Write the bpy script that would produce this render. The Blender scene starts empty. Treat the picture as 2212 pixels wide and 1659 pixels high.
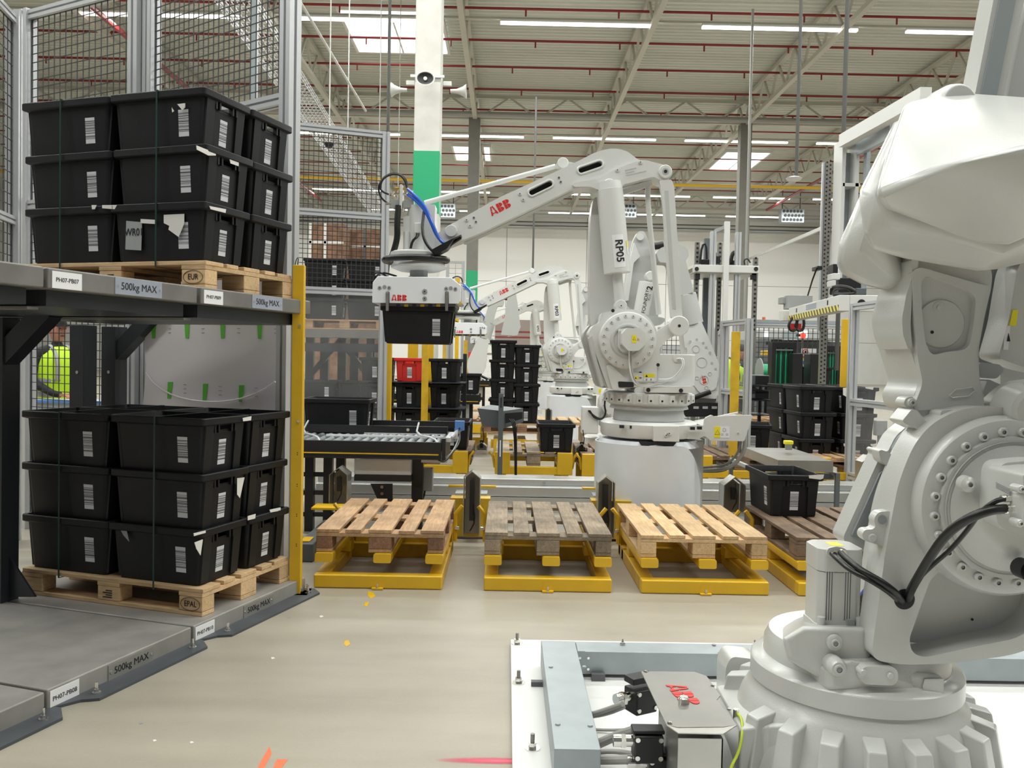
import bpy, bmesh, math, random
from mathutils import Vector, Matrix, geometry, noise
random.seed(7)
SC = bpy.context.scene
COL = SC.collection
PI = math.pi
def V(*a): return Vector(a)

# ------------------------------------------------------------------ camera
H = 1.45
F = 1866.0
_yw = Vector((-11, 55.5, -F)).normalized()
_r = math.radians(1.1)
_xw = Vector((math.cos(_r), -math.sin(_r), 0)); _xw = (_xw - _yw * _xw.dot(_yw)).normalized()
_zw = _xw.cross(_yw)
W2C = Matrix((( _xw.x, _yw.x, _zw.x), (_xw.y, _yw.y, _zw.y), (_xw.z, _yw.z, _zw.z)))   # world -> camera
C2W = W2C.transposed()
CAMPOS = Vector((0, 0, H))
cam = bpy.data.cameras.new('camera'); camo = bpy.data.objects.new('camera', cam); COL.objects.link(camo)
cam.sensor_fit = 'HORIZONTAL'; cam.sensor_width = 36; cam.lens = F / 2212 * 36
cam.clip_start = 0.05; cam.clip_end = 300
camo.matrix_world = Matrix.Translation(CAMPOS) @ C2W.to_4x4()
SC.camera = camo

# ------------------------------------------------------------------ world, exposure, hall lighting
w = bpy.data.worlds.new('world'); SC.world = w; w.use_nodes = True
bg = w.node_tree.nodes['Background']; bg.inputs[0].default_value = (.93, .97, 1, 1); bg.inputs[1].default_value = 0.2  # even fill light, added; enters where the hall is left open behind the camera
SC.view_settings.view_transform = 'Standard'; SC.view_settings.look = 'None'
SC.view_settings.gamma = 1; SC.view_settings.use_curve_mapping = False
SC.view_settings.exposure = -0.12
LIGHT_ROWS = [-0.5, 6.5, 13.5, 27.5, 41.5, 55.5]
for i, y in enumerate(LIGHT_ROWS):
    l = bpy.data.lights.new('hall_light_row', 'AREA'); l.shape = 'RECTANGLE'; l.size = 46; l.size_y = .35
    l.energy = 2550 if y < 20 else 4400; l.color = (.972, 1, .968)
    lo = bpy.data.objects.new('hall_light_row', l); COL.objects.link(lo); lo.location = (2, y, 11.78)

# ------------------------------------------------------------------ pixel -> place helpers (only arithmetic)
def ray(px, py): return C2W @ Vector((px - 1106, 829.5 - py, -F))
def P(px, py, y):
    d = ray(px, py); return CAMPOS + d * (y / d.y)
def G(px, py, z=0.0):
    d = ray(px, py); return CAMPOS + d * ((z - H) / d.z)

# ------------------------------------------------------------------ materials
M = {}
def mat(name, col, rough=.5, metal=0., bump=0., bscale=60., var=0., vscale=4., emit=0., alpha=1., coat=0., spec=.5):
    m = bpy.data.materials.new(name); m.use_nodes = True; nt = m.node_tree; b = nt.nodes['Principled BSDF']
    c = (*col, 1)
    b.inputs['Base Color'].default_value = c; b.inputs['Roughness'].default_value = rough
    b.inputs['Metallic'].default_value = metal; b.inputs['Specular IOR Level'].default_value = spec
    if coat: b.inputs['Coat Weight'].default_value = coat; b.inputs['Coat Roughness'].default_value = .2
    if emit: b.inputs['Emission Color'].default_value = c; b.inputs['Emission Strength'].default_value = emit
    if alpha < 1: b.inputs['Alpha'].default_value = alpha
    if bump or var:
        tc = nt.nodes.new('ShaderNodeTexCoord')
    if bump:
        n = nt.nodes.new('ShaderNodeTexNoise'); n.inputs['Scale'].default_value = bscale; n.inputs['Detail'].default_value = 3
        bp = nt.nodes.new('ShaderNodeBump'); bp.inputs['Strength'].default_value = bump; bp.inputs['Distance'].default_value = .01
        nt.links.new(tc.outputs['Object'], n.inputs['Vector']); nt.links.new(n.outputs[0], bp.inputs['Height']); nt.links.new(bp.outputs[0], b.inputs['Normal'])
    if var:
        n = nt.nodes.new('ShaderNodeTexNoise'); n.inputs['Scale'].default_value = vscale; n.inputs['Detail'].default_value = 5
        mp = nt.nodes.new('ShaderNodeMapRange'); mp.inputs['From Min'].default_value = .3; mp.inputs['From Max'].default_value = .7
        mp.inputs['To Min'].default_value = 1 - var; mp.inputs['To Max'].default_value = 1 + var
        mx = nt.nodes.new('ShaderNodeMix'); mx.data_type = 'RGBA'; mx.blend_type = 'MULTIPLY'; mx.inputs[0].default_value = 1
        mx.inputs[6].default_value = c
        nt.links.new(tc.outputs['Object'], n.inputs['Vector']); nt.links.new(n.outputs[0], mp.inputs[0]); nt.links.new(mp.outputs[0], mx.inputs[7]); nt.links.new(mx.outputs[2], b.inputs['Base Color'])
    M[name] = m; return m
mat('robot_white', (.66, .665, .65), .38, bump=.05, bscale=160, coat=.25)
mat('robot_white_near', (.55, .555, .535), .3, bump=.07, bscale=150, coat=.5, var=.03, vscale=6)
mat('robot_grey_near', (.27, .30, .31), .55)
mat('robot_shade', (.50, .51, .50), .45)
mat('white_paint', (.68, .68, .665), .4)
mat('gripper_white', (.80, .82, .86), .38)
mat('pedestal', (.70, .725, .76), .42, var=.04)
mat('rod_grey', (.42, .43, .43), .35)
mat('crate_black', (.0065, .007, .0085), .5, bump=.1, bscale=250, var=.25, vscale=7, spec=.32)
mat('crate_rim', (.008, .0085, .010), .45, spec=.35)
mat('crate_red', (.55, .02, .015), .45)
mat('black_plastic', (.012, .012, .013), .4)
mat('black_metal', (.013, .013, .014), .38, metal=.0)
mat('rubber', (.008, .008, .008), .35)
mat('hose_blue', (.01, .10, .55), .25, coat=.5)
mat('alu', (.56, .57, .59), .38, metal=.4)
mat('alu_dark', (.12, .12, .13), .5, metal=.3)
mat('steel', (.50, .49, .46), .3, metal=.85, bump=.03, var=.08)
mat('steel_dull', (.30, .29, .27), .4, metal=.7, var=.15, vscale=3)
mat('galv', (.36, .40, .42), .42, metal=.35, var=.06, vscale=10)
mat('galv_light', (.55, .55, .54), .35, metal=.5, var=.06)
mat('chrome', (.8, .78, .74), .15, metal=1.)
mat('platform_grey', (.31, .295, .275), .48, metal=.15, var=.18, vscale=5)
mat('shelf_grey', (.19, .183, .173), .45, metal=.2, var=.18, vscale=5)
mat('rack_dark', (.022, .025, .030), .4, metal=.1, var=.15)
mat('flange_grey', (.075, .085, .095), .5, metal=.2, var=.15)
mat('yellow', (.70, .42, .015), .35, var=.07, vscale=5)
mat('yellow_dirty', (.60, .37, .02), .42, var=.16, vscale=8)
mat('yellow_label', (.85, .74, .02), .4)
mat('label_white', (.80, .80, .82), .45)
mat('plate_sign', (.42, .46, .55), .25, metal=.4)
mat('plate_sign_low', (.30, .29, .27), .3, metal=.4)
mat('ink', (.01, .01, .012), .5)
mat('ink_red', (.62, .02, .015), .45)
mat('ink_grey', (.30, .30, .30), .5)
mat('green_paint', (.015, .36, .16), .5)
mat('col_white', (.62, .61, .57), .7, var=.08, vscale=3)
mat('col_grey', (.21, .205, .185), .8, var=.06)
mat('roof', (.60, .615, .56), .6)
mat('truss', (.50, .49, .43), .55)
mat('truss_grey', (.28, .285, .26), .55)
mat('pipe_red', (.22, .015, .015), .4)
mat('pipe_yellow', (.55, .34, .03), .4)
mat('pipe_grey', (.35, .35, .33), .5, metal=.3)
mat('pole_dark', (.09, .09, .085), .5, metal=.2)
mat('wall_white', (.74, .73, .70), .6)
mat('wall_dark', (.25, .20, .18), .6)
mat('wire', (.035, .038, .04), .5)
mat('wire_white', (.6, .6, .6), .5)
mat('tray_wire', (.5, .5, .5), .4, metal=.5)
mat('brass', (.55, .38, .12), .3, metal=.9)
mat('cable_grey', (.34, .33, .31), .5)
mat('cable_yellow', (.50, .60, .03), .4)
mat('film', (.74, .71, .74), .3, coat=.3)
mat('film_green', (.12, .52, .05), .5)
mat('hivis', (.55, .85, .02), .6, emit=0)
mat('hivis_stripe', (.33, .33, .33), .4)
mat('cloth_black', (.012, .012, .015), .8)
mat('skin', (.50, .22, .15), .6)
mat('strap', (.008, .04, .03), .35)
mat('tape_white', (.70, .68, .64), .6)
mat('tape_orange', (.78, .16, .07), .6)
mat('hood_grey', (.10, .115, .125), .45)
mat('rack_box_grey', (.33, .34, .34), .45)
mat('switch_blue', (.1, .25, .6), .4)
mat('chip', (.55, .50, .42), .8)
mat('led', (1, .97, .90), emit=9.)
mat('led_cream', (1, .95, .80), emit=1.6)
mat('red_lamp', (1, .02, .01), emit=6.)
mat('skylight', (.95, .98, 1), emit=3.0)
mat('window_glow', (.95, .98, 1), emit=1.0)
def glass(name, col, a):
    m = bpy.data.materials.new(name); m.use_nodes = True; nt = m.node_tree; nt.nodes.clear()
    o = nt.nodes.new('ShaderNodeOutputMaterial'); t = nt.nodes.new('ShaderNodeBsdfTransparent'); g = nt.nodes.new('ShaderNodeBsdfPrincipled')
    g.inputs['Base Color'].default_value = (*col, 1); g.inputs['Roughness'].default_value = .12
    n = nt.nodes.new('ShaderNodeTexNoise'); n.inputs['Scale'].default_value = 5; n.inputs['Detail'].default_value = 4
    tc = nt.nodes.new('ShaderNodeTexCoord'); nt.links.new(tc.outputs['Object'], n.inputs['Vector'])
    mp = nt.nodes.new('ShaderNodeMapRange'); mp.inputs['To Min'].default_value = a * .4; mp.inputs['To Max'].default_value = a * 1.6
    nt.links.new(n.outputs[0], mp.inputs[0])
    x = nt.nodes.new('ShaderNodeMixShader'); nt.links.new(mp.outputs[0], x.inputs[0]); nt.links.new(t.outputs[0], x.inputs[1]); nt.links.new(g.outputs[0], x.inputs[2]); nt.links.new(x.outputs[0], o.inputs[0])
    M[name] = m
glass('plexi', (.55, .57, .58), .07); glass('plexi_scratched', (.5, .5, .5), .12)

def barcode_mat():
    m = bpy.data.materials.new('barcode'); m.use_nodes = True; nt = m.node_tree; b = nt.nodes['Principled BSDF']; b.inputs['Roughness'].default_value = .4
    tc = nt.nodes.new('ShaderNodeTexCoord'); sp = nt.nodes.new('ShaderNodeSeparateXYZ'); nt.links.new(tc.outputs['Generated'], sp.inputs[0])
    oi = nt.nodes.new('ShaderNodeObjectInfo')
    n = nt.nodes.new('ShaderNodeTexNoise'); n.noise_dimensions = '1D'; n.inputs['Scale'].default_value = 26; n.inputs['Detail'].default_value = 1.5
    ad = nt.nodes.new('ShaderNodeMath'); ad.operation = 'MULTIPLY_ADD'; ad.inputs[1].default_value = 9; nt.links.new(oi.outputs['Random'], ad.inputs[0]); nt.links.new(sp.outputs[2], ad.inputs[2])
    nt.links.new(ad.outputs[0], n.inputs['W'])
    gt = nt.nodes.new('ShaderNodeMath'); gt.operation = 'GREATER_THAN'; gt.inputs[1].default_value = .49; nt.links.new(n.outputs[0], gt.inputs[0])
    a = nt.nodes.new('ShaderNodeMath'); a.operation = 'COMPARE'; a.inputs[1].default_value = .53; a.inputs[2].default_value = .36; nt.links.new(sp.outputs[2], a.inputs[0])
    mu = nt.nodes.new('ShaderNodeMath'); mu.operation = 'MULTIPLY'; nt.links.new(gt.outputs[0], mu.inputs[0]); nt.links.new(a.outputs[0], mu.inputs[1])
    mx = nt.nodes.new('ShaderNodeMix'); mx.data_type = 'RGBA'; mx.inputs[6].default_value = (.62, .63, .66, 1); mx.inputs[7].default_value = (.10, .10, .11, 1)
    nt.links.new(mu.outputs[0], mx.inputs[0]); nt.links.new(mx.outputs[2], b.inputs['Base Color']); M['barcode'] = m
barcode_mat()
def stripe_mat():
    m = bpy.data.materials.new('hazard'); m.use_nodes = True; nt = m.node_tree; b = nt.nodes['Principled BSDF']
    tc = nt.nodes.new('ShaderNodeTexCoord'); sp = nt.nodes.new('ShaderNodeSeparateXYZ'); nt.links.new(tc.outputs['Object'], sp.inputs[0])
    s = nt.nodes.new('ShaderNodeMath'); s.operation = 'SUBTRACT'; nt.links.new(sp.outputs[0], s.inputs[0]); nt.links.new(sp.outputs[2], s.inputs[1])
    mm = nt.nodes.new('ShaderNodeMath'); mm.operation = 'PINGPONG'; mm.inputs[1].default_value = .07; nt.links.new(s.outputs[0], mm.inputs[0])
    gt = nt.nodes.new('ShaderNodeMath'); gt.operation = 'GREATER_THAN'; gt.inputs[1].default_value = .035; nt.links.new(mm.outputs[0], gt.inputs[0])
    mx = nt.nodes.new('ShaderNodeMix'); mx.data_type = 'RGBA'; mx.inputs[6].default_value = (.80, .70, .15, 1); mx.inputs[7].default_value = (.10, .09, .03, 1)
    nt.links.new(gt.outputs[0], mx.inputs[0]); nt.links.new(mx.outputs[2], b.inputs['Base Color']); M['hazard'] = m
stripe_mat()
def wood(name, c1, c2, dirt=.3):
    m = bpy.data.materials.new(name); m.use_nodes = True; nt = m.node_tree; b = nt.nodes['Principled BSDF']; b.inputs['Roughness'].default_value = .75
    tc = nt.nodes.new('ShaderNodeTexCoord'); mp = nt.nodes.new('ShaderNodeMapping'); mp.inputs['Scale'].default_value = (1.2, 14, 14)
    nt.links.new(tc.outputs['Object'], mp.inputs[0])
    n = nt.nodes.new('ShaderNodeTexNoise'); n.inputs['Scale'].default_value = 4; n.inputs['Detail'].default_value = 6; n.inputs['Distortion'].default_value = 1.2; nt.links.new(mp.outputs[0], n.inputs['Vector'])
    r = nt.nodes.new('ShaderNodeValToRGB'); r.color_ramp.elements[0].position = .3; r.color_ramp.elements[1].position = .7
    r.color_ramp.elements[0].color = (*c2, 1); r.color_ramp.elements[1].color = (*c1, 1); nt.links.new(n.outputs[0], r.inputs[0])
    n2 = nt.nodes.new('ShaderNodeTexNoise'); n2.inputs['Scale'].default_value = 5; n2.inputs['Detail'].default_value = 4; nt.links.new(tc.outputs['Object'], n2.inputs['Vector'])
    mr = nt.nodes.new('ShaderNodeMapRange'); mr.inputs['From Min'].default_value = .35; mr.inputs['From Max'].default_value = .65; mr.inputs['To Min'].default_value = 1 - dirt; mr.inputs['To Max'].default_value = 1.08
    nt.links.new(n2.outputs[0], mr.inputs[0])
    oi = nt.nodes.new('ShaderNodeObjectInfo'); m3 = nt.nodes.new('ShaderNodeMath'); m3.operation = 'MULTIPLY_ADD'; m3.inputs[1].default_value = .28; m3.inputs[2].default_value = .86
    nt.links.new(oi.outputs['Random'], m3.inputs[0]); m4 = nt.nodes.new('ShaderNodeMath'); m4.operation = 'MULTIPLY'; nt.links.new(m3.outputs[0], m4.inputs[0]); nt.links.new(mr.outputs[0], m4.inputs[1])
    mx = nt.nodes.new('ShaderNodeMix'); mx.data_type = 'RGBA'; mx.blend_type = 'MULTIPLY'; mx.inputs[0].default_value = 1
    nt.links.new(r.outputs[0], mx.inputs[6]); nt.links.new(m4.outputs[0], mx.inputs[7]); nt.links.new(mx.outputs[2], b.inputs['Base Color'])
    bp = nt.nodes.new('ShaderNodeBump'); bp.inputs['Strength'].default_value = .25; bp.inputs['Distance'].default_value = .004; nt.links.new(n.outputs[0], bp.inputs['Height']); nt.links.new(bp.outputs[0], b.inputs['Normal'])
    M[name] = m
wood('wood_new', (.66, .47, .27), (.50, .32, .16), .15)
wood('wood_tan', (.52, .34, .19), (.36, .21, .11), .25)
wood('wood_grey', (.36, .28, .20), (.22, .17, .12), .4)
wood('wood_dark', (.24, .16, .10), (.14, .09, .06), .4)
wood('block_brown', (.36, .20, .12), (.22, .11, .06), .4)

def floor_mat():
    m = bpy.data.materials.new('concrete'); m.use_nodes = True; nt = m.node_tree; b = nt.nodes['Principled BSDF']; b.inputs['Roughness'].default_value = .42
    tc = nt.nodes.new('ShaderNodeTexCoord')
    n = nt.nodes.new('ShaderNodeTexNoise'); n.inputs['Scale'].default_value = 1.6; n.inputs['Detail'].default_value = 6; n.inputs['Roughness'].default_value = .6; nt.links.new(tc.outputs['Object'], n.inputs['Vector'])
    n2 = nt.nodes.new('ShaderNodeTexNoise'); n2.inputs['Scale'].default_value = 90; n2.inputs['Detail'].default_value = 3; nt.links.new(tc.outputs['Object'], n2.inputs['Vector'])
    mp = nt.nodes.new('ShaderNodeMapping'); mp.inputs['Scale'].default_value = (.35, 2.2, 1); nt.links.new(tc.outputs['Object'], mp.inputs[0])
    n3 = nt.nodes.new('ShaderNodeTexNoise'); n3.inputs['Scale'].default_value = 2; n3.inputs['Detail'].default_value = 3; nt.links.new(mp.outputs[0], n3.inputs['Vector'])
    a = nt.nodes.new('ShaderNodeMath'); a.operation = 'ADD'; nt.links.new(n.outputs[0], a.inputs[0]); nt.links.new(n3.outputs[0], a.inputs[1])
    a2 = nt.nodes.new('ShaderNodeMath'); a2.operation = 'MULTIPLY_ADD'; a2.inputs[1].default_value = .3; nt.links.new(n2.outputs[0], a2.inputs[0]); nt.links.new(a.outputs[0], a2.inputs[2])
    r = nt.nodes.new('ShaderNodeValToRGB'); r.color_ramp.elements[0].position = .85; r.color_ramp.elements[1].position = 1.4
    mr = nt.nodes.new('ShaderNodeMapRange'); mr.inputs['From Min'].default_value = .85; mr.inputs['From Max'].default_value = 1.4; nt.links.new(a2.outputs[0], mr.inputs[0])
    r.color_ramp.elements[0].position = 0; r.color_ramp.elements[1].position = 1
    r.color_ramp.elements[0].color = (.30, .268, .215, 1); r.color_ramp.elements[1].color = (.385, .35, .285, 1)
    nt.links.new(mr.outputs[0], r.inputs[0]); nt.links.new(r.outputs[0], b.inputs['Base Color'])
    M['concrete'] = m
floor_mat()

# ------------------------------------------------------------------ mesh building
INV = {}
def T(name, label, cat, loc=(0, 0, 0), rotz=0., group=None, rot=None):
    o = bpy.data.objects.new(name, None); COL.objects.link(o); o.empty_display_size = .1
    e = rot if rot else (0, 0, rotz)
    o.location = loc; o.rotation_euler = e
    from mathutils import Euler
    INV[o.name] = (Matrix.Translation(Vector(loc)) @ Euler(e).to_matrix().to_4x4()).inverted()
    o['label'] = label; o['category'] = cat
    if group: o['group'] = group
    return o
def tag(o, label, cat, group=None, kind=None):
    o['label'] = label; o['category'] = cat
    if group: o['group'] = group
    if kind: o['kind'] = kind
    return o
class MB:
    def __init__(s): s.v = []; s.f = []
    def add(s, vs, fs):
        k = len(s.v); s.v += [Vector(x) for x in vs]; s.f += [tuple(i + k for i in f) for f in fs]; return s
    def box(s, a, b, m=None):
        x0, y0, z0 = a; x1, y1, z1 = b
        vs = [V(x, y, z) for z in (z0, z1) for y in (y0, y1) for x in (x0, x1)]
        if m: vs = [m @ v for v in vs]
        return s.add(vs, [(0, 2, 3, 1), (4, 5, 7, 6), (0, 1, 5, 4), (2, 6, 7, 3), (0, 4, 6, 2), (1, 3, 7, 5)])
    def sweep(s, poly, p0, p1, up=(0, 0, 1), cap=True):
        p0 = Vector(p0); p1 = Vector(p1); d = (p1 - p0).normalized(); up = Vector(up)
        if abs(d.dot(up)) > .99: up = V(0, 1, 0)
        sx = d.cross(up).normalized(); uy = sx.cross(d)
        n = len(poly); vs = [p + sx * a + uy * b for p in (p0, p1) for a, b in poly]
        fs = [(i, (i + 1) % n, n + (i + 1) % n, n + i) for i in range(n)]
        if cap: fs += [tuple(range(n))[::-1], tuple(range(n, 2 * n))]
        return s.add(vs, fs)
    def bar(s, p0, p1, w, h=None, up=(0, 0, 1)):
        h = h or w; return s.sweep([(-w / 2, -h / 2), (w / 2, -h / 2), (w / 2, h / 2), (-w / 2, h / 2)], p0, p1, up)
    def cyl(s, p0, p1, r, r2=None, n=16, cap=True):
        p0 = Vector(p0); p1 = Vector(p1); r2 = r if r2 is None else r2; d = (p1 - p0).normalized()
        u = d.orthogonal().normalized(); v = d.cross(u)
        vs = [p + (u * math.cos(2 * PI * i / n) + v * math.sin(2 * PI * i / n)) * q for p, q in ((p0, r), (p1, r2)) for i in range(n)]
        fs = [(i, (i + 1) % n, n + (i + 1) % n, n + i) for i in range(n)]
        if cap: fs += [tuple(range(n))[::-1], tuple(range(n, 2 * n))]
        return s.add(vs, fs)
    def lathe(s, prof, org=(0, 0, 0), axis='Z', n=40, sx=1., sy=1.):
        org = Vector(org); k = len(prof); vs = []
        for i in range(n):
            a = 2 * PI * i / n
            for r, z in prof:
                c, d = math.cos(a) * r * sx, math.sin(a) * r * sy
                vs.append(org + (V(c, d, z) if axis == 'Z' else V(c, z, d)))
        fs = []
        for i in range(n):
            j = (i + 1) % n
            for q in range(k - 1):
                f = (i * k + q, j * k + q, j * k + q + 1, i * k + q + 1)
                fs.append(f if axis == 'Z' else f[::-1])
        return s.add(vs, fs)
    def tube(s, pts, r, n=8, smooth=0):
        pts = [Vector(p) for p in pts]
        for _ in range(smooth):
            q = [pts[0]]
            for a, b in zip(pts, pts[1:]): q += [a * .75 + b * .25, a * .25 + b * .75]
            q.append(pts[-1]); pts = q
        vs = []; u = None; k = len(pts)
        for i, p in enumerate(pts):
            d = (pts[min(i + 1, k - 1)] - pts[max(i - 1, 0)]).normalized()
            u = d.orthogonal().normalized() if u is None else (u - d * u.dot(d)).normalized()
            v = d.cross(u)
            vs += [p + (u * math.cos(2 * PI * j / n) + v * math.sin(2 * PI * j / n)) * r for j in range(n)]
        fs = [(i * n + j, i * n + (j + 1) % n, (i + 1) * n + (j + 1) % n, (i + 1) * n + j) for i in range(k - 1) for j in range(n)]
        fs += [tuple(range(n))[::-1], tuple(range((k - 1) * n, k * n))]
        return s.add(vs, fs)
    def prism(s, poly, y0, y1, holes=(), m=None):
        """outline in the XZ plane (x, z) extruded from y0 to y1, with true holes"""
        loops = [list(poly)] + [list(h) for h in holes]
        tris = geometry.tessellate_polygon([[V(x, z, 0) for x, z in l] for l in loops])
        flat = [p for l in loops for p in l]; n = len(flat)
        vs = [V(x, y, z) for y in (y0, y1) for x, z in flat]
        if m: vs = [m @ v for v in vs]
        fs = [tuple(t) for t in tris] + [tuple(i + n for i in t[::-1]) for t in tris]
        k = 0
        for l in loops:
            q = len(l); fs += [(k + i, k + (i + 1) % q, n + k + (i + 1) % q, n + k + i) for i in range(q)]; k += q
        return s.add(vs, fs)
    def build(s, name, material, parent=None, bevel=0., seg=2, smooth=True, label=None, kind=None, world=True, origin=None):
        vs = s.v
        if parent is not None and world and parent.name in INV: vs = [INV[parent.name] @ v for v in vs]
        org = Vector((0, 0, 0))
        if parent is None and vs:
            org = Vector(origin) if origin else V(sum(v.x for v in vs) / len(vs), sum(v.y for v in vs) / len(vs), min(v.z for v in vs))
            vs = [v - org for v in vs]
        me = bpy.data.meshes.new(name); me.from_pydata(vs, [], s.f)
        bm = bmesh.new(); bm.from_mesh(me); bmesh.ops.remove_doubles(bm, verts=bm.verts, dist=1e-5); bmesh.ops.recalc_face_normals(bm, faces=bm.faces)
        bm.to_mesh(me); bm.free()
        if smooth: me.shade_smooth(); me.set_sharp_from_angle(angle=.62)
        me.materials.append(M[material] if isinstance(material, str) else material)
        o = bpy.data.objects.new(name, me); COL.objects.link(o)
        if parent is not None:
            o.parent = parent
            if parent.name in INV: INV[o.name] = INV[parent.name]
        else: o.location = org; INV[o.name] = Matrix.Translation(-org)
        if bevel:
            b = o.modifiers.new('bevel', 'BEVEL'); b.width = bevel; b.segments = seg; b.limit_method = 'ANGLE'; b.angle_limit = .6
            b.use_clamp_overlap = True
            try: b.harden_normals = True
            except Exception: pass
        if label: o['label'] = label
        if kind: o['kind'] = kind
        return o
def copy_tree(o, parent=None):
    c = o.copy(); COL.objects.link(c); c.parent = parent
    for ch in list(o.children): copy_tree(ch, c)
    return c
def place(proto, loc, rotz=0., label=None, group=None, rot=None, scale=None):
    first = not proto.get('_used', False)
    if first: o = proto; USED.append(o); o['_used'] = True
    else: o = copy_tree(proto)
    o.location = loc; o.rotation_euler = rot if rot else (0, 0, rotz)
    if scale: o.scale = (scale,) * 3
    if label: o['label'] = label
    if group: o['group'] = group
    if '_used' in o and o is not proto: del o['_used']
    return o
USED = []
def rpoly(pts, r, n=5):
    """round the corners of a 2-D outline; r one radius or per-point third value"""
    out = []; k = len(pts)
    for i in range(k):
        p = Vector(pts[i][:2]); a = Vector(pts[i - 1][:2]); b = Vector(pts[(i + 1) % k][:2])
        rr = pts[i][2] if len(pts[i]) > 2 else r
        da = (a - p); db = (b - p); la, lb = da.length, db.length
        rr = min(rr, la * .48, lb * .48)
        s0 = p + da.normalized() * rr; s1 = p + db.normalized() * rr
        for j in range(n + 1):
            t = j / n; q = s0 * (1 - t) ** 2 + p * 2 * t * (1 - t) + s1 * t * t; out.append((q.x, q.y))
    return out
def circ(cx, cz, r, n=32, a0=0., a1=None):
    if a1 is None: return [(cx + r * math.cos(2 * PI * i / n), cz + r * math.sin(2 * PI * i / n)) for i in range(n)]
    return [(cx + r * math.cos(a0 + (a1 - a0) * i / n), cz + r * math.sin(a0 + (a1 - a0) * i / n)) for i in range(n + 1)]
def text(s, size, mtx, material, parent, name='lettering', bold=0., depth=.0006, sx=1., align='CENTER', label=None):
    """flat print: built-in font turned into a thin mesh, laid on a surface by mtx (x right, y up, z out)"""
    c = bpy.data.curves.new('t', 'FONT'); c.body = s; c.size = size; c.align_x = align; c.align_y = 'CENTER'; c.extrude = depth; c.offset = bold; c.resolution_u = 3
    o = bpy.data.objects.new('t', c); COL.objects.link(o)
    me = bpy.data.meshes.new_from_object(o); bpy.data.objects.remove(o); bpy.data.curves.remove(c)
    q = mtx @ Matrix.Diagonal((sx, 1, 1, 1))
    if parent is not None and parent.name in INV: q = INV[parent.name] @ q
    me.transform(q); me.materials.clear(); me.materials.append(M[material]); me.name = name
    ob = bpy.data.objects.new(name, me); COL.objects.link(ob); ob.parent = parent
    if label: ob['label'] = label
    return ob
def frame_mtx(org, x, up):
    x = Vector(x).normalized(); up = Vector(up); z = x.cross(up).normalized(); y = z.cross(x)
    m = Matrix.Identity(4)
    for i in range(3): m[i][0] = x[i]; m[i][1] = y[i]; m[i][2] = z[i]; m[i][3] = org[i]
    return m
def logo(center, hgt, x, up, parent, material='ink_red', name='logo'):
    """three heavy letters cut by a thin cross gap, like the red mark on the robots"""
    m = frame_mtx(center, x, up); mb = MB(); g = .035 * hgt; t = .0008
    def quad(ps): mb.prism([(a, b) for a, b in ps], -t, t)
    def pc(ox, pts, w):   # one letter in a unit box, cut in four by the gaps
        pass
    S = hgt
    def put(poly):
        k = len(poly); vs = [m @ V(a * S, b * S, z) for z in (-t, t) for a, b in poly]
        mb.add(vs, [tuple(range(k))[::-1], tuple(range(k, 2 * k))] + [(i, (i + 1) % k, k + (i + 1) % k, k + i) for i in range(k)])
    # A
    for sgn in (-1, 1):
        f = lambda a, b: (-.98 + sgn * a, b)
        put([f(.43, -.5), f(.22, -.5), f(.19, -.36), f(.02, -.36), f(.02, -.24), f(.16, -.24), f(.135, -.02), f(.30, -.02)][::sgn])
        put([f(.29, .02), f(.125, .02), f(.06, .30), f(.02, .38), f(.02, .5), f(.16, .5)][::sgn])
    for ox in (-.45, .38):
        for lo in (0, 1):
            b0, b1 = (-.5, -.02) if lo == 0 else (.02, .5)
            put([(ox, b0), (ox + .31, b0), (ox + .31, b1), (ox, b1)])
            c = (b0 + b1) / 2; arc = [(ox + .35 + .36 * math.cos(a), c + .24 * math.sin(a)) for a in [(-PI / 2 + PI * i / 8) for i in range(9)]]
            put([(ox + .35, b0)] + arc[1:-1] + [(ox + .35, b1)])
    return mb.build(name, material, parent, smooth=False)
# ================================================================== SETTING
def struct(o, label=None):
    o['kind'] = 'structure'
    if label: o['label'] = label
    return o
struct(MB().box((-42, -12, -.2), (42, 65.3, 0)).build('floor', 'concrete', smooth=False), 'grey-beige polished concrete factory floor')
# roof: trapezoid sheet, ribs run across the hall
YR0, YR1 = -11.8, 65
mb = MB(); y = YR0; prof = []
while y < YR1:
    prof += [(y, 13.38), (y + .17, 13.38), (y + .20, 13.32), (y + .27, 13.32)]; y += .30
prof.append((y, 13.38)); k = len(prof)
vs = [V(x, a, b) for x in (-42, 42) for a, b in prof]
mb.add(vs, [(i, i + 1, k + i + 1, k + i) for i in range(k - 1)])
ceil = struct(mb.build('ceiling', 'roof', smooth=False), 'pale ribbed metal roof sheet high above the hall')
# walls with panels
def wall(name, p0, p1, z1, label, step=6.0, bands=((0, 3.1), (3.13, 7.2), (7.23, 13.4)), material='wall_white'):
    p0 = Vector(p0); p1 = Vector(p1); d = (p1 - p0); L = d.length; d.normalize(); nrm = V(-d.y, d.x, 0)
    wbk = struct(MB().box((0, 0, 0), (L, .2, z1), Matrix.Translation(p0) @ Matrix.Rotation(math.atan2(d.y, d.x), 4, 'Z')).build(name, 'ink_grey', smooth=False), label)
    mtx = Matrix.Translation(p0) @ Matrix.Rotation(math.atan2(d.y, d.x), 4, 'Z'); x = 0
    while x < L - .1:
        x2 = min(x + step - .04, L)
        for a, b in bands: MB().box((x, -.06, a), (x2, 0, b), mtx).build('panel', material, wbk, smooth=False)
        x += step
    return wbk
wall('wall_back', (-42.15, 65, 0), (42, 65, 0), 13.4, 'white panelled rear wall of the hall')
wall('wall_left', (-42, -12, 0), (-42, 65, 0), 13.4, 'white panelled left wall of the hall')
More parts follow.
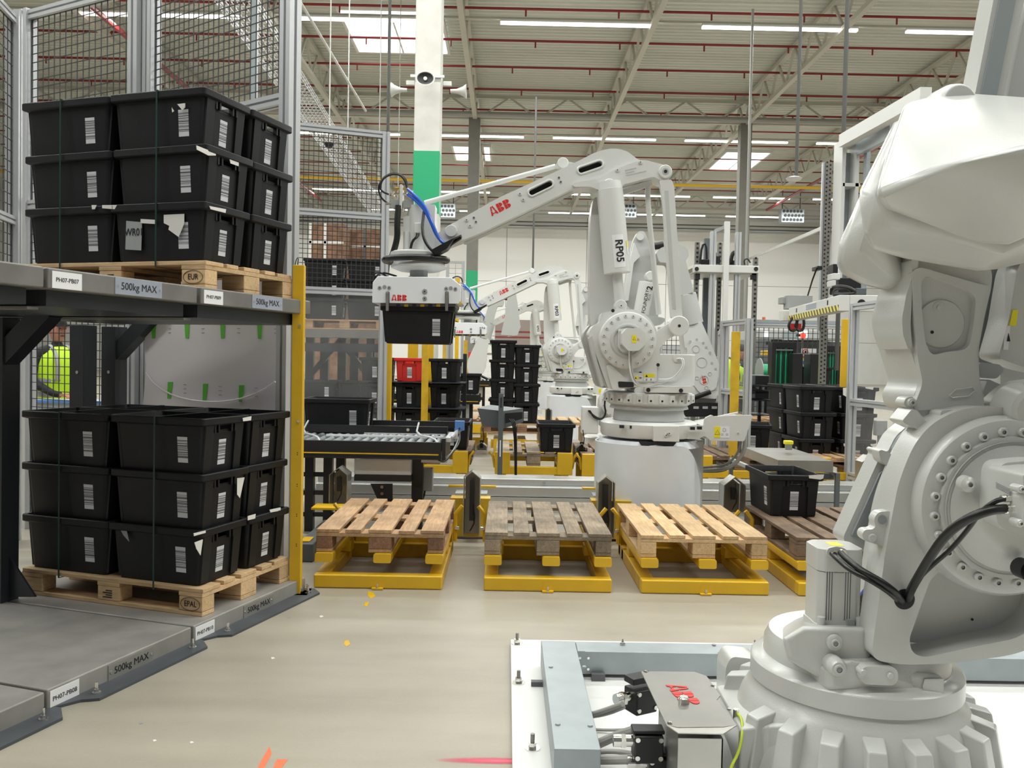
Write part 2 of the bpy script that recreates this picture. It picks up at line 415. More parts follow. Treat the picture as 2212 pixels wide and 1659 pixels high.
wall('wall_right', (42, 65, 0), (42, -12, 0), 13.4, 'white panelled right wall of the hall')
# roof trusses running away from the camera, and the two cross girders
def truss(name, p0, p1, z0, z1, step, label, cat='truss', group=None, chord=.14):
    p0 = Vector(p0); p1 = Vector(p1); mid = (p0 + p1) / 2
    t = T(name, label, cat, (mid.x, mid.y, z0), group=group)
    MB().bar(p0 + V(0, 0, z0), p1 + V(0, 0, z0), chord * 1.3, chord * 1.1).build('bottom_chord', 'truss', t, smooth=False)
    MB().bar(p0 + V(0, 0, z1), p1 + V(0, 0, z1), chord * 1.5, chord).build('top_chord', 'truss', t, smooth=False)
    L = (p1 - p0).length; d = (p1 - p0).normalized(); n = int(L / step)
    mp = None
    for i in range(n):
        a = p0 + d * (i * step)
        for q, (s, e) in enumerate((((a + V(0, 0, z0)), (a + d * step * .5 + V(0, 0, z1))), ((a + d * step * .5 + V(0, 0, z1)), (a + d * step + V(0, 0, z0))))):
            MB().bar(s, e, .08, .08).build('web_bar', 'truss', t, smooth=False)
    return t
names = {-5: 'third roof truss to the left of the green-banded column', -4: 'second roof truss to the left of the green-banded column', }
tx = [(-13.6, 'far left roof truss seen through the wire fence'), (-7.6, 'roof truss descending behind the cable tray, left of the green-banded column'),
      (-1.6, 'roof truss running just right of the white column with horn speakers'), (4.4, 'roof truss passing above the raised elbow of the RP05 robot'),
      (10.4, 'roof truss passing behind the two hanging poles'), (16.4, 'right-hand roof truss with a red pipe beside it')]
for x, lb in tx:
    truss('roof_truss', (x, 16, 0), (x, 64.5, 0), 12.0, 13.12, 1.9, lb, 'truss', 'roof trusses')
truss('cross_girder', (-30, 38.5, 0), (36, 38.5, 0), 12.05, 12.95, 2.6, 'cross girder of zigzag bars over the far grey columns', 'girder')
truss('cross_girder', (-30, 60, 0), (36, 60, 0), 12.05, 12.95, 2.6, 'cross girder nearest the rear wall', 'girder')
for y, z, r, lb in ((38.0, 12.05, .13, 'thick pale pipe running along the middle cross girder'), (60.2, 11.4, .13, 'pale pipe running across just before the rear wall'),
                    (62.5, 10.9, .09, 'slim grey pipe high on the rear wall')):
    tag(MB().cyl((-30, y, z), (36, y, z), r, n=10).build('ceiling_pipe', 'pipe_grey'), lb, 'pipe')
tag(MB().cyl((-30, 47, 11.0), (36, 47, 11.0), .09, n=8).build('gas_pipe', 'pipe_yellow'), 'yellow gas pipe crossing under the far roof', 'pipe')
ordn = ['nearest', 'second', 'third', 'fourth', 'fifth', 'sixth', 'seventh', 'eighth', 'ninth', 'tenth', 'eleventh', 'twelfth', 'thirteenth', 'fourteenth']
ys = [25.4, 28.2, 31, 33.8, 36.6, 39.6, 42.4, 45.2, 48.2, 51.0, 54, 57, 61]
for i, y in enumerate(ys):
    m = MB().cyl((-32, y, 12.72), (38, y, 12.72), .045 if y < 40 else .035, n=8)
    s = T('sprinkler_pipe', '%s red sprinkler pipe across the roof, counted from the camera' % ordn[i], 'pipe', (3, y, 12.72), group='red sprinkler pipes')
    m.build('pipe_run', 'pipe_red', s)
    if y < 40:
        for j in range(-9, 13): MB().cyl((j * 3 + .4 * (i % 3), y, 12.72), (j * 3 + .4 * (i % 3), y, 12.48), .03, n=6).build('sprinkler_head', 'pipe_red', s)
tag(MB().cyl((17.2, 24, 11.7), (17.2, 58, 11.7), .09, n=8).build('sprinkler_main', 'pipe_red'), 'thick red main pipe running along the right-hand truss', 'pipe')
tag(MB().cyl((-12.6, 22, 11.7), (-12.6, 58, 11.7), .09, n=8).build('sprinkler_main', 'pipe_red'), 'red main pipe running away behind the wire fence at left', 'pipe')
# skylights
for i, (x0, x1, y0, y1) in enumerate(((-5.9, -2.5, 29.6, 33.6), (-3.2, -1.2, 48.2, 51.5), (12.0, 14.4, 48.2, 52.5))):
    s = MB().box((x0, y0, 13.16), (x1, y1, 13.22)).build('window_%d' % (i + 1), 'skylight', smooth=False); struct(s, 'bright skylight in the roof')
    m = MB()
    for a, b in (((x0 - .1, y0 - .1, 13.1), (x0, y1 + .1, 13.3)), ((x1, y0 - .1, 13.1), (x1 + .1, y1 + .1, 13.3)), ((x0, y0 - .1, 13.1), (x1, y0, 13.3)), ((x0, y1, 13.1), (x1, y1 + .1, 13.3)), (((x0 + x1) / 2 - .03, y0, 13.12), ((x0 + x1) / 2 + .03, y1, 13.3))): m.box(a, b)
    m.build('frame', 'wall_white', s, smooth=False)
# light rows
rows = [(27.5, [-13.5, -7.35, -.4, 5.95, 12.4], 'front row of ceiling lights'), (41.5, [-16.3, -10.2, -4.3, 2.0, 8.3, 14.6], 'second row of ceiling lights'),
        (55.5, [-19, -12.6, -6.2, .2, 6.6, 13.0, 19.4], 'third row of ceiling lights'), (62.6, [-10, -3.6, 2.8, 9.2, 15.6], 'last row of ceiling lights')]
# each: five-metre luminaire, left edge x
for ri, (y, xs, g) in enumerate(rows):
    MB().bar((-24, y, 12.12), (26, y, 12.12), .08, .07)
    rail = MB().box((-24, y - .04, 12.1), (26, y + .04, 12.17)); rail.build('lighting_rail', 'truss', smooth=False)
    tag(bpy.data.objects['lighting_rail' if ri == 0 else 'lighting_rail.%03d' % ri], ['long rail carrying the front row of lights', 'long rail carrying the second row of lights', 'long rail carrying the third row of lights', 'long rail carrying the last row of lights'][ri], 'rail')
    for j, x in enumerate(xs):
        pos = ordn[j] if j else 'first'
        t = T('strip_light', '%s strip light from the left in the %s' % (pos, g[:-17] + ' row' if False else g.replace(' of ceiling lights', '')), 'light', (x + 2.5, y, 12.1), group=g)
        MB().box((x, y - .06, 12.02), (x + 4.9, y + .06, 12.1)).build('housing', 'white_paint', t, smooth=False)
        MB().box((x, y - .07, 11.96), (x + 4.9, y + .07, 12.02)).build('diffuser', 'led', t, smooth=False)
# near rows above the camera, out of the picture: real luminaires under the same roof
for yi, y in enumerate((-.5, 6.5, 13.5)):
    for xi, x in enumerate((-12.5, -6, .5, 7, 13.5)):
        t = T('strip_light', 'strip light over the near cells, %s, %s from the left' % (['row behind the camera', 'row above the front pallets', 'row above the white column'][yi], ordn[xi] if xi else 'first'), 'light', (x + 2.5, y, 12.1), group='near rows of ceiling lights')
        MB().box((x, y - .13, 11.93), (x + 4.9, y + .13, 12.02)).build('diffuser', 'led', t, smooth=False)
# columns
def column(x, y, w, z1, zg, c_low, c_top, label, ztop=None):
    c = T('concrete_column', label, 'column', (x, y, 0))
    MB().box((x - w / 2, y - w / 2, 0), (x + w / 2, y + w / 2, z1)).build('shaft', c_top, c, bevel=.02)
    h = w / 2 + .004
    MB().box((x - h, y - h, zg[0]), (x + h, y + h, zg[1])).build('green_band', 'green_paint', c, bevel=.02)
    return c
cg = column(-1.62, 17.0, .5, 12, (4.2, 5.42), '', 'col_white', 'tall white concrete column with green band and three horn speakers')
column(-1.62, 38.5, .5, 12, (3.95, 5.3), '', 'col_grey', 'grey concrete column with green band behind the RP05 robot arm')
column(10.35, 38.5, .5, 12, (.4, 1.4), '', 'col_grey', 'grey concrete column behind the white strapping gantry')
# horn speakers on the white column
for dx, dy, rz, lb in ((0, -.44, 0, 'horn speaker facing the camera on the white column'), (-.42, 0, -90, 'white horn speaker on the left side of the column'), (.42, 0, 90, 'white horn speaker on the right side of the column')):
    zz = P(916, 185, 16.7).z
    t = T('horn_speaker', lb, 'speaker', (-1.62 + dx, 17 + dy, zz), rotz=math.radians(rz), group='horn speakers on the column')
    MB().lathe([(.04, 0), (.05, -.12), (.10, -.24), (.15, -.30), (.16, -.31), (.14, -.31), (.08, -.2), (.0, -.1)], (0, 0, 0), 'Y', 20, 1.15, .85).build('horn', 'white_paint', t, world=False)
    MB().lathe([(0, -.25), (.13, -.295)], (0, 0, 0), 'Y', 20, 1.15, .85).build('mouth', 'black_plastic', t, world=False)
    MB().cyl((0, -.22, 0), (0, -.30, 0), .035, n=12).build('driver_cap', 'white_paint', t, world=False)
    MB().box((-.03, -.02, .1), (.03, .14, .18)).build('bracket', 'white_paint', t, world=False)
tag(MB().bar((-1.95, 16.72, 6.82), (-1.3, 16.72, 6.82), .03, .05).build('speaker_rail', 'alu'), 'metal rail strapped round the white column above the speakers', 'rail')
# hanging poles, wires
def pole(px0, py0, px1, py1, y, r, label, material='pole_dark', cat='pole'):
    a, b = P(px0, py0, y), P(px1, py1, y); a.x = (a.x + b.x) / 2; b.x = a.x
    return tag(MB().cyl(a, b, r, n=8).build('hanging_pole', material), label, cat)
pole(1731, -40, 1721, 380, 14, .028, 'left one of two dark poles hanging before the right truss')
pole(1829, -40, 1810, 800, 13, .034, 'right one of two dark poles hanging before the right truss')
pole(843, -40, 838, 285, 12, .022, 'dark pole hanging to the left of the white column')
pole(1627, 20, 1607, 700, 24, .04, 'thin pole hanging just right of the far grey column', 'pipe_grey')
pole(1161, 210, 1148, 600, 30, .035, 'thin rod hanging above the third robot arm')
tag(MB().tube([P(640, -10, 12), P(790, 240, 15)], .02, n=6).build('hanging_conduit', 'white_paint'), 'white conduit sloping down left of the white column', 'conduit')
w0 = P(1715, 385, 14); wt = T('wifi_antenna', 'small white ceiling antenna disc under the left hanging pole', 'antenna', w0)
MB().lathe([(0, -.04), (.10, -.035), (.13, 0), (.05, .03), (0, .03)], w0, n=20).build('disc', 'white_paint', wt)
# wire cable tray running away at left
a, b = P(640, 205, 9.5), P(905, 548, 26); a.z = b.z = 5.2
a = G(640, 205, 5.2); b = G(820, 470, 5.2)
ct = T('cable_tray', 'wire mesh cable tray running away above the left fence', 'cable tray', (a + b) / 2)
d = (b - a).normalized(); sd = V(d.y, -d.x, 0); m = MB(); a2 = a - d * 6
for k in range(8): m.bar(a2 + sd * (-.2 + .06 * k), b + sd * (-.2 + .06 * k), .012)
for zz in (.05, .1):
    for s_ in (-.2, .22): m.bar(a2 + sd * s_ + V(0, 0, zz), b + sd * s_ + V(0, 0, zz), .012)
L = (b - a2).length; i = 0
while i * .15 < L:
    q = a2 + d * i * .15; m.bar(q + sd * -.2, q + sd * .22, .012); m.bar(q + sd * -.2, q + sd * -.2 + V(0, 0, .1), .012); m.bar(q + sd * .22, q + sd * .22 + V(0, 0, .1), .012); i += 1
m.build('tray_mesh', 'tray_wire', ct, smooth=False, kind='stuff')
for k in range(3):
    q = a + d * (3 + k * 5)
    MB().cyl(q + sd * .3, q + sd * .3 + V(0, 0, 8), .012, n=6).build('hanger', 'tray_wire', ct)
cmp_ = P(711, 312, 13); t = T('dome_camera', 'small dark dome camera hanging behind the wire fence', 'camera', cmp_)
MB().lathe([(0, -.06), (.05, -.04), (.07, 0), (.07, .02), (0, .02)], cmp_, n=16).build('dome', 'black_plastic', t); MB().cyl(cmp_, cmp_ + V(0, 0, 6), .01, n=6).build('drop_rod', 'white_paint', t)
# pipe-end racks high on the rear wall
for (px, lb) in ((959, 'rack of round pipe ends high behind the green band'), (1350, 'rack of round pipe ends behind the RP05 cylinder'), (1712, 'rack of round pipe ends high on the rear wall at right')):
    q = P(px, 455, 58); q.z = P(px, 455 if px < 1500 else 466, 58).z
    t = T('pipe_rack', lb, 'pipe rack', q)
    MB().box(q + V(-.75, -.1, -.45), q + V(.75, .6, .45)).build('box', 'galv', t, smooth=False)
    for hx in (-.6, .6): MB().cyl(q + V(hx, .3, .45), V(q.x + hx, q.y + .3, 13.35), .03, n=6).build('hanger', 'pole_dark', t)
    for r_ in range(3):
        for c_ in range(6): MB().cyl(q + V(-.6 + c_ * .23 + .1 * (r_ % 2), -.13, -.28 + r_ * .28), q + V(-.6 + c_ * .23 + .1 * (r_ % 2), -.05, -.28 + r_ * .28), .095, n=10).build('pipe_end', 'black_plastic', t)
for z, lb in ((P(1300, 480, 64).z, 'upper thin dark pipe along the rear wall'), (P(1300, 488, 64).z, 'lower thin dark pipe along the rear wall')):
    tag(MB().cyl((-20, 64.5, z), (24, 64.5, z), .05, n=6).build('wall_pipe', 'alu_dark'), lb, 'pipe')
# dark loading door with red stripes in the rear wall
q0 = P(1070, 690, 64.8); q1 = P(1200, 775, 64.8)
dd = MB().box((q0.x, 64.8, 0), (q1.x, 64.94, q0.z)).build('door_1', 'wall_dark', smooth=False); struct(dd, 'brown dock door with red stripes in the rear wall')
for zz in (3.0, 3.4): MB().box((q0.x, 64.76, zz), (q1.x, 64.8, zz + .1)).build('red_stripe', 'pipe_red', dd, smooth=False)
# floor marks
def decal(name, pts, material, label, cat='floor mark', z=.0012):
    vs = [G(x, y, z) for x, y in pts]; vs = [V(v.x, v.y, 0) for v in vs]; k = len(vs)
    m = MB().add([V(v.x, v.y, zz) for zz in (0.0004, z) for v in vs], [tuple(range(k)), tuple(range(k, 2 * k))[::-1]] + [(i, (i + 1) % k, k + (i + 1) % k, k + i) for i in range(k)])
    return tag(m.build(name, material, smooth=False), label, cat)
decal('tape_mark', [(582, 1612), (587, 1628), (570, 1659), (556, 1659), (566, 1640)], 'tape_orange', 'pointed orange tape scrap at the bottom edge of the floor')
decal('tape_mark', [(598, 1640), (622, 1640), (608, 1659), (590, 1659)], 'tape_orange', 'smaller orange tape scrap beside the pointed one')
decal('paint_flake', [(795, 1276), (806, 1280), (812, 1288), (800, 1292), (794, 1286)], 'yellow', 'yellow paint flake in front of the first pallet stand')
decal('paint_flake', [(788, 1301), (798, 1300), (793, 1310), (786, 1308)], 'yellow', 'small yellow paint flake in front of the first stand, farther out')
decal('paint_flake', [(745, 1384), (752, 1382), (757, 1391), (748, 1396), (743, 1391)], 'yellow', 'lone yellow paint flake out on the open floor')
# pink sprayed marker on the floor
def spray(name, px, py, sx, sy, label):
    m = bpy.data.materials.new('pink_spray'); m.use_nodes = True; nt = m.node_tree; b = nt.nodes['Principled BSDF']; b.inputs['Base Color'].default_value = (.75, .12, .18, 1); b.inputs['Roughness'].default_value = .6
    tc = nt.nodes.new('ShaderNodeTexCoord'); mp = nt.nodes.new('ShaderNodeMapping'); mp.inputs['Location'].default_value = (-1, -1, 0); mp.inputs['Scale'].default_value = (2, 2, 0)
    g = nt.nodes.new('ShaderNodeTexGradient'); g.gradient_type = 'SPHERICAL'; nt.links.new(tc.outputs['Generated'], mp.inputs[0]); nt.links.new(mp.outputs[0], g.inputs[0])
    mu = nt.nodes.new('ShaderNodeMath'); mu.operation = 'MULTIPLY'; mu.inputs[1].default_value = 1.1; mu.use_clamp = True; nt.links.new(g.outputs[0], mu.inputs[0]); nt.links.new(mu.outputs[0], b.inputs['Alpha'])
    q = G(px, py); o = MB().box((q.x - sx, q.y - sy, .0003), (q.x + sx, q.y + sy, .001)).build(name, m, smooth=False); tag(o, label, 'floor mark')
spray('paint_spray', 1080, 1644, .24, .028, 'faint pink spray mark on the floor at the base plate edge')
random.seed(3)
for i in range(6):
    x, y = [(690, 1330), (330, 1598), (410, 1602), (585, 1420), (300, 1560), (620, 1332)][i]
    decal('debris_chip', [(x, y), (x + 6, y - 1), (x + 9, y + 2), (x + 2, y + 4)], 'tape_white' if i < 4 else 'ink_grey', ['tiny chip on the floor right of the yellow post', 'tiny pale chip left on the lower floor', 'tiny pale chip beside the lower left shelf flange', 'tiny chip in the middle of the left floor', 'tiny dark chip near the lower left flange', 'tiny dark chip just below the yellow post'][i], 'debris')
# ================================================================== PROTOTYPES: crate, pallet
def rrect(hx, hy, r, z, n=3):
    out = []
    for cx, cy, a in ((hx - r, hy - r, 0), (-hx + r, hy - r, PI / 2), (-hx + r, -hy + r, PI), (hx - r, -hy + r, 1.5 * PI)):
        for i in range(n + 1):
            t = a + PI / 2 * i / n; out.append(V(cx + r * math.cos(t), cy + r * math.sin(t), z))
    return out
def crate_body(hh=.30):
    rings = [(.252, .162, .02, 0.0), (.272, .178, .025, hh - .045), (.276, .182, .02, hh - .044), (.297, .197, .02, hh - .038), (.30, .20, .02, hh - .034), (.30, .20, .02, hh - .004), (.297, .197, .02, hh),
             (.281, .183, .02, hh), (.267, .173, .022, hh - .04), (.247, .157, .018, .012)]
    vs = []; n = 16
    for hx, hy, r, z in rings: vs += rrect(hx, hy, r, z)
    fs = [(k * n + i, k * n + (i + 1) % n, (k + 1) * n + (i + 1) % n, (k + 1) * n + i) for k in range(len(rings) - 1) for i in range(n)]
    fs += [tuple(range(n))[::-1], tuple(range((len(rings) - 1) * n, len(rings) * n))]
    return MB().add(vs, fs)
def apply_cut(o, boxes):
    m = MB()
    for a, b in boxes: m.box(a, b)
    c = m.build('cutter', 'crate_black', smooth=False)
    md = o.modifiers.new('b', 'BOOLEAN'); md.object = c; md.operation = 'DIFFERENCE'; md.solver = 'EXACT'
    dg = bpy.context.evaluated_depsgraph_get(); me = bpy.data.meshes.new_from_object(o.evaluated_get(dg))
    o.modifiers.clear(); o.data = me; me.shade_smooth(); me.set_sharp_from_angle(angle=.62)
    bpy.data.objects.remove(c)
def make_crate(name='plastic_crate', body='crate_black', rim='crate_rim', label='black crate', lbl=((1, .15), (-1, .15))):
    t = T(name, label, 'crate')
    b = crate_body().build('body', body, t, world=False)
    apply_cut(b, [((-.4, -.055, .232), (.4, .055, .254))])
    for s in (-1, 1):          # end walls
        m = MB(); m.box((min(s * .258, s * .2705), -.12, .216), (max(s * .258, s * .2705), .12, .222))
        #: two corner pillars and hooks under the rim
        for y in (-.125, .125): m.add([V(s * x, y + dy, z) for z, x, e in ((.01, .262, .03), (.262, .286, .034)) for dy in (-e, e) for x in (x - .02, x)], [(0, 1, 3, 2), (4, 6, 7, 5), (0, 4, 5, 1), (2, 3, 7, 6), (1, 5, 7, 3), (0, 2, 6, 4)])
        for y in (-.085, -.055, .055, .085): m.box((min(s * .262, s * .287), y - .006, .219), (max(s * .262, s * .287), y + .006, .262))
        m.build('end_rib', rim, t, world=False, smooth=False)
    for s in (-1, 1):          # barcode labels: near the right end of the long sides, middle of the short sides
        q = MB(); x0 = .118
        vs = []
        for z in (.065, .20):
            yy = .162 + .016 * z / .255 + .0012
            vs += [V(s * -x0 * -1, -s * yy, z), V(s * (x0 + .062), -s * yy, z)]
        q.add(vs + [v + V(0, s * .001, 0) for v in vs], [(0, 1, 3, 2), (4, 6, 7, 5), (0, 4, 5, 1), (2, 3, 7, 6), (1, 5, 7, 3), (0, 2, 6, 4)])
        q.build('barcode_label', 'barcode', t, world=False, smooth=False)
        q = MB(); vs = []
        for z in (.045, .18):
            xx = .252 + .020 * z / .255 + .0015
            vs += [V(s * xx, -.03, z), V(s * xx, .03, z)]
        q.add(vs + [v - V(s * .001, 0, 0) for v in vs], [(0, 1, 3, 2), (4, 6, 7, 5), (0, 4, 5, 1), (2, 3, 7, 6), (1, 5, 7, 3), (0, 2, 6, 4)])
        q.build('barcode_label', 'barcode', t, world=False, smooth=False)
    return t
CRATE = make_crate()
CRATE_RED = make_crate('plastic_crate', 'crate_red', 'crate_red', 'red plastic crate among black ones on the rack behind the yellow posts')
STEP = .288
def crate(loc, rotz, label, group=None, rot=None, red=False):
    o = place(CRATE_RED if red else CRATE, loc, rotz, label, group, rot)
    return o
def scrap(pts, material, parent, name='tape_scrap', t=.0012, nrm=None):
    """torn sticker lying on a surface: polygon of world points"""
    vs = [Vector(p) for p in pts]; n = nrm or (vs[1] - vs[0]).cross(vs[2] - vs[0]).normalized(); k = len(vs)
    return MB().add([v + n * t for v in vs] + [v - n * t for v in vs], [tuple(range(k)), tuple(range(k, 2 * k))[::-1]] + [(i, (i + 1) % k, k + (i + 1) % k, k + i) for i in range(k)]).build(name, material, parent, smooth=False)

def make_pallet(wd, label, wb=None, seed=1):
    rn = random.Random(seed); t = T('wooden_pallet', label, 'pallet'); wb = wb or wd
    ys = (-.3275, -.1675, 0, .1675, .3275); ws = (.145, .1, .145, .1, .145)
    for y, w_ in zip(ys, ws):
        e = rn.uniform(-.004, .004); j = rn.uniform(-.006, .006)
        MB().box((-.6 + j, y - w_ / 2, .122 + e * .3), (.6 + j, y + w_ / 2, .144 + e * .3)).build('top_board', wd, t, world=False, bevel=.003, seg=1, smooth=False)
    for x in (-.5275, 0, .5275):
        MB().box((x - .0725, -.4, .100), (x + .0725, .4, .1215)).build('cross_board', wd, t, world=False, smooth=False)
        for y, w_ in ((-.35, .1), (0, .145), (.35, .1)):
            MB().box((x - .0725, y - w_ / 2, .0225), (x + .0725, y + w_ / 2, .0995)).build('block', wb, t, world=False, smooth=False, bevel=.004, seg=1)
    for y, w_ in ((-.35, .1), (0, .145), (.35, .1)):
        MB().box((-.6, y - w_ / 2, 0), (.6, y + w_ / 2, .022)).build('skid', wd, t, world=False, smooth=False, bevel=.003, seg=1)
    return t
PAL = {k: make_pallet(*v) for k, v in dict(new=('wood_new', 'pallet', 'wood_new', 1), tan=('wood_tan', 'pallet', 'block_brown', 2), grey=('wood_grey', 'pallet', 'wood_grey', 3), dark=('wood_dark', 'pallet', 'wood_dark', 4), tan2=('wood_tan', 'pallet', 'wood_tan', 5)).items()}
def pallet(kind, loc, rotz, label, group=None): return place(PAL[kind], loc, rotz, label, group)

def groove_poly(w, h, g=None):
    """aluminium profile cross-section with one slot on every side"""
    g = g or min(w, h) * .22; a, b = w / 2, h / 2; d = min(w, h) * .22
    q = []
    q += [(-a, -b), (-g / 2, -b), (-g / 2, -b + d), (g / 2, -b + d), (g / 2, -b), (a, -b)]
    q += [(a, -g / 2), (a - d, -g / 2), (a - d, g / 2), (a, g / 2), (a, b)]
    q += [(g / 2, b), (g / 2, b - d), (-g / 2, b - d), (-g / 2, b), (-a, b)]
    q += [(-a, g / 2), (-a + d, g / 2), (-a + d, -g / 2), (-a, -g / 2)]
    return q
def prof(mb, p0, p1, w, h=None, up=(0, 0, 1)):
    h = h or w; poly = groove_poly(w, h); p0 = Vector(p0); p1 = Vector(p1); d = (p1 - p0).normalized(); up = Vector(up)
    if abs(d.dot(up)) > .99: up = V(0, 1, 0)
    sx = d.cross(up).normalized(); uy = sx.cross(d); n = len(poly)
    tris = geometry.tessellate_polygon([[V(x, y, 0) for x, y in poly]])
    mb.add([p + sx * a + uy * b for p in (p0, p1) for a, b in poly], [(i, (i + 1) % n, n + (i + 1) % n, n + i) for i in range(n)] + [tuple(t) for t in tris] + [tuple(i + n for i in t) for t in tris])
    return mb
def mesh_panel(mb, a, b, z0, z1, pitch=.05, r=.0028, pitch_z=None):
    a = Vector(a); b = Vector(b); L = (b - a).length; d = (b - a).normalized(); pitch_z = pitch_z or pitch
    n = int(L / pitch)
    for i in range(n + 1):
        p = a + d * (i * L / n); mb.sweep([(-r, -r), (r, -r), (r, r), (-r, r)], p + V(0, 0, z0), p + V(0, 0, z1), up=(d.y, -d.x, 0), cap=False)
    n = int((z1 - z0) / pitch_z); q = V(d.y, -d.x, 0) * r * 1.6
    for i in range(n + 1):
        z = z0 + (z1 - z0) * i / n; mb.sweep([(-r, -r), (r, -r), (r, r), (-r, r)], a + V(0, 0, z) + q, b + V(0, 0, z) + q, cap=False)
def fence(name, label, a, b, zs, fills, post=.06, rail=.05, wirecol='wire', pitch=.05, posts=(1, 1), cat='fence', r=.0028, group=None, mat_='alu', upz=None):
    """aluminium frame between two floor points: posts, rails at heights zs, and a fill for every bay: 'mesh', 'clear' or None"""
    a = Vector(a); b = Vector(b); a.z = b.z = 0; t = T(name, label, cat, (a + b) / 2, group=group); d = (b - a).normalized(); nn = (d.y, -d.x, 0)
    if posts[0]: prof(MB(), a, a + V(0, 0, upz or zs[-1] + rail / 2), post, post, nn).build('post', mat_, t, smooth=False)
    if posts[1]: prof(MB(), b, b + V(0, 0, upz or zs[-1] + rail / 2), post, post, nn).build('post', mat_, t, smooth=False)
    for z in zs: prof(MB(), a + d * post / 2 + V(0, 0, z), b - d * post / 2 + V(0, 0, z), rail).build('rail', mat_, t, smooth=False)
    for (z0, z1), f in zip(zip(zs, zs[1:]), fills):
        if f == 'mesh':
            m = MB(); mesh_panel(m, a + d * post * .55, b - d * post * .55, z0 + rail / 2, z1 - rail / 2, pitch, r); m.build('wire_mesh', wirecol, t, smooth=False, kind='stuff')
        elif f: 
            e = Vector(nn) * .002
            q = [a + d * post * .5, b - d * post * .5]
            MB().add([p + s * e + V(0, 0, z) for z in (z0 + rail / 2, z1 - rail / 2) for p in q for s in (-1, 1)], [(0, 1, 5, 4), (2, 6, 7, 3), (0, 4, 6, 2), (1, 3, 7, 5), (0, 2, 3, 1), (4, 5, 7, 6)]).build('clear_panel', f, t, smooth=False)
    return t
# ================================================================== LEFT: pallet rack with crate stacks
TH = math.radians(18.5)
RO = G(437, 1273, .234); RO.z = 0
RM = Matrix.Translation(RO) @ Matrix.Rotation(-TH, 4, 'Z')      # rack frame: x right along the front, y depth
def R(u, v, z=0): return RM @ V(u, v, z)
# lower platforms, stepped one behind the other
def platform(name, u0, u1, v0, v1, zt, label, tag_txt, tagpos, plate_side=True):
    t = T(name, label, 'platform', R((u0 + u1) / 2, (v0 + v1) / 2), -TH)
    m = MB(); m.box((u0, v0, zt - .085), (u1, v1, zt), RM); m.build('top_plate', 'platform_grey', t, bevel=.008, smooth=True)
    # floor flange running past the open side, corners cut
    f = [(u1 - .02, v0 - .03), (u1 + .05, v0 + .04 + .08), (u1 + .11, v0 + .16), (u1 + .11, v1 - .02), (u1 + .03, v1 + .05), (u1 - .02, v1 + .05)]
    vs = [R(a, b, z) for z in (0, .012) for a, b in f]; k = len(f)
    MB().add(vs, [tuple(range(k))[::-1], tuple(range(k, 2 * k))] + [(i, (i + 1) % k, k + (i + 1) % k, k + i) for i in range(k)]).build('floor_flange', 'flange_grey', t, smooth=False)
    for v in (v0 + .2, v1 - .06):
        q = R(u1 + .055, v, .012); b = MB().cyl(q, q + V(0, 0, .004), .018, n=12); b.cyl(q, q + V(0, 0, .016), .011, n=6); b.cyl(q, q + V(0, 0, .045), .006, n=8); b.build('anchor_bolt', 'chrome', t)
    MB().box((u0 + .02, v0 + .02, .0), (u1 - .03, v1 - .02, zt - .085), RM).build('plinth', 'rack_dark', t, smooth=False)
    # signs on the open (right) side
    def sign(va, vb, za, zb, txt, mt, size, ink, nm, screws=True):
        s = MB().box((u1, va, za), (u1 + .003, vb, zb), RM).build(nm, mt, t, smooth=False)
        c = R(u1 + .0036, (va + vb) / 2, (za + zb) / 2)
        text(txt, size, frame_mtx(c, R(u1, vb) - R(u1, va), (0, 0, 1)), ink, s)
        if screws:
            for v in (va + .015, vb - .015):
                q = R(u1 + .003, v, (za + zb) / 2); MB().cyl(q, q + (R(1, 0) - R(0, 0)) * .003, .006, n=10).build('screw', 'chrome', s)
    if plate_side:
        vm = v0 + (v1 - v0) * .53
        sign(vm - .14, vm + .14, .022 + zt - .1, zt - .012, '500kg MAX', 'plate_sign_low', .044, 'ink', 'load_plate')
        sign(v0 + .012, v0 + .16, zt - .085, zt - .012, tag_txt, 'label_white', .027, 'ink', 'position_label', False)
    return t
# platform edges measured along depth
def uv(px, py, z):
    q = RM.inverted() @ G(px, py, z); return q.x, q.y
U1 = .055
platform('steel_platform', -1.45, U1, -.135, .90, .09, 'low grey steel platform under the lower pallet of crates', 'PH07-PB10', 0)
platform('steel_platform', -1.75, U1, -1.02, -.15, .09, 'empty low grey steel platform nearest the yellow-marked floor, at lower left', 'PH07-PB08', 0)
platform('steel_platform', -1.75, U1 + .01, -1.9, -1.04, .09, 'corner of the nearest grey steel platform at the bottom left', 'PH07-PB06', 0, False)
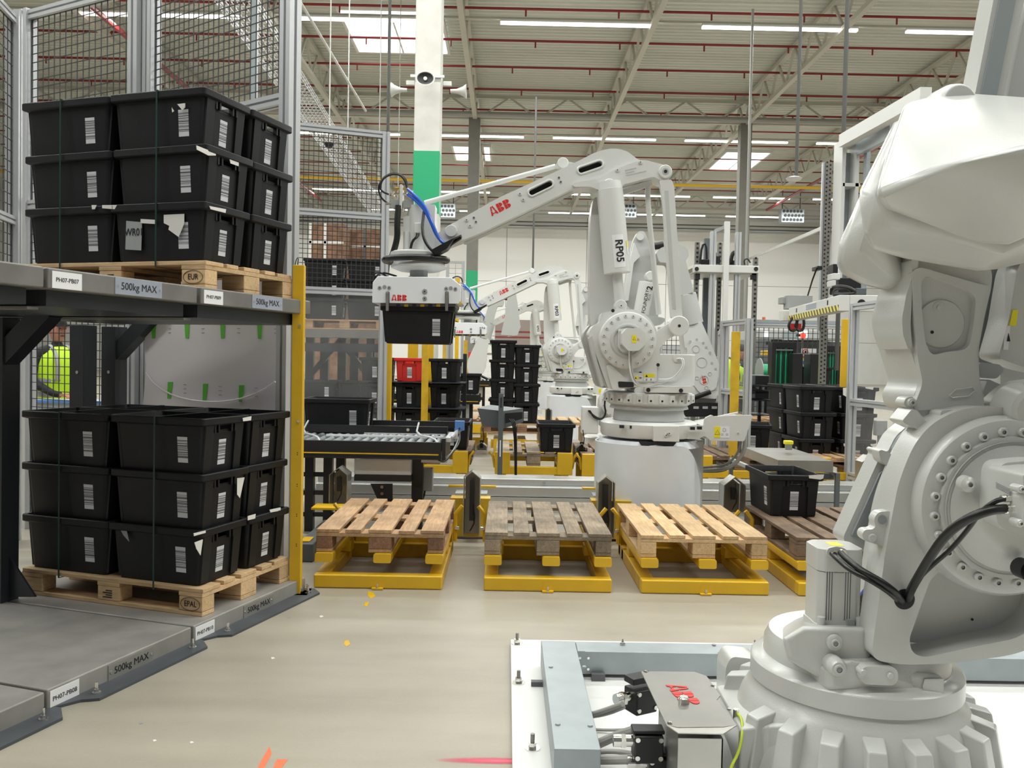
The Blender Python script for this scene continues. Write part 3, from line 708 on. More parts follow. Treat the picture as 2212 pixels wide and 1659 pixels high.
# upper shelf decks
ZU = 1.775
def shelf(u0, u1, v0, v1, label, txt, side_signs=True):
    t = T('shelf_deck', label, 'shelf', R((u0 + u1) / 2, (v0 + v1) / 2, ZU - .1), -TH)
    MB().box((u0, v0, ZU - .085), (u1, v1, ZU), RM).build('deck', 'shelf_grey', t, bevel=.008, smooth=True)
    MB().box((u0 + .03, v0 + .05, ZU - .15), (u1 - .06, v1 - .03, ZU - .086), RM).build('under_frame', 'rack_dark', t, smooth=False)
    m = MB().box((u0, v0 - .004, ZU - .165), (u1 - .1, v0 + .05, ZU - .155), RM); m.build('lower_lip', 'shelf_grey', t, smooth=False)
    def sign(va, vb, za, zb, tx, mt, size, nm, screws=True):
        s = MB().box((u1, va, za), (u1 + .003, vb, zb), RM).build(nm, mt, t, smooth=False)
        text(tx, size, frame_mtx(R(u1 + .0036, (va + vb) / 2, (za + zb) / 2), R(u1, vb) - R(u1, va), (0, 0, 1)), 'ink', s)
        if screws:
            for v in (va + .015, vb - .015):
                q = R(u1 + .003, v, (za + zb) / 2); MB().cyl(q, q + (R(1, 0) - R(0, 0)) * .003, .006, n=10).build('screw', 'chrome', s)
    if side_signs:
        vm = v0 + (v1 - v0) * .56
        sign(vm - .15, vm + .14, ZU - .078, ZU - .006, '500kg MAX', 'plate_sign', .046, 'load_plate')
        sign(v0 + .02, v0 + .17, ZU - .08, ZU - .012, txt, 'label_white', .025, 'position_label', False)
    return t
shelf(-1.45, U1, -.10, .92, 'upper grey shelf deck under the top pallet of crates', 'PH07-PB09')
shelf(-1.6, U1 - .005, -1.02, -.12, 'empty upper grey shelf deck at left, nearer the camera', 'PH07-PB07')
shelf(-1.6, U1, -1.9, -1.04, 'nearest upper grey shelf deck cut by the left edge', '', False)
# dark uprights, braces and gusset
def post_dark(u, v, z0, z1, w_, label):
    t = T('rack_upright', label, 'upright', R(u, v, z0), -TH)
    MB().box((u - w_ / 2, v - w_ / 2, z0), (u + w_ / 2, v + w_ / 2, z1), RM).build('post', 'rack_dark', t, bevel=.004)
    for k in range(3):
        q = R(u + .01, v - w_ / 2, .8 + .25 * k); MB().cyl(q, q + (R(0, -1) - R(0, 0)) * .006, .012, n=8).build('bolt', 'chrome', t)
    return t
# front left big upright with diagonal brace and triangular foot
def fp(px, py, v): 
    """point on the vertical rack plane at depth v (rack frame)"""
    d = ray(px, py); n = (R(0, 1) - R(0, 0)); o = R(0, v); t_ = (o - CAMPOS).dot(n) / d.dot(n); return CAMPOS + d * t_
def up_at(px, v):
    q = RM.inverted() @ fp(px, 760, v); return q.x
post_dark(up_at(180, 1.0), 1.0, 0, ZU - .155, .12, 'left one of the two dark uprights behind the lower crates')
post_dark(up_at(247, 1.25), 1.25, 0, ZU - .155, .12, 'right one of the two dark uprights behind the lower crates')
def plane_bar(a, b, w_, dep, nm, mt, par):
    n = (R(0, 1) - R(0, 0)); return MB().bar(a, b, dep, w_, up=n.cross((b - a).normalized())).build(nm, mt, par, smooth=False)
t = T('pallet_rack', 'big dark steel upright with diagonal brace and triangular foot at the left edge', 'rack frame', R(-1.5, -.12))
vf = -.14
a0 = fp(4, 1290, vf); a1 = fp(8, 700, vf); a1.z = ZU - .16; a0.z = .09
MB().bar(a0, a1, .11, .11, up=(R(0, 1) - R(0, 0))).build('post', 'rack_dark', t, smooth=False)
plane_bar(fp(-14, 800, vf), fp(110, 668, vf), .11, .09, 'diagonal_brace', 'rack_dark', t)
g = [fp(4, 1175, vf), fp(78, 1289, vf), fp(4, 1289, vf)]; n_ = (R(0, 1) - R(0, 0)) * .006
MB().add([p + n_ for p in g] + [p - n_ for p in g], [(0, 1, 2), (3, 5, 4), (0, 3, 4, 1), (1, 4, 5, 2), (2, 5, 3, 0)]).build('foot_gusset', 'rack_dark', t, smooth=False)
t = T('rack_brace', 'dark diagonal brace under the upper shelf, middle of the rack', 'brace', R(-1, 1.2, 1.2))
plane_bar(fp(245, 775, 1.25), fp(345, 668, 1.25), .10, .09, 'diagonal_bar', 'rack_dark', t)
# pallets
pl1 = pallet('new', R(-.6, .4, .09), -TH, 'new pale pallet stamped EPAL under the lower crate stack', 'pallets in the rack')
pl2 = pallet('new', R(-.6, .4, ZU), -TH, 'new pale pallet stamped EUR under the upper crate stack', 'pallets in the rack')
for pl, z0, s1 in ((pl1, .09, 'EPAL'), (pl2, ZU, 'EUR')):
    INV[pl.name] = (Matrix.Translation(R(-.6, .4, z0)) @ Matrix.Rotation(-TH, 4, 'Z')).inverted()
    c = R(-.0725, -.002, z0 + .06); text(s1, .042, frame_mtx(c, R(1, 0) - R(0, 0), (0, 0, 1)), 'ink', pl, 'stamp', sx=.85)
    for dx in (0,):
        m = MB(); ring = circ(0, 0, .034, 24); q = Matrix(frame_mtx(c, R(1, 0) - R(0, 0), (0, 0, 1)))
        pts = [q @ V(x * 1.75, y, 0) for x, y in ring]; m.tube(pts + [pts[0]], .0014, 4); m.build('stamp_ring', 'ink', pl, smooth=False)
    m = MB(); c2 = R(-.6, -.002, z0 + .06)
    for k in range(4): m.box((-.635 + .02 * (k % 2), -.003, z0 + .038 + .012 * k), (-.575, -.0005, z0 + .043 + .012 * k), RM)
    m.build('stamp_lines', 'ink', pl, smooth=False)
# crate stacks: 2 x 2 footprint, 3 layers
names_l = ['lowest', 'middle', 'top']; jit = random.Random(11)
stacks = {}
for si, (zb, sname) in enumerate(((.234, 'lower'), (ZU + .144, 'upper'))):
    for L in range(3):
        for cu, side in ((-.905, 'left'), (-.30, 'right')):
            for cv, dep in ((.2, 'front'), (.605, 'rear')):
                o = crate(R(cu + jit.uniform(-.012, .008), cv + jit.uniform(-.004, .004), zb + L * STEP), -TH + jit.uniform(-.012, .012),
                          'black crate, %s layer of the %s stack, %s %s' % (names_l[L], sname, dep, side), 'crates of the %s rack stack' % sname)
                stacks[(si, L, side, dep)] = o
                INV[o.name] = (Matrix.Translation(o.location) @ Matrix.Rotation(o.rotation_euler.z, 4, 'Z')).inverted()
# torn stickers
def scrap_uv(o, pts, v, material='tape_white'): return scrap([fp(px, py, v) for px, py in pts], material, o, nrm=(R(0, -1) - R(0, 0)))
def scrap_r(o, pts, u, material='tape_white'):
    n = R(1, 0) - R(0, 0); out = []
    for px, py in pts:
        d = ray(px, py); t_ = (R(u, 0) - CAMPOS).dot(n) / d.dot(n); out.append(CAMPOS + d * t_)
    return scrap(out, material, o, nrm=n)
s0 = stacks[(1, 0, 'right', 'front')]
st = scrap_uv(s0, [(273, 477), (307, 480), (305, 541), (271, 539)], .014, 'rack_box_grey')
INV[st.name] = INV[s0.name]
text('WR01', .056, frame_mtx(fp(289, 502, .0105), R(1, 0) - R(0, 0), (0, 0, 1)), 'ink', st, sx=.8)
scrap_uv(s0, [(354, 464), (398, 462), (398, 483), (386, 512), (364, 496), (366, 488), (354, 482)], .012)
scrap_uv(s0, [(304, 473), (338, 475), (337, 484), (304, 482)], .010)
s0 = stacks[(1, 2, 'right', 'front')]
scrap_uv(s0, [(383, 225), (400, 223), (400, 232), (394, 238)], .006); scrap_uv(s0, [(371, 232), (376, 240), (372, 243)], .006)
scrap_r(stacks[(1, 1, 'right', 'front')], [(424, 314), (466, 331), (466, 336), (450, 336), (425, 323)], .003)
scrap_r(stacks[(1, 1, 'right', 'rear')], [(495, 341), (516, 348), (515, 359), (498, 353)], .003)
scrap_r(stacks[(1, 0, 'right', 'front')], [(452, 445), (488, 452), (487, 460), (455, 452)], .003)
scrap_uv(stacks[(1, 0, 'right', 'front')], [(221, 443), (253, 443), (248, 452), (221, 450)], -.004)
scrap_uv(stacks[(1, 0, 'left', 'front')], [(198, 443), (209, 443), (205, 452), (199, 452)], -.004)
s0 = stacks[(0, 0, 'right', 'front')]
scrap_uv(s0, [(255, 1133), (272, 1138), (279, 1170), (266, 1155)], .008, 'ink_grey')
scrap_r(s0, [(420, 1172), (438, 1165), (433, 1200), (424, 1185)], -.012); scrap_r(s0, [(418, 1152), (444, 1146), (444, 1151), (419, 1158)], .003)
s0 = stacks[(0, 1, 'right', 'rear')]; scrap_r(s0, [(512, 1033), (528, 1031), (518, 1076), (512, 1068)], -.012)
scrap_r(stacks[(0, 2, 'right', 'rear')], [(524, 903), (543, 899), (542, 908), (525, 910)], .003)
scrap_r(stacks[(0, 0, 'right', 'rear')], [(535, 1115), (552, 1110), (551, 1120), (535, 1124)], .003)
scrap_r(stacks[(0, 0, 'right', 'rear')], [(582, 1101), (606, 1096), (606, 1103), (584, 1107)], .003)
# green straps around each stack
for si, (zb, nm) in enumerate(((.234, 'lower'), (ZU + .144, 'upper'))):
    for u, w_ in ((-.93, 'left'), (-.30, 'right')):
        m = MB(); zt = zb + 2 * STEP + .302; zz = zb - .03
        pts = [R(u, -.008, zt), R(u, .81, zt), R(u, .81, zz), R(u, -.008, zz)]
        ux = R(1, 0) - R(0, 0)
        for p_, q_ in zip(pts, pts[1:] + pts[:1]):
            m.bar(p_, q_, .0016, .010, up=ux)
        tag(m.build('packing_strap', 'strap', smooth=False), 'dark green strap round the %s crate stack, %s one' % (nm, w_), 'strap', 'green packing straps')
# film-wrapped sheet with green print, standing behind the lower crates
q0, q1 = P(312, 690, 6.1), P(597, 690, 5.75); n = V(q1.y - q0.y, -(q1.x - q0.x), 0).normalized()
fm = T('wrapped_sheet', 'white film-wrapped sheet with green printed marks behind the lower crates', 'sheet', (q0 + q1) / 2 * 1.0)
def fpt(px, py, off=0):
    d = ray(px, py); t_ = (q0 - CAMPOS).dot(n) / d.dot(n); return CAMPOS + d * t_ + n * off
out = [(312, 600), (318, 640), (313, 680), (318, 690), (312, 740), (316, 790), (311, 850), (306, 900), (320, 1010), (600, 1000), (599, 600)]
vs = [fpt(*p) for p in out]; k = len(vs); bt = [v - n * .03 for v in vs]
MB().add(vs + bt, [tuple(range(k)), tuple(range(k, 2 * k))[::-1]] + [(i, (i + 1) % k, k + (i + 1) % k, k + i) for i in range(k)]).build('sheet', 'film', fm, smooth=False)
for (x, y, sk) in ((333, 713, 0), (405, 713, 0), (482, 713, 0), (562, 714, 0), (366, 843, 3), (442, 847, 3), (520, 850, 3)):
    ps = [(x - 6 + sk, y - 18), (x + 5 + sk, y - 18), (x + 3, y + 18), (x - 4, y + 18)]
    if n.y > 0: pass
    s_ = -1 if (q0 - CAMPOS).dot(n) > 0 else 1
    scrap([fpt(a, b, s_ * .003) for a, b in ps], 'film_green', fm, 'green_mark', .0008)
    m = MB()
    for kk in range(3):
        c = fpt(x + 34, y - 12 + kk * 9, s_ * .003); m.bar(c - V(.010, 0, 0), c + V(.010, 0, 0), .002, .004)
    m.build('faint_print', 'ink_grey', fm, smooth=False)
pts = [fpt(x, y, -s_ * -.012) for x, y in [(318, 805), (335, 830), (375, 855), (430, 868), (500, 868), (560, 850), (597, 825)]]
MB().tube(pts, .006, 6, 2).build('film_fold', 'film', fm)

# ---------------- aluminium mesh fence behind and above the rack
fa = P(20, 900, 4.6); fb = P(68, 900, 5.5); fc = P(296, 900, 6.4); fd = P(312, 900, 6.45); fe = P(617, 900, 5.75)
fe = V(P(618, 900, 5.5).x, 5.5, 0)
fd_ = V(P(298, 0, 6.4).x, 6.4, 0); fc_ = V(P(60, 300, 7.0).x, 7.0, 0)
fence('mesh_fence', 'left-hand bay of the aluminium mesh fence behind the rack', fc_, fd_, [.1, 2.6, 4.1], ['mesh', 'mesh'], post=.10, rail=.07, pitch=.065, upz=4.15)
fence('mesh_fence', 'tall aluminium mesh fence bay above the upper crates, left of the yellow post', fd_ + V(.12, -.04, 0), fe, [.1, 3.06, 4.9], [None, 'mesh'], post=.095, rail=.07, pitch=.055, upz=5.2)
g0, g1 = V(P(-80, 300, 5.6).x, 5.6, 0), V(P(30, 300, 6.5).x, 6.5, 0)
fence('mesh_fence', 'sliver of aluminium mesh fence at the left picture edge', g0, g1, [.1, 2.4, 3.88], ['mesh', 'mesh'], post=.09, rail=.06, pitch=.075, upz=3.95)
# slim grey perforated post behind the mesh
q = P(330, 300, 7.2); tag(MB().bar((q.x, q.y, 0), (q.x, q.y, 5.2), .09, .05).build('perforated_post', 'galv'), 'grey slotted steel post behind the upper mesh fence', 'post')
q = P(547, 300, 9); tag(MB().bar((q.x, q.y, 0), (q.x, q.y, 6.2), .07, .05).build('perforated_post', 'galv'), 'thin grey post far behind the upper mesh fence', 'post')

# ---------------- person in hi-vis behind the fence (partly hidden)
def person(loc, yaw, label, hgt=1.76, cap=True, sc=1.):
    t = T('person', label, 'person', loc, yaw)
    sk = [  # (x, y, z, r) joints, facing -y
        (0, 0, .96, .15), (0, .0, 1.15, .145), (0, .01, 1.32, .16), (0, .01, 1.43, .13), (0, -.005, 1.50, .055), (0, -.015, 1.56, .05),
        (-.10, 0, .90, .10), (-.11, -.01, .5, .065), (-.11, .02, .09, .045), (-.115, -.12, .04, .04),
        (.10, 0, .90, .10), (.11, -.01, .5, .065), (.11, .02, .09, .045), (.115, -.12, .04, .04),
        (-.19, .01, 1.42, .07), (-.25, .03, 1.15, .05), (-.17, -.22, 1.03, .035), (-.13, -.30, 1.02, .03),
        (.19, .01, 1.42, .07), (.25, .03, 1.15, .05), (.17, -.22, 1.03, .035), (.13, -.30, 1.02, .03)]
    ed = [(0, 1), (1, 2), (2, 3), (3, 4), (4, 5), (0, 6), (6, 7), (7, 8), (8, 9), (0, 10), (10, 11), (11, 12), (12, 13), (3, 14), (14, 15), (15, 16), (16, 17), (3, 18), (18, 19), (19, 20), (20, 21)]
    def skin(name, idx, infl, material, cut=None):
        use = sorted({i for e in idx for i in e}); mp_ = {a: i for i, a in enumerate(use)}
        me = bpy.data.meshes.new(name); me.from_pydata([V(*sk[i][:3]) * (hgt / 1.76) for i in use], [(mp_[a], mp_[b]) for a, b in idx], [])
        o = bpy.data.objects.new(name, me); COL.objects.link(o); md = o.modifiers.new('s', 'SKIN'); me.skin_vertices.new() if not me.skin_vertices else None
        for i, a in enumerate(use):
            sv = me.skin_vertices[0].data[i]; sv.radius = (sk[a][3] * infl, sk[a][3] * infl * (.72 if a < 4 else 1)); sv.use_root = (i == 0)
        o.modifiers.new('u', 'SUBSURF').levels = 2
        dg = bpy.context.evaluated_depsgraph_get(); nm = bpy.data.meshes.new_from_object(o.evaluated_get(dg)); bpy.data.objects.remove(o)
        nm.materials.clear(); nm.materials.append(M[material]); nm.shade_smooth(); nm.name = name
        ob = bpy.data.objects.new(name, nm); COL.objects.link(ob); ob.parent = t; return ob
    skin('body', ed, 1.0, 'cloth_black')
    MB().lathe([(.178, .94 * hgt / 1.76), (.195, 1.12 * hgt / 1.76), (.212, 1.30 * hgt / 1.76), (.198, 1.40 * hgt / 1.76), (.13, 1.475 * hgt / 1.76), (.075, 1.50 * hgt / 1.76)], (0, .0, 0), n=28, sy=.76).build('vest', 'hivis', t, world=False)
    s = hgt / 1.76
    m = MB()
    for z, rx in ((1.02, .188), (1.16, .20)): m.lathe([(rx, -.025), (rx + .004, 0), (rx, .025)], (0, 0, z * s), n=24, sy=.74)
    for x in (-.085, .085): m.tube([(x, -.150, 1.16 * s), (x, -.160, 1.32 * s), (x, -.08, 1.49 * s), (x, .08, 1.48 * s), (x, .160, 1.3 * s), (x, .150, 1.16 * s)], .022, 6, 1)
    m.build('reflective_stripe', 'hivis_stripe', t, world=False)
    hz = 1.655 * s
    m = MB(); prof_ = [(0, -.125), (.035, -.12), (.058, -.085), (.072, -.03), (.078, .03), (.068, .085), (.04, .115), (0, .122)]
    m.lathe(prof_, (0, -.02, hz), n=20, sy=1.22)
    m.add([V(-.012, -.112, hz + .01), V(.012, -.112, hz + .01), V(.017, -.108, hz - .035), V(-.017, -.108, hz - .035), V(0, -.138, hz - .03)], [(0, 1, 4), (1, 2, 4), (2, 3, 4), (3, 0, 4), (0, 3, 2, 1)])
    for x in (-.08, .08): m.lathe([(.0, -.03), (.012, -.02), (.014, .01), (0, .03)], (x, -.01, hz - .01), n=8)
    m.build('head', 'skin', t, world=False)
    m = MB()
    for x in (-.028, .028): m.lathe([(0, -.008), (.009, 0), (0, .008)], (x, -.103, hz + .012), n=8)
    m.box((-.022, -.108, hz - .062), (.022, -.098, hz - .056)); m.build('eyes_and_mouth', 'ink', t, world=False)
    m = MB(); m.lathe([(.080, .02), (.084, .05), (.072, .10), (.04, .128), (0, .134)], (0, -.015, hz), n=20, sy=1.2)
    if cap: m.box((-.06, -.175, hz + .035), (.06, -.09, hz + .048))
    m.build('cap' if cap else 'hair', 'cloth_black', t, world=False)
    # hands
    for sx_ in (-1, 1):
        m = MB(); c = V(sx_ * .125, -.315, 1.02) * s
        m.box(c + V(-.035, -.05, -.014), c + V(.035, .03, .014))
        for k in range(4): m.tube([c + V(-.026 + .0175 * k, -.045, 0), c + V(-.026 + .0175 * k, -.085, -.006), c + V(-.026 + .0175 * k, -.105 + .006 * abs(k - 1.5), -.028)], .0082, 6)
        m.tube([c + V(-sx_ * .03, .01, 0), c + V(-sx_ * .055, -.02, -.004), c + V(-sx_ * .05, -.05, -.012)], .0095, 6)
        m.build('hand', 'skin', t, world=False)
    return t
q = P(122, 800, 8.6)
person((q.x, 8.6, 0), math.radians(60), 'person in dark cap and yellow hi-vis vest working behind the left fence', 1.75)
# long bench in front of the person
t = T('work_bench', 'grey bench with a blue edge in front of the person behind the fence', 'bench', (q.x, 8.1, 0))
MB().box((q.x - .7, 7.9, .90), (q.x + 1.5, 8.15, .99)).build('top', 'galv', t, smooth=False)
MB().box((q.x - .7, 7.88, .965), (q.x + 1.5, 7.9, .99)).build('edge', 'switch_blue', t, smooth=False)
for dx in (-.6, .4, 1.4): MB().box((q.x + dx, 7.95, 0), (q.x + dx + .06, 8.1, .9)).build('leg', 'rack_dark', t, smooth=False)
# ================================================================== MIDDLE: pallet stands, guards, conveyors
YF = 5.40
def stand(xc, yf, label, group='yellow pallet stands', w_=.80, foot=True):
    """floor frame of yellow tube with three arms that carry a pallet (arms' top at z = .215)"""
    t = T('pallet_stand', label, 'pallet stand', (xc, yf, 0), group=group)
    h = w_ / 2
    m = MB(); m.box((xc - h, yf - .03, .0), (xc + h, yf + .05, .085)); m.build('front_tube', 'yellow', t, bevel=.01)
    for s in (-1, 1):
        MB().box((min(xc + s * h, xc + s * (h - .09)), yf + .05, 0), (max(xc + s * h, xc + s * (h - .09)), yf + 1.1, .085)).build('side_tube', 'yellow_dirty', t, bevel=.008)
    MB().box((xc - h, yf + .82, .0), (xc + h, yf + .9, .10)).build('cross_plate', 'yellow_dirty', t, bevel=.004)
    MB().box((xc - h + .1, yf + .88, .08), (xc + h - .1, yf + .96, .15)).build('cross_tube', 'yellow_dirty', t, bevel=.008)
    MB().box((xc - h, yf + .98, .0), (xc + h, yf + 1.06, .16)).build('rear_tube', 'yellow_dirty', t, bevel=.004)
    for s in (-1, 1):
        MB().box((min(xc + s * (h - .01), xc + s * (h - .12)), yf + .60, .085), (max(xc + s * (h - .01), xc + s * (h - .12)), yf + .72, .16)).build('upright', 'yellow', t, bevel=.006)
    for dx in (-.345, .02, .345):
        m = MB().prism(rpoly([(xc + dx - .055, .155), (xc + dx + .055, .155), (xc + dx + .055, .212), (xc + dx - .055, .212)], .012, 3), yf + .0, yf + 1.15); m.build('support_arm', 'yellow', t)
        MB().box((xc + dx - .05, yf + .66, .16), (xc + dx + .05, yf + .72, .21))
    if foot:
        MB().box((xc - .035, yf - .06, .003), (xc + .035, yf - .03, .012)).add([V(xc - .03, yf - .032, .012), V(xc + .03, yf - .032, .012), V(xc + .03, yf - .032, .06), V(xc - .03, yf - .032, .06)], [(0, 1, 2, 3)]).build('foot_tab', 'yellow', t, smooth=False)
        b = MB().cyl((xc, yf - .047, .01), (xc, yf - .047, .016), .012, n=10); b.cyl((xc, yf - .047, .01), (xc, yf - .047, .04), .006, n=8); b.build('anchor_bolt', 'chrome', t)
    for s in (-1, 1):   # side guide bracket
        x = xc + s * (h + .02)
        MB().tube([(x, yf + .95, .1), (x, yf + .95, .30), (x + s * .05, yf + .95, .36)], .016, 6).build('guide_bracket', 'yellow', t)
        MB().cyl((x, yf + .93, .2), (x + s * .03, yf + .93, .2), .012, n=8).build('bolt', 'chrome', t)
    return t
sx = []
for i, (pa, pb) in enumerate(((683, 957), (1047, 1320), (1383, 1658), (1700, 1978))):
    x = (G(pa, 1276, 0).x + G(pb, 1282, 0).x) / 2 if i < 3 else G(1700 - 16 + 137, 1290, 0).x
    sx.append(x)
xs_front = [P((pa + pb) / 2, 1200, YF).x for pa, pb in ((683, 957), (1047, 1320), (1383, 1658))]
xs_front.append(xs_front[2] + (xs_front[2] - xs_front[1]))
lab = ['first yellow pallet stand from the left, beside the tall yellow post', 'second yellow pallet stand from the left, under the grey pallet', 'third yellow pallet stand from the left, under the pale pallet', 'fourth yellow pallet stand, partly hidden by the near robot motor']
kinds = ['tan', 'grey', 'new', 'dark']
plab = ['tan pallet with reddish blocks on the first front stand', 'weathered grey pallet on the second front stand', 'new pale pallet on the third front stand', 'brown worn pallet on the fourth stand under an open crate']
for i, x in enumerate(xs_front):
    stand(x, YF - .03, lab[i]); pallet(kinds[i], (x, YF + .60, .2125), PI / 2, plab[i], 'front row pallets')
# crate on the fourth pallet
q = P(1706, 1108, YF + .33)
crate((P(1718, 1100, 6.1).x, 6.4, .3575), PI / 2 + .01, 'open empty black crate with torn white sticker on its rim, on the fourth pallet')
oc = bpy.context.scene.collection.objects
def cr_last(): 
    o = [o for o in COL.objects if o.name.startswith('plastic_crate')][-1]; return o
# deck plate in yellow behind the stands
def slab(name, a, b, material, label, cat, **k): return tag(MB().box(a, b).build(name, material, **k), label, cat)
dk = [(677, 745), (983, 1052)]
q0 = P(700, 1105, 6.65)
slab('yellow_plate', (P(675, 1105, 6.6).x, 6.55, .27), (P(760, 1105, 6.6).x, 6.75, .285), 'yellow', 'flat yellow plate just left of the first front pallet', 'plate')
# metal guards between stands
def guard(px, ptop, y, wpx, label, zbot=.02, shade='steel', lean=1, hole=True, dep=.14):
    c = P(px, ptop, y); s = wpx * y / F / 2; zt = c.z
    t = T('sensor_guard', label, 'guard', (c.x, y, zbot), group='folded steel sensor guards')
    th = .003; zs = zt - s * .8
    m = MB()
    # pitched cap folded over, and two side cheeks: an inverted channel with a gable top, open to the front
    out = [(c.x - s, zbot), (c.x - s, zs), (c.x, zt), (c.x + s, zs), (c.x + s, zbot)]
    inn = [(c.x + s - th * 2, zbot), (c.x + s - th * 2, zs - .002), (c.x, zt - .007), (c.x - s + th * 2, zs - .002), (c.x - s + th * 2, zbot)]
    m.prism(out + inn, y, y + dep); m.build('folded_cover', shade, t, smooth=False)
    MB().prism([(c.x - s + .01, zbot), (c.x + s - .01, zbot), (c.x + s - .01, zs - .01), (c.x, zt - .02), (c.x - s + .01, zs - .01)], y + dep - .012, y + dep - .006).build('back_plate', 'steel_dull', t, smooth=False)
    MB().box((c.x - .018, y + .03, zbot + .12), (c.x + .018, y + .06, zs - .02)).build('light_sensor', 'black_plastic', t, smooth=False)
    MB().tube([(c.x + .01, y + .03, zbot + .25), (c.x + .03, y + .02, zbot + .12), (c.x - .01, y + .02, zbot + .04)], .005, 6, 1).build('sensor_cable', 'rubber', t)
    return t
guard(1020, 1018, 6.72, 37, 'steel sensor guard between the first and second front pallets', .05)
guard(1311, 1028, 6.72, 38, 'steel sensor guard between the second and third front pallets', .05)
guard(731, 1010, 6.80, 40, 'steel sensor guard behind the left end of the first pallet', .25, dep=.18)
guard(1588, 1030, 6.75, 48, 'broad steel sensor guard between the third and fourth front pallets', .25, dep=.16)
guard(1040, 955, 9.2, 24, 'slim steel sensor guard behind the second pallet', .45)
guard(1257, 958, 9.2, 26, 'slim steel sensor guard just left of the white robot pedestal', .45)
guard(935, 878, 12.4, 14, 'far steel sensor guard beyond the long conveyor', .3)
guard(1186, 880, 12.4, 14, 'far steel sensor guard right of the stacked crates', .3)
# yellow sheet housings between stands (behind the guards)
for i, px in enumerate((1015, 1318)):
    c = P(px, 1150, 6.9); t = T('stand_connector', ['yellow sheet housing between the first and second stands', 'yellow sheet housing between the second and third stands'][i], 'housing', (c.x, 6.9, 0))
    MB().box((c.x - .16, 6.86, .02), (c.x + .16, 7.0, .33)).build('front_sheet', 'yellow_dirty', t, bevel=.004)
    MB().box((c.x - .13, 7.0, .33), (c.x + .13, 7.2, .345)).build('grey_top', 'galv', t, smooth=False)
    MB().box((c.x - .20, 7.22, .36), (c.x + .20, 7.30, .375)).build('yellow_top', 'yellow', t, smooth=False)
# long aluminium floor channel behind the stands
t = T('floor_channel', 'long pale aluminium channel on the floor behind the front pallets', 'cable channel', (0.5, 8.2, 0))
x0, x1 = P(690, 1060, 8.3).x, P(1960, 1060, 8.3).x
MB().box((x0, 8.1, 0), (x1, 8.5, .14)).build('base', 'galv_light', t, smooth=False)
MB().box((x0, 8.12, .145), (x1, 8.5, .24)).build('lid', 'galv_light', t, bevel=.01)
MB().box((x0, 8.22, .24), (x1, 8.5, .30)).build('upper_lid', 'galv_light', t, bevel=.008)
for k in range(9):
    xx = x0 + .3 + k * .62; MB().cyl((xx, 8.225, .27), (xx, 8.205, .27), .016, n=10).build('cap_screw', 'galv', t)

# ---------------- tall yellow post with base plate
def ypost(pxl, pxr, ptop, y, zb, label, depth=.06, base=False, material='yellow', inner=None):
    a = P(pxl, ptop, y); b = P(pxr, ptop, y); cx = (a.x + b.x) / 2; w_ = b.x - a.x
    t = T('yellow_post', label, 'post', (cx, y, zb))
    m = MB().box((cx - w_ / 2, y, zb), (cx + w_ / 2, y + depth, a.z)); m.build('channel', material, t, bevel=.004)
    if base:
        MB().box((cx - w_ / 2 - .005, y - .03, 0), (cx + w_ / 2 + .045, y + .12, .012)).build('foot_plate', 'yellow', t, smooth=False)
        for dx in (.0, .025):
            b_ = MB().cyl((cx + w_ / 2 + dx, y + .02 + dx * 2, .012), (cx + w_ / 2 + dx, y + .02 + dx * 2, .05), .007, n=8); b_.cyl((cx + w_ / 2 + dx, y + .02 + dx * 2, .012), (cx + w_ / 2 + dx, y + .02 + dx * 2, .024), .013, n=8); b_.build('anchor_bolt', 'chrome', t)
        for z in (1.62, 1.05): MB().cyl((cx + w_ * .18, y - .008, z), (cx + w_ * .18, y, z), .008, n=10).build('screw', 'chrome', t)
        for z in (.85, .66, .48, .30):
            for dz in (0, .012): MB().cyl((cx + w_ * .12, y - .001, z + dz), (cx + w_ * .12, y, z + dz), .0032, n=8).build('hole', 'ink', t)
    return t
ypost(632, 657, 572, 5.16, .0, 'tall yellow post bolted to the floor right of the rack', .05, True)
tag(MB().tube([P(637, 575, 5.2), P(640, 560, 5.2), P(645, 555, 5.2), P(643, 572, 5.2)], .003, 6, 1).build('post_cable', 'rubber'), 'tiny black cable on top of the tall yellow post', 'cable')
ypost(834, 848, 600, 8.6, 0, 'yellow post behind the gripper, leftmost of the four in the middle')
ypost(913, 927, 660, 10.2, 0, 'darker yellow post behind the crate hanging from the gripper', material='yellow_dirty')
ypost(882, 904, 690, 12.5, .9, 'wide yellow panel post behind the rack with the red crate', depth=.05)
ypost(927, 938, 650, 12.0, 0, 'pale yellow post right behind the darker one')
ypost(958, 966, 640, 16, 0, 'thin yellow post under the second gripper')
ypost(985, 993, 600, 19, 0, 'thin far yellow post right of the second gripper')
ypost(1002, 1010, 735, 24, 0, 'farthest yellow post before the white wall', material='yellow_dirty')

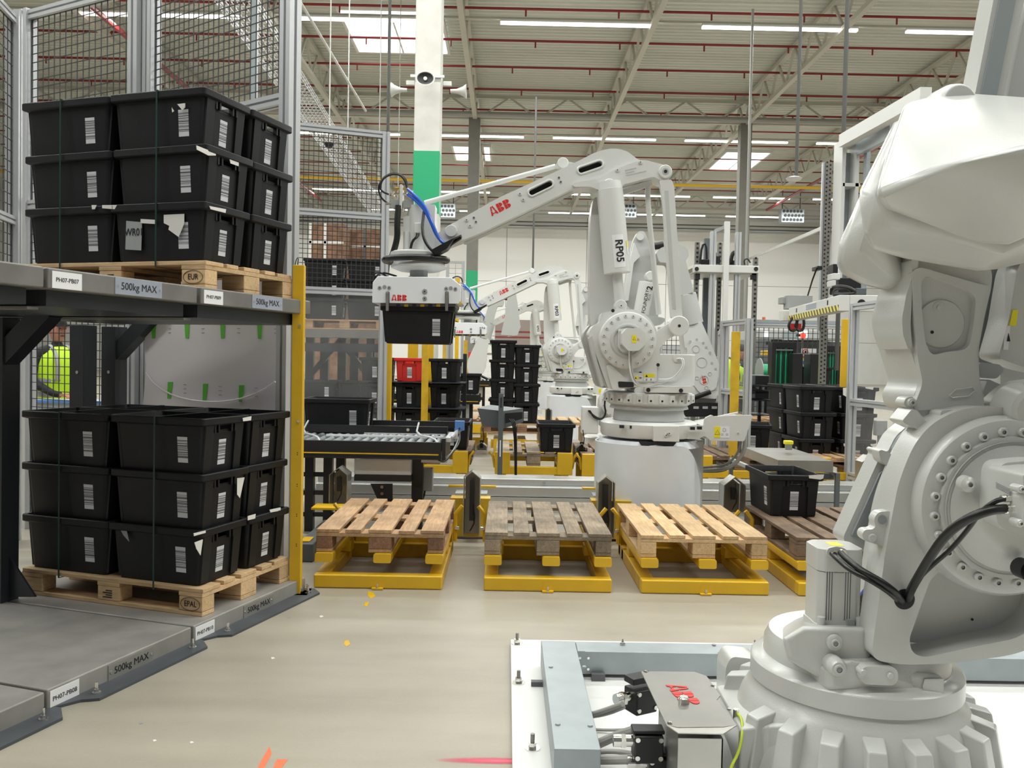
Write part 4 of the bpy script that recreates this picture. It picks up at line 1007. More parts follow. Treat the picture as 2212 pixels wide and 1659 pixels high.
# ---------------- roller conveyors
def conveyor(xr, y0, zt, L, dep, label, pitch=.075, sc=1., crate_lab=None):
    """belt of rollers: black side rails, zinc rollers one by one, box of the drive below"""
    t = T('roller_conveyor', label, 'conveyor', (xr - L / 2, y0, 0))
    MB().box((xr - L, y0, zt - .13), (xr, y0 + .04, zt)).build('side_rail', 'black_metal', t, bevel=.003)
    MB().box((xr - L, y0 + dep - .04, zt - .13), (xr, y0 + dep, zt + .0)).build('side_rail', 'black_metal', t, bevel=.003)
    MB().box((xr - L, y0 - .003, zt - .105), (xr - .02, y0, zt - .095)).build('yellow_line', 'yellow', t, smooth=False)
    MB().box((xr - L, y0 - .02, zt - .14), (xr, y0 + .045, zt - .128)).build('lower_lip', 'black_metal', t, smooth=False)
    n = int(L / pitch); base = MB().cyl((0, y0 + .04, zt - .022), (0, y0 + dep - .04, zt - .022), .024, n=14).build('roller', 'galv', t)
    base.location.x = 0; off = -0
    for i in range(n):
        o = base if i == 0 else base.copy()
        if i: COL.objects.link(o)
        o.location.x = xr - pitch * (i + .6)
    return t
zc = P(900, 955, 6.95).z
cv = conveyor(P(953, 960, 6.95).x, 6.95, zc, 2.1, 1.05, 'black roller conveyor in front of the tall yellow posts')
xr = P(953, 960, 6.95).x
# far guide rail, transfer strips, divider
t = T('guide_rail', 'black guide rail along the rear edge of the near conveyor', 'rail', (xr - .5, 7.6, zc))
MB().box((P(803, 910, 8.05).x, 8.03, zc + .03), (P(993, 910, 8.05).x, 8.06, zc + .09)).build('bar', 'black_metal', t, smooth=False)
for px in (812, 900, 985): MB().bar((P(px, 910, 8.05).x, 8.08, zc - .1), (P(px, 910, 8.05).x, 8.08, zc + .07), .03).build('bracket', 'galv', t, smooth=False)
t = T('guide_rail', 'black guide rail down the middle of the near conveyor with bent silver arms', 'rail', (xr - .5, 7.1, zc))
MB().box((xr - 2.1, 7.40, zc + .03), (xr + .02, 7.43, zc + .09)).build('bar', 'black_metal', t, smooth=False)
MB().cyl((xr - .32, 7.395, zc + .06), (xr - .32, 7.40, zc + .06), .014, n=10).build('screw', 'chrome', t)
for dx in (-.98, -.03):
    MB().tube([(xr + dx - .20, 7.42, zc + .12), (xr + dx - .2, 7.2, zc + .04), (xr + dx - .03, 7.0, zc + .03), (xr + dx, 6.97, zc - .01), (xr + dx, 6.96, zc - .06)], .008, 6, 1).build('bent_arm', 'alu', t)
for nm, (y, a, b) in {'0': (7.30, -1.0, .0), '1': (7.62, -.85, .02)}.items():
    slab('slide_strip', (xr + a, y, zc + .002), (xr + b, y + .03, zc + .018), 'label_white', 'white slide strip on the near conveyor, %s one' % ('front' if nm == '0' else 'rear'), 'strip', smooth=False)
# end stop assembly
t = T('end_stop', 'silver and black end stop unit with cables at the right end of the near conveyor', 'end stop', (xr + .05, 7.2, zc))
MB().box((xr + .005, 6.96, zc - .15), (xr + .035, 7.56, zc + .03)).build('end_plate', 'black_metal', t, smooth=False)
MB().box((xr + .03, 7.0, zc + .0), (xr + .07, 7.55, zc + .035)).build('bracket', 'alu', t, smooth=False)
MB().cyl((xr + .06, 7.15, zc + .02), (xr + .12, 7.5, zc + .06), .02, n=10).build('air_cylinder', 'alu', t)
MB().box((xr + .08, 7.42, zc + .06), (xr + .16, 7.50, zc + .14)).build('sensor', 'switch_blue', t, smooth=False)
MB().box((xr + .06, 7.3, zc - .0), (xr + .11, 7.36, zc + .05)).build('valve_block', 'label_white', t, smooth=False)
MB().tube([(xr + .12, 7.42, zc + .08), (xr + .14, 7.2, zc - .02), (xr + .08, 7.02, zc - .1), (xr + .03, 6.95, zc - .16), (xr - .02, 6.94, zc - .14)], .007, 6, 2).build('cable', 'rubber', t)
MB().tube([(xr + .12, 7.42, zc + .02), (xr + .10, 7.22, zc - .06), (xr + .06, 7.05, zc - .12)], .006, 6, 2).build('cable', 'alu', t)
# drive box and legs
def pb(pa, pb_, y, d): 
    a, b = P(pa[0], pa[1], y), P(pb_[0], pb_[1], y); return (min(a.x, b.x), y, min(a.z, b.z)), (max(a.x, b.x), y + d, max(a.z, b.z))
t = T('conveyor_drive', 'pale green-grey drive box hanging under the near conveyor', 'drive box', (xr - .5, 7.05, 0))
MB().box(*pb((765, 990), (888, 1028), 7.0, .4)).build('cover', 'galv_light', t, bevel=.01)
MB().box(*pb((765, 1026), (888, 1041), 6.99, .4)).build('tray', 'black_metal', t, smooth=False)
a, b = pb((910, 990), (965, 1000), 7.05, .35); MB().box(a, b).build('side_cover', 'galv_light', t, smooth=False)
t = T('conveyor_stand', 'black steel legs of the near conveyor', 'legs', (xr - .3, 7.1, 0))
m = pb((890, 985), (912, 1110), 7.1, .08); MB().box((m[0][0], 7.1, 0), (m[1][0], 7.18, zc - .13)).build('leg', 'black_metal', t, smooth=False)
for pxx in (668, 708, 735):
    a = P(pxx, 1000, 7.05).x; MB().box((a - .035, 7.05, 0), (a + .035, 7.12, zc - .14)).build('leg', 'black_metal', t, smooth=False)
for z in (.62, .45, .30, .12): MB().box((P(655, 1000, 7.05).x, 7.07, z), (P(745, 1000, 7.05).x, 7.10, z + .035)).build('rung', 'black_metal', t, smooth=False)
pg = [(800, 1045), (848, 1045), (848, 1110), (817, 1082)]
v = [P(x, y, 7.0) for x, y in pg]; MB().prism([(q.x, q.z) for q in v], 7.0, 7.012).build('knee_plate', 'black_metal', t, smooth=False)
for py in (1052, 1066): q = P(825, py, 6.995); MB().cyl(q, q + V(0, -.006, 0), .013, n=12).build('bolt', 'chrome', t)
t = T('cable_box', 'small grey switch box hanging under the conveyor end', 'box', P(925, 1065, 7.2))
MB().box(*pb((912, 1012), (934, 1062), 7.2, .1)).build('case', 'rack_box_grey', t, bevel=.008)
MB().tube([P(918, 1060, 7.2), P(916, 1072, 7.2), P(908, 1090, 7.2)], .008, 6, 1).build('cable', 'rubber', t)
# black floor treadle near the post
slab('floor_tray', (P(655, 1150, 6.2).x, 6.0, 0.0), (P(690, 1150, 6.2).x, 6.9, .13), 'hood_grey', 'dark grey floor tray between the yellow post and the first stand', 'tray', bevel=.01)
slab('yellow_plate', (P(652, 1145, 6.1).x, 6.05, .132), (P(672, 1145, 6.1).x, 6.2, .138), 'yellow', 'little yellow patch on the dark floor tray beside the yellow post', 'plate', smooth=False)
# crate waiting on the conveyor
c = P(733, 925, 7.75); crate((c.x, 7.78, zc + .004), -.02, 'black crate waiting on the near conveyor behind the yellow post')
# second conveyor farther away
def farconv(pxr, py, y, L, lab1, lab2, pxc):
    z = P(pxr, py, y).z; x = P(pxr, py, y).x
    conveyor(x, y, z, L, .6, lab1); c = P(pxc, py, y + .3)
    t = T('conveyor_drive', 'pale drive box under the %s' % lab2, 'drive box', (x - .5, y + .05, 0)); MB().box((x - .72, y + .06, z - .36), (x - .15, y + .5, z - .14)).build('cover', 'galv_light', t, bevel=.01)
    MB().box((x - .75, y + .05, z - .42), (x - .12, y + .5, z - .36)).build('tray', 'black_metal', t, smooth=False)
    t = T('conveyor_stand', 'black legs of the %s' % lab2, 'legs', (x - .3, y + .1, 0))
    for dx in (-.1, -1.3): MB().box((x + dx - .06, y + .1, 0), (x + dx, y + .2, z - .13)).build('leg', 'black_metal', t, smooth=False)
    return x, z
x, z = farconv(1036, 853, 12.6, 1.6, 'second roller conveyor with a crate, beyond the near one', 'second conveyor', 0)
c = P(996, 850, 12.9); crate((c.x, 12.9, z + .004), 0, 'black crate standing on the second conveyor')
x, z = farconv(1058, 822, 18.2, 2.0, 'third roller conveyor far down the hall', 'third conveyor', 0)

# ---------------- aluminium fence right of the yellow post, mesh above and scratched panes below
a = V(P(622, 600, 8.3).x, 8.3, 0); b = V(P(829, 600, 8.6).x, 8.6, 0)
def zat(px, py, y): return P(px, py, y).z
fence('mesh_fence', 'angled aluminium fence bay behind the near conveyor, mesh above clear panes', a, b, [.12, zat(800, 632, 8.55), zat(829, 470, 8.6), zat(829, 293, 8.6)], ['plexi_scratched', 'mesh', 'mesh'], post=.075, rail=.065, pitch=.045)
# second fence beyond
a2 = V(P(838, 600, 8.8).x, 8.8, 0); b2 = V(P(1000, 600, 14.5).x, 14.5, 0)
fence('mesh_fence', 'far aluminium fence continuing behind the first robot gripper', V(P(966, 600, 21).x, 21, 0), V(P(1001, 600, 21).x, 21, 0), [.1, 2.0, 3.75], ['plexi', 'mesh'], post=.07, rail=.06, pitch=.12)
fence('mesh_fence', 'aluminium door frame behind the darker yellow post', V(P(917, 800, 12.3).x, 12.3, 0), V(P(972, 800, 13.4).x, 13.4, 0), [.1, 1.0, 2.1], ['plexi', 'plexi'], post=.07, rail=.06)
# black crate rack seen through the fence
t = T('pallet_rack', 'dark steel rack loaded with crates behind the clear panes', 'rack', (P(740, 800, 12.5).x, 12.5, 0))
xa, xb = P(650, 700, 12.5).x, P(838, 700, 12.5).x
zs = P(740, 712, 12.5).z
MB().box((xa, 12.4, zs - .12), (xb, 13.4, zs)).build('beam', 'shelf_grey', t, smooth=False)
MB().box((xa, 12.4, zs - .32), (xb, 12.44, zs - .2)).build('lower_beam', 'rack_dark', t, smooth=False)
for px in (668, 700, 738, 765, 800): x = P(px, 780, 12.8).x; MB().box((x - .06, 12.8, 0), (x + .06, 12.9, zs - .12)).build('upright', 'rack_dark', t, smooth=False)
for s, px in ((1, 668), (-1, 800)): x = P(px, 780, 12.7).x; MB().bar((x, 12.7, zs - .7), (x + s * .45, 12.7, zs - .15), .07, .08, up=(0, 1, 0)).build('brace', 'rack_dark', t, smooth=False)
for z in (.3, 1.0): MB().box((xa, 12.95, z), (xb, 13.0, z + .06)).build('tie', 'rack_dark', t, smooth=False)
pallet('tan2', ((xa + xb) / 2, 12.9, zs), 0, 'pallet on the dark rack behind the clear panes')
for L in range(3):
    for j, dx in enumerate((-.31, .31)):
        crate(((xa + xb) / 2 + dx, 12.7, zs + .144 + L * STEP), .01 * j, 'black crate behind the near fence, %s layer, %s' % (names_l[L], ['left', 'right'][j]), 'crates on the rack behind the fence')
pallet('tan2', ((xa + xb) / 2, 12.9, 0.06), 0, 'lower pallet on the rack behind the clear panes')
for L in range(3):
    for j, dx in enumerate((-.31, .31)):
        crate(((xa + xb) / 2 + dx - .1, 12.75, .204 + L * STEP), -.01 * j, 'black crate low behind the clear panes, %s layer, %s' % (names_l[L], ['left', 'right'][j]), 'crates on the lower rack behind the fence')
# rack with the red crate, between the yellow posts
q = P(878, 830, 11.0); base = q.x
for L in range(3):
    for j, dx in enumerate((-.40, .04, .48)):
        red = (L == 2 and j == 1)
        o = crate((base + dx, 11.3 + .05 * j, .62 + L * .33 - .15), PI / 2 - .05, 'red crate on the top layer between the yellow posts' if red else 'black crate between the yellow posts, %s layer, %s' % (names_l[L], ['left', 'middle', 'right'][j]), None if red else 'crates between the yellow posts', red=red)
t = T('crate_shelf', 'dark flat shelves carrying crates between the yellow posts', 'shelf', (base, 11.3, 0))
for L in range(3): MB().box((base - .6, 10.98, .455 + L * .33 ), (base + .74, 11.68, .468 + L * .33)).build('shelf_plate', 'rack_dark', t, smooth=False)
for dx in (-.6, .68): MB().box((base + dx, 11.68, 0), (base + dx + .05, 11.74, 1.5)).build('upright', 'rack_dark', t, smooth=False)

# ---------------- second row: low yellow frames, pallets, crates, hood
def lowframe(px0, px1, py, y, label, dep=1.2, tabs=True):
    a, b = P(px0, py, y), P(px1, py, y); t = T('low_frame', label, 'pallet stand', ((a.x + b.x) / 2, y, 0), group='low yellow frames of the second row')
    zt = .34
    MB().box((a.x, y, .24), (b.x, y + .06, .32)).build('front_tube', 'yellow', t, bevel=.006)
    MB().box((a.x, y + dep, .24), (b.x, y + dep + .06, .32)).build('rear_tube', 'yellow', t, bevel=.006)
    for x in (a.x, b.x - .16):
        MB().box((x, y - .01, .24), (x + .16, y + .05, .47)).build('tab_plate', 'yellow', t, bevel=.006)
        MB().box((x + .04, y + .06, .24), (x + .12, y + dep, .30)).build('side_tube', 'yellow_dirty', t, bevel=.006)
    for x in (a.x + .04, b.x - .12):
        for yy in (y + .0, y + dep): MB().box((x, yy, 0), (x + .08, yy + .06, .24)).build('leg', 'yellow_dirty', t, smooth=False)
    for s, x in ((-1, a.x), (1, b.x)):
        MB().tube([(x, y + .05, .3), (x + s * .02, y + .05, .42), (x + s * .06, y + .05, .47)], .014, 6).build('guide_hook', 'yellow', t)
    return (a.x + b.x) / 2
xm = lowframe(1068, 1236, 1040, 9.0, 'low yellow frame in front of the second robot, middle of the picture')
x1_ = lowframe(858, 1010, 1030, 9.0, 'low yellow frame behind the near conveyor end')
x2_ = lowframe(1256, 1420, 1040, 8.95, 'low yellow frame hidden behind the white pedestal')
x3_ = lowframe(1505, 1700, 1050, 9.0, 'low yellow frame right of the white pedestal')
x4_ = lowframe(1760, 1945, 1062, 9.0, 'low yellow frame under the right-hand crate stack')
def ppal(kind, x, y, z, lab): return pallet(kind, (x, y, z), PI / 2, lab, 'second row pallets')
ppal('grey', xm, 9.65, .325, 'weathered pallet carrying one crate in the second row'); ppal('dark', x1_, 9.65, .325, 'dark pallet behind the near conveyor end')
ppal('dark', x2_, 9.6, .325, 'dark pallet peeking out left of the white pedestal'); ppal('dark', x3_, 9.65, .325, 'brown pallet right of the white pedestal'); ppal('tan', x4_, 9.65, .325, 'pallet under the right-hand crate stack')
crate((P(1197, 1008, 9.4).x, 9.35, .47), PI / 2, 'single black crate on the weathered second-row pallet')
crate((x1_ + .18, 9.4, .47), PI / 2, 'black crate behind the end of the near conveyor')
crate((P(1610, 1000, 10).x, 9.75, .47), PI / 2 - .25, 'black crate tilted away right of the white pedestal')
# stacked crates in the far middle (two columns)
def stackcol(px, pbot, y, n, lab, rz=PI / 2, z=None, g='crate columns in the far middle'):
    q = P(px, pbot, y); z0 = q.z if z is None else z
    for L in range(n): crate((q.x, y, z0 + L * STEP), rz + (.02 if L % 2 else -.01), 'black crate in the %s column, %s from the bottom' % (lab, ordn[L] if L else 'first'), g)
    return q
q = P(1101, 905, 13.0); z0 = .47
n1 = 4
stackcol(1101, 0, 13.0, 4, 'left far middle', z=P(1101, 905, 12.8).z); stackcol(1153, 0, 13.0, 4, 'right far middle', z=P(1153, 915, 12.8).z)
t = T('low_frame', 'yellow frame and tan pallet block under the far middle crates', 'pallet stand', (P(1128, 930, 13).x, 13, 0))
a, b = P(1075, 930, 12.7), P(1180, 930, 12.7)
MB().box((a.x - .1, 12.75, .12), (b.x + .1, 12.82, .24)).build('front_tube', 'yellow', t, smooth=False)
for x in (a.x, (a.x + b.x) / 2, b.x): MB().box((x - .06, 12.7, .0), (x + .06, 13.3, P(1128, 930, 12.8).z - .12)).build('post', 'yellow_dirty', t, smooth=False)
pallet('tan', ((a.x + b.x) / 2, 13.1, P(1128, 912, 12.8).z - .16), 0, 'tan pallet under the far middle crate columns')
# more far pallets on yellow frames
for i, (px, py, y, k, lab) in enumerate(((1222, 912, 12.6, 'new', 'pale pallet on a yellow frame left of the second robot pedestal'), (1000, 905, 13.7, 'tan2', 'tan pallet on a yellow frame beyond the second conveyor'), (925, 912, 15.2, 'tan', 'tan pallet on a yellow frame far behind the second conveyor'), (1045, 885, 16.4, 'new', 'pale pallet far behind the grey hood'), (1640, 905, 12.0, 'tan', 'pallet far behind the metal table'))):
    q = P(px, py, y); pallet(k, (q.x, y + .6, q.z - .144), PI / 2, lab, 'far pallets'); t = T('low_frame', 'yellow frame carrying the %s' % lab.replace(' on a yellow frame', ''), 'pallet stand', (q.x, y, 0))
    MB().box((q.x - .4, y, .02), (q.x + .4, y + .08, .18)).build('front_tube', 'yellow', t, smooth=False)
    for dx in (-.33, .0, .33): MB().box((q.x + dx - .05, y + .02, .18), (q.x + dx + .05, y + 1.1, q.z - .146)).build('arm', 'yellow_dirty', t, smooth=False)
# grey hood box on a slotted post
yh = 8.9; t = T('hood_box', 'dark grey folded hood box on a slotted post in the middle', 'hood', (P(1083, 1000, yh).x, yh, 0))
hp = [(1032, 884), (1036, 880), (1058, 877), (1128, 882), (1130, 890), (1130, 922), (1085, 926), (1042, 922)]
def pv(px, py, y): return P(px, py, y)
top = [P(1031, 881, yh), P(1086, 887, yh), P(1130, 884, yh + .3), P(1060, 877, yh + .42)]
fr = MB(); A, B, C_, D = P(1031, 882, yh), P(1087, 888, yh), P(1087, 926, yh + .02), P(1042, 920, yh + .02)
e = V(.22, .22, 0)
fr.add([A, B, C_, D, A + V(.12, .35, .02), P(1130, 882, yh + .25), P(1130, 912, yh + .25), D + V(.12, .35, 0)], [(0, 1, 2, 3), (4, 7, 6, 5), (0, 4, 5, 1), (3, 2, 6, 7), (0, 3, 7, 4), (1, 5, 6, 2)]); fr.build('hood', 'hood_grey', t, smooth=False)
MB().prism([(P(1092, 893, yh).x, P(1092, 893, yh).z), (P(1129, 890, yh).x, P(1129, 890, yh).z), (P(1129, 905, yh).x, P(1129, 905, yh).z), (P(1092, 915, yh).x, P(1092, 915, yh).z)], yh + .02, yh + .03).build('opening', 'ink', t, smooth=False)
x = P(1081, 950, yh).x
MB().box((x - .025, yh - .06, 0), (x + .025, yh - .02, P(1081, 850, yh).z)).build('slotted_post', 'hood_grey', t, smooth=False)
MB().box((x - .006, yh - .062, P(0 + 1081, 985, yh).z), (x + .006, yh - .06, P(1081, 950, yh).z)).build('slot', 'label_white', t, smooth=False)
MB().box((x - .006, yh - .062, P(0 + 1081, 880, yh).z), (x + .006, yh - .06, P(1081, 858, yh).z)).build('slot', 'ink', t, smooth=False)
for k in range(3): MB().tube([P(1100 + 4 * k, 905, yh - .02), P(1108 + 3 * k, 915, yh - .03), P(1112 + 2 * k, 960, yh - .02), P(1113 + k, 1080, yh)], .007, 6, 1).build('cable', 'rubber', t)
# ================================================================== FOUR-AXIS PALLETISING ROBOTS (RP05, RP03 and a third)
YR = 7.28
def zA(x, y): return (800 + x / 3.16, 320 + y / 3.16)        # enlarged crops used for measuring
def zB(x, y): return (1200 + x / 3.606, 320 + y / 3.606)
def zC(x, y): return (1180 + x / 3.606, 640 + y / 3.606)
RX0 = P(1402, 850, YR).x
def lp(px, py):
    v = P(px, py, YR); return (v.x - RX0, v.z)
def A(*pts): return [tuple(lp(*zA(p[0], p[1]))) + tuple(r * .00125 for r in p[2:]) for p in pts]
def Bq(*pts): return [tuple(lp(*zB(p[0], p[1]))) + tuple(r * .0011 for r in p[2:]) for p in pts]
def Cq(*pts): return [tuple(lp(*zC(p[0], p[1]))) + tuple(r * .0011 for r in p[2:]) for p in pts]
def palletizer(label, num):
    t = T('palletizing_robot', label, 'robot', (RX0, YR, 0), group='white palletising robots')
    W = dict(world=False); INV.pop(t.name)
    def pr(name, poly, y0, y1, mt='robot_white', bev=.012, seg=3, holes=(), par=None, r=None):
        if r is not None: poly = rpoly(poly, r)
        return MB().prism([p[:2] for p in poly], y0, y1, holes).build(name, mt, par or t, bevel=bev, seg=seg, world=False)
    def bolt(par, x, z, y, r=.012, d=.010, n=10, mt='robot_white'):
        m = MB().cyl((x, y, z), (x, y - d * .5, z), r * 1.6, n=n); m.cyl((x, y - d * .5, z), (x, y - d, z), r, n=n)
        MB().cyl((x, y - d, z), (x, y - d - .001, z), r * .5, n=6).build('hex_socket', 'ink', par, world=False)
        return m.build('bolt', mt, par, world=False)
    # --- pedestal: two overlapping drums, the front shell with its curved cut
    pz = lp(1400, 945)[1]
    m = MB().cyl((.06, .12, 0), (.06, .12, pz - .02), .43, n=48); m.build('rear_drum', 'rod_grey', t, world=False)
    m = MB(); n = 44; R_ = .445; vs = []
    for i in range(n + 1):
        a = math.radians(150 + (345 - 150) * i / n); x = math.cos(a) * R_
        top = pz - .03 - (0 if x < .19 else ((x - .19) / .256) ** 2.4 * .45)
        for rr in (R_, R_ - .012): 
            for z in (0, top): vs.append(V(math.cos(a) * rr, math.sin(a) * rr, z))
    fs = []
    for i in range(n):
        k, q = i * 4, i * 4 + 4
        fs += [(k, q, q + 1, k + 1), (k + 2, k + 3, q + 3, q + 2), (k + 1, q + 1, q + 3, k + 3), (k, k + 2, q + 2, q)]
    fs += [(0, 1, 3, 2), (n * 4, n * 4 + 2, n * 4 + 3, n * 4 + 1)]
    m.add(vs, fs).build('front_shell', 'pedestal', t, world=False)
    MB().cyl((0, 0, pz - .06), (0, 0, pz - .005), .43, .40, n=48).build('drum_lid', 'pedestal', t, world=False)
    MB().prism([(-.10, pz - .05), (.12, pz - .05), (.16, pz + .0), (-.14, pz + .0)], -.41, -.39).build('black_gap', 'black_plastic', t, world=False)
    # --- base plate casting with the long connector box to the right
    z0, z1 = lp(1400, 942)[1], lp(1400, 907)[1]
    m = MB().lathe([(0, z0), (.36, z0), (.40, z0 + .01), (.41, z0 + .03), (.41, z1 - .02), (.38, z1), (0, z1)], n=48, sx=.98); m.build('base_plate', 'robot_white', t, world=False)
    pr('base_nose', Cq((765, 978), (955, 978), (955, 1095), (765, 1090)), -.45, -.36, bev=.006)
    pr('connector_box', Cq((1165, 985, 10), (1172, 930, 20), (1225, 905, 20), (1240, 918, 5), (1375, 910, 10), (1532, 908, 12), (1466, 1103, 10), (1215, 1098, 10), (1170, 1062, 10), (1120, 1090, 5), (960, 1080, 3), (960, 990, 3)), -.30, -.27, r=.012, bev=.006)
    pr('connector_box', Cq((1165, 985), (1532, 908), (1466, 1103), (1160, 1085)), .14, .17, bev=.004)
    pr('connector_floor', Cq((1165, 1085), (1165, 990), (1300, 960), (1500, 930), (1475, 1085)), -.27, .14, bev=.0)
    pr('lifting_lug', Cq((1000, 960), (1020, 890), (1050, 870), (1085, 890), (1130, 960)), .2, .24, r=.01)
    a_, b_ = Cq((1243, 993), (1355, 1078)); mid = Cq((1288, 993))[0][0]
    lb = MB().box((a_[0], -.3025, b_[1]), (mid, -.3005, a_[1])).build('warning_label', 'yellow_label', t, world=False, smooth=False)
    tri = Cq((1247, 1052), (1266, 1018), (1285, 1052)); 
    MB().tube([V(x, -.3035, z) for x, z in tri + [tri[0]]], .0012, 4).build('triangle', 'ink', lb, world=False)
    lb2 = MB().box((mid, -.3025, b_[1]), (b_[0], -.3005, a_[1])).build('instruction_label', 'label_white', t, world=False, smooth=False)
    c = Cq((1317, 1018))[0]; MB().tube([V(x, -.3035, z) for x, z in circ(c[0], c[1], .013, 16)] + [V(c[0] + .013, -.3035, c[1])], .001, 4).build('symbol', 'ink', lb2, world=False)
    for pp in ((1300, 1052), (1337, 1052)):
        c = Cq(pp)[0]; MB().box((c[0] - .010, -.3035, c[1] - .006), (c[0] + .010, -.303, c[1] - .004)).box((c[0] - .010, -.3035, c[1] + .004), (c[0] + .010, -.303, c[1] + .006)).build('symbol', 'ink', lb2, world=False)
    for x in Cq((545, 990), (620, 993), (1070, 1003), (1122, 1000)): MB().box((x[0] - .018, -.36, x[1] - .012), (x[0] + .018, -.33, x[1] + .012)).build('black_screw', 'black_plastic', t, world=False)
    for x in Cq((857, 1045), (878, 1033)): bolt(t, x[0], x[1], -.451, .011)
    x = Cq((1420, 1040))[0]; bolt(t, x[0], x[1], -.301, .006)
    # cables leaving the connector box
    for k, (mt, r, off) in enumerate((('cable_grey', .016, 0), ('rubber', .013, 14), ('cable_grey', .011, -22), ('cable_yellow', .005, 30))):
        pts = [(1500 + off * .3, 1010), (1540 + off * .7, 1090), (1530 + off, 1200), (1470 + off, 1290 + off * .4), (1380, 1345 + off), (1270, 1365 + off * .8), (1180, 1365 + off * .5)]
        MB().tube([V(x, -.05 + .03 * k + (.12 if i > 4 else 0), z) for i, (x, z) in enumerate(Cq(*pts))], r, 8, 2).build('trailing_cable', mt, t, world=False)
    # --- turntable rings
    zt = lambda y: lp(1403, 640 + y / 3.606)[1]
    pf = [(.30, zt(960)), (.29, zt(880)), (.33, zt(870)), (.32, zt(845)), (.34, zt(835)), (.345, zt(830))]
    MB().lathe([(0, zt(965))] + pf + [(0, zt(830))], n=56).build('neck', 'robot_shade', t, world=False)
    MB().lathe([(0, zt(832)), (.345, zt(832)), (.355, zt(825)), (.36, zt(750)), (.34, zt(742)), (0, zt(742))], n=56).build('gear_ring', 'robot_white', t, world=False)
    for k in range(26):
        a = 2 * PI * k / 26; q = Matrix.Rotation(a, 4, 'Z')
        MB().box((.35, -.022, zt(820)), (.378, .022, zt(758)), q).build('ring_tooth', 'robot_white', t, bevel=.004, world=False)
        if 12 < k: 
            c = q @ V(.379, 0, zt(800)); c2 = q @ V(.3795, 0, zt(800)); MB().cyl(c, q @ V(.381, 0, zt(800)), .009, n=8).build('ring_bolt', 'ink', t, world=False)
    pr('turntable', Cq((650, 700), (700, 690), (820, 686), (1080, 690), (1090, 700), (1088, 738), (640, 740)), -.30, .30, r=.02, bev=.03)
    p_ = Cq((715, 693), (1065, 690), (1090, 705), (1085, 740), (715, 738)); pr('front_lug', p_, -.36, -.28, r=.02)
    for x in Cq((740, 718), (982, 722)): MB().cyl((x[0], -.365, x[1]), (x[0], -.36, x[1]), .017, n=14).build('black_plug', 'ink', t, world=False)
    # --- swing frame
    pr('swing_frame', Cq((300, 300, 20), (330, 245, 20), (385, 215, 10), (395, 150, 20), (520, 112, 30), (640, 118, 20), (745, 165, 40), (815, 270, 40), (835, 420, 10), (838, 450, 4), (838, 540, 4), (815, 545, 4), (812, 655, 10), (650, 700, 10), (500, 722, 20), (445, 700, 20), (345, 420, 40)), -.30, -.06, r=.03, bev=.02)
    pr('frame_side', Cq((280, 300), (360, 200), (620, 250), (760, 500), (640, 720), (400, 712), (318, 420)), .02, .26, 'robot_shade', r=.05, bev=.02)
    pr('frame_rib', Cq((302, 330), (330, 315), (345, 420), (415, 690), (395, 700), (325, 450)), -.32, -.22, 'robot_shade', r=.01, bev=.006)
    pr('foot_boss', Cq((430, 535), (470, 530), (640, 700), (480, 722)), -.32, -.28, r=.03)
    pr('cable_window', rpoly(Cq((520, 655), (635, 660), (640, 700), (525, 700)), .012), -.325, -.318, 'black_plastic', 0)
    # J2 disc, bolt circle and motor
    jx, jz = Cq((590, 352))[0]
    MB().lathe([(0, -.36), (.20, -.36), (.225, -.352), (.232, -.33), (.232, -.29), (0, -.29)], (jx, 0, jz), 'Y', 56).build('joint_disc', 'robot_white', t, world=False)
    MB().lathe([(.115, -.37), (.128, -.374), (.14, -.37), (.142, -.355), (.110, -.355)], (jx, 0, jz), 'Y', 48).build('joint_ring', 'robot_shade', t, world=False)
    for k in range(20):
        a = 2 * PI * (k + .4) / 20; bolt(t, jx + .198 * math.cos(a), jz + .198 * math.sin(a), -.36, .0085, .012)
    pr('motor_cover', Cq((560, 268), (655, 262), (700, 300), (700, 380), (650, 428), (575, 430), (530, 380), (528, 305)), -.50, -.36, r=.01, bev=.01)
    pr('motor_flange', Cq((515, 265), (665, 262), (672, 300), (670, 425), (540, 440), (512, 400)), -.39, -.36, r=.012)
    for c in Cq((525, 285), (532, 388), (660, 275), (690, 300), (648, 420), (575, 268)): bolt(t, c[0], c[1], -.40, .006)
    a_ = Cq((600, 314), (631, 371)); lb = MB().box((a_[0][0], -.503, a_[1][1]), (a_[1][0], -.501, a_[0][1])).build('warning_label', 'yellow_label', t, world=False, smooth=False)
    tri = Cq((605, 350), (616, 330), (627, 350)); MB().tube([V(x, -.5035, z) for x, z in tri + [tri[0]]], .001, 4).build('triangle', 'ink', lb, world=False)
    tri = Cq((634, 352), (645, 334), (656, 352)); MB().prism(tri, -.503, -.501).build('warning_triangle', 'yellow', t, world=False, smooth=False)
    for k, dx in enumerate((0, 14)):
        pts = Cq((592 + dx, 430), (592 + dx, 520), (600 + dx, 600), (625 + dx, 665), (680, 692 - dx * .5), (760, 680 - dx * .5), (850, 665 - dx * .5), (870, 660))
        MB().tube([V(x, -.42 - .015 * (i > 1) + .06 * (i > 4), z) for i, (x, z) in enumerate(pts)], .007, 8, 2).build('motor_cable', 'cable_grey' if k else 'robot_white', t, world=False)
    for c, mt in ((Cq((578, 512))[0], 'ink'), (Cq((690, 595))[0], 'ink'), (Cq((822, 532))[0], 'ink'), (Cq((485, 127))[0], 'ink')):
        MB().cyl((c[0], -.302, c[1]), (c[0], -.300, c[1]), .014, n=14).build('dark_hole', mt, t, world=False)
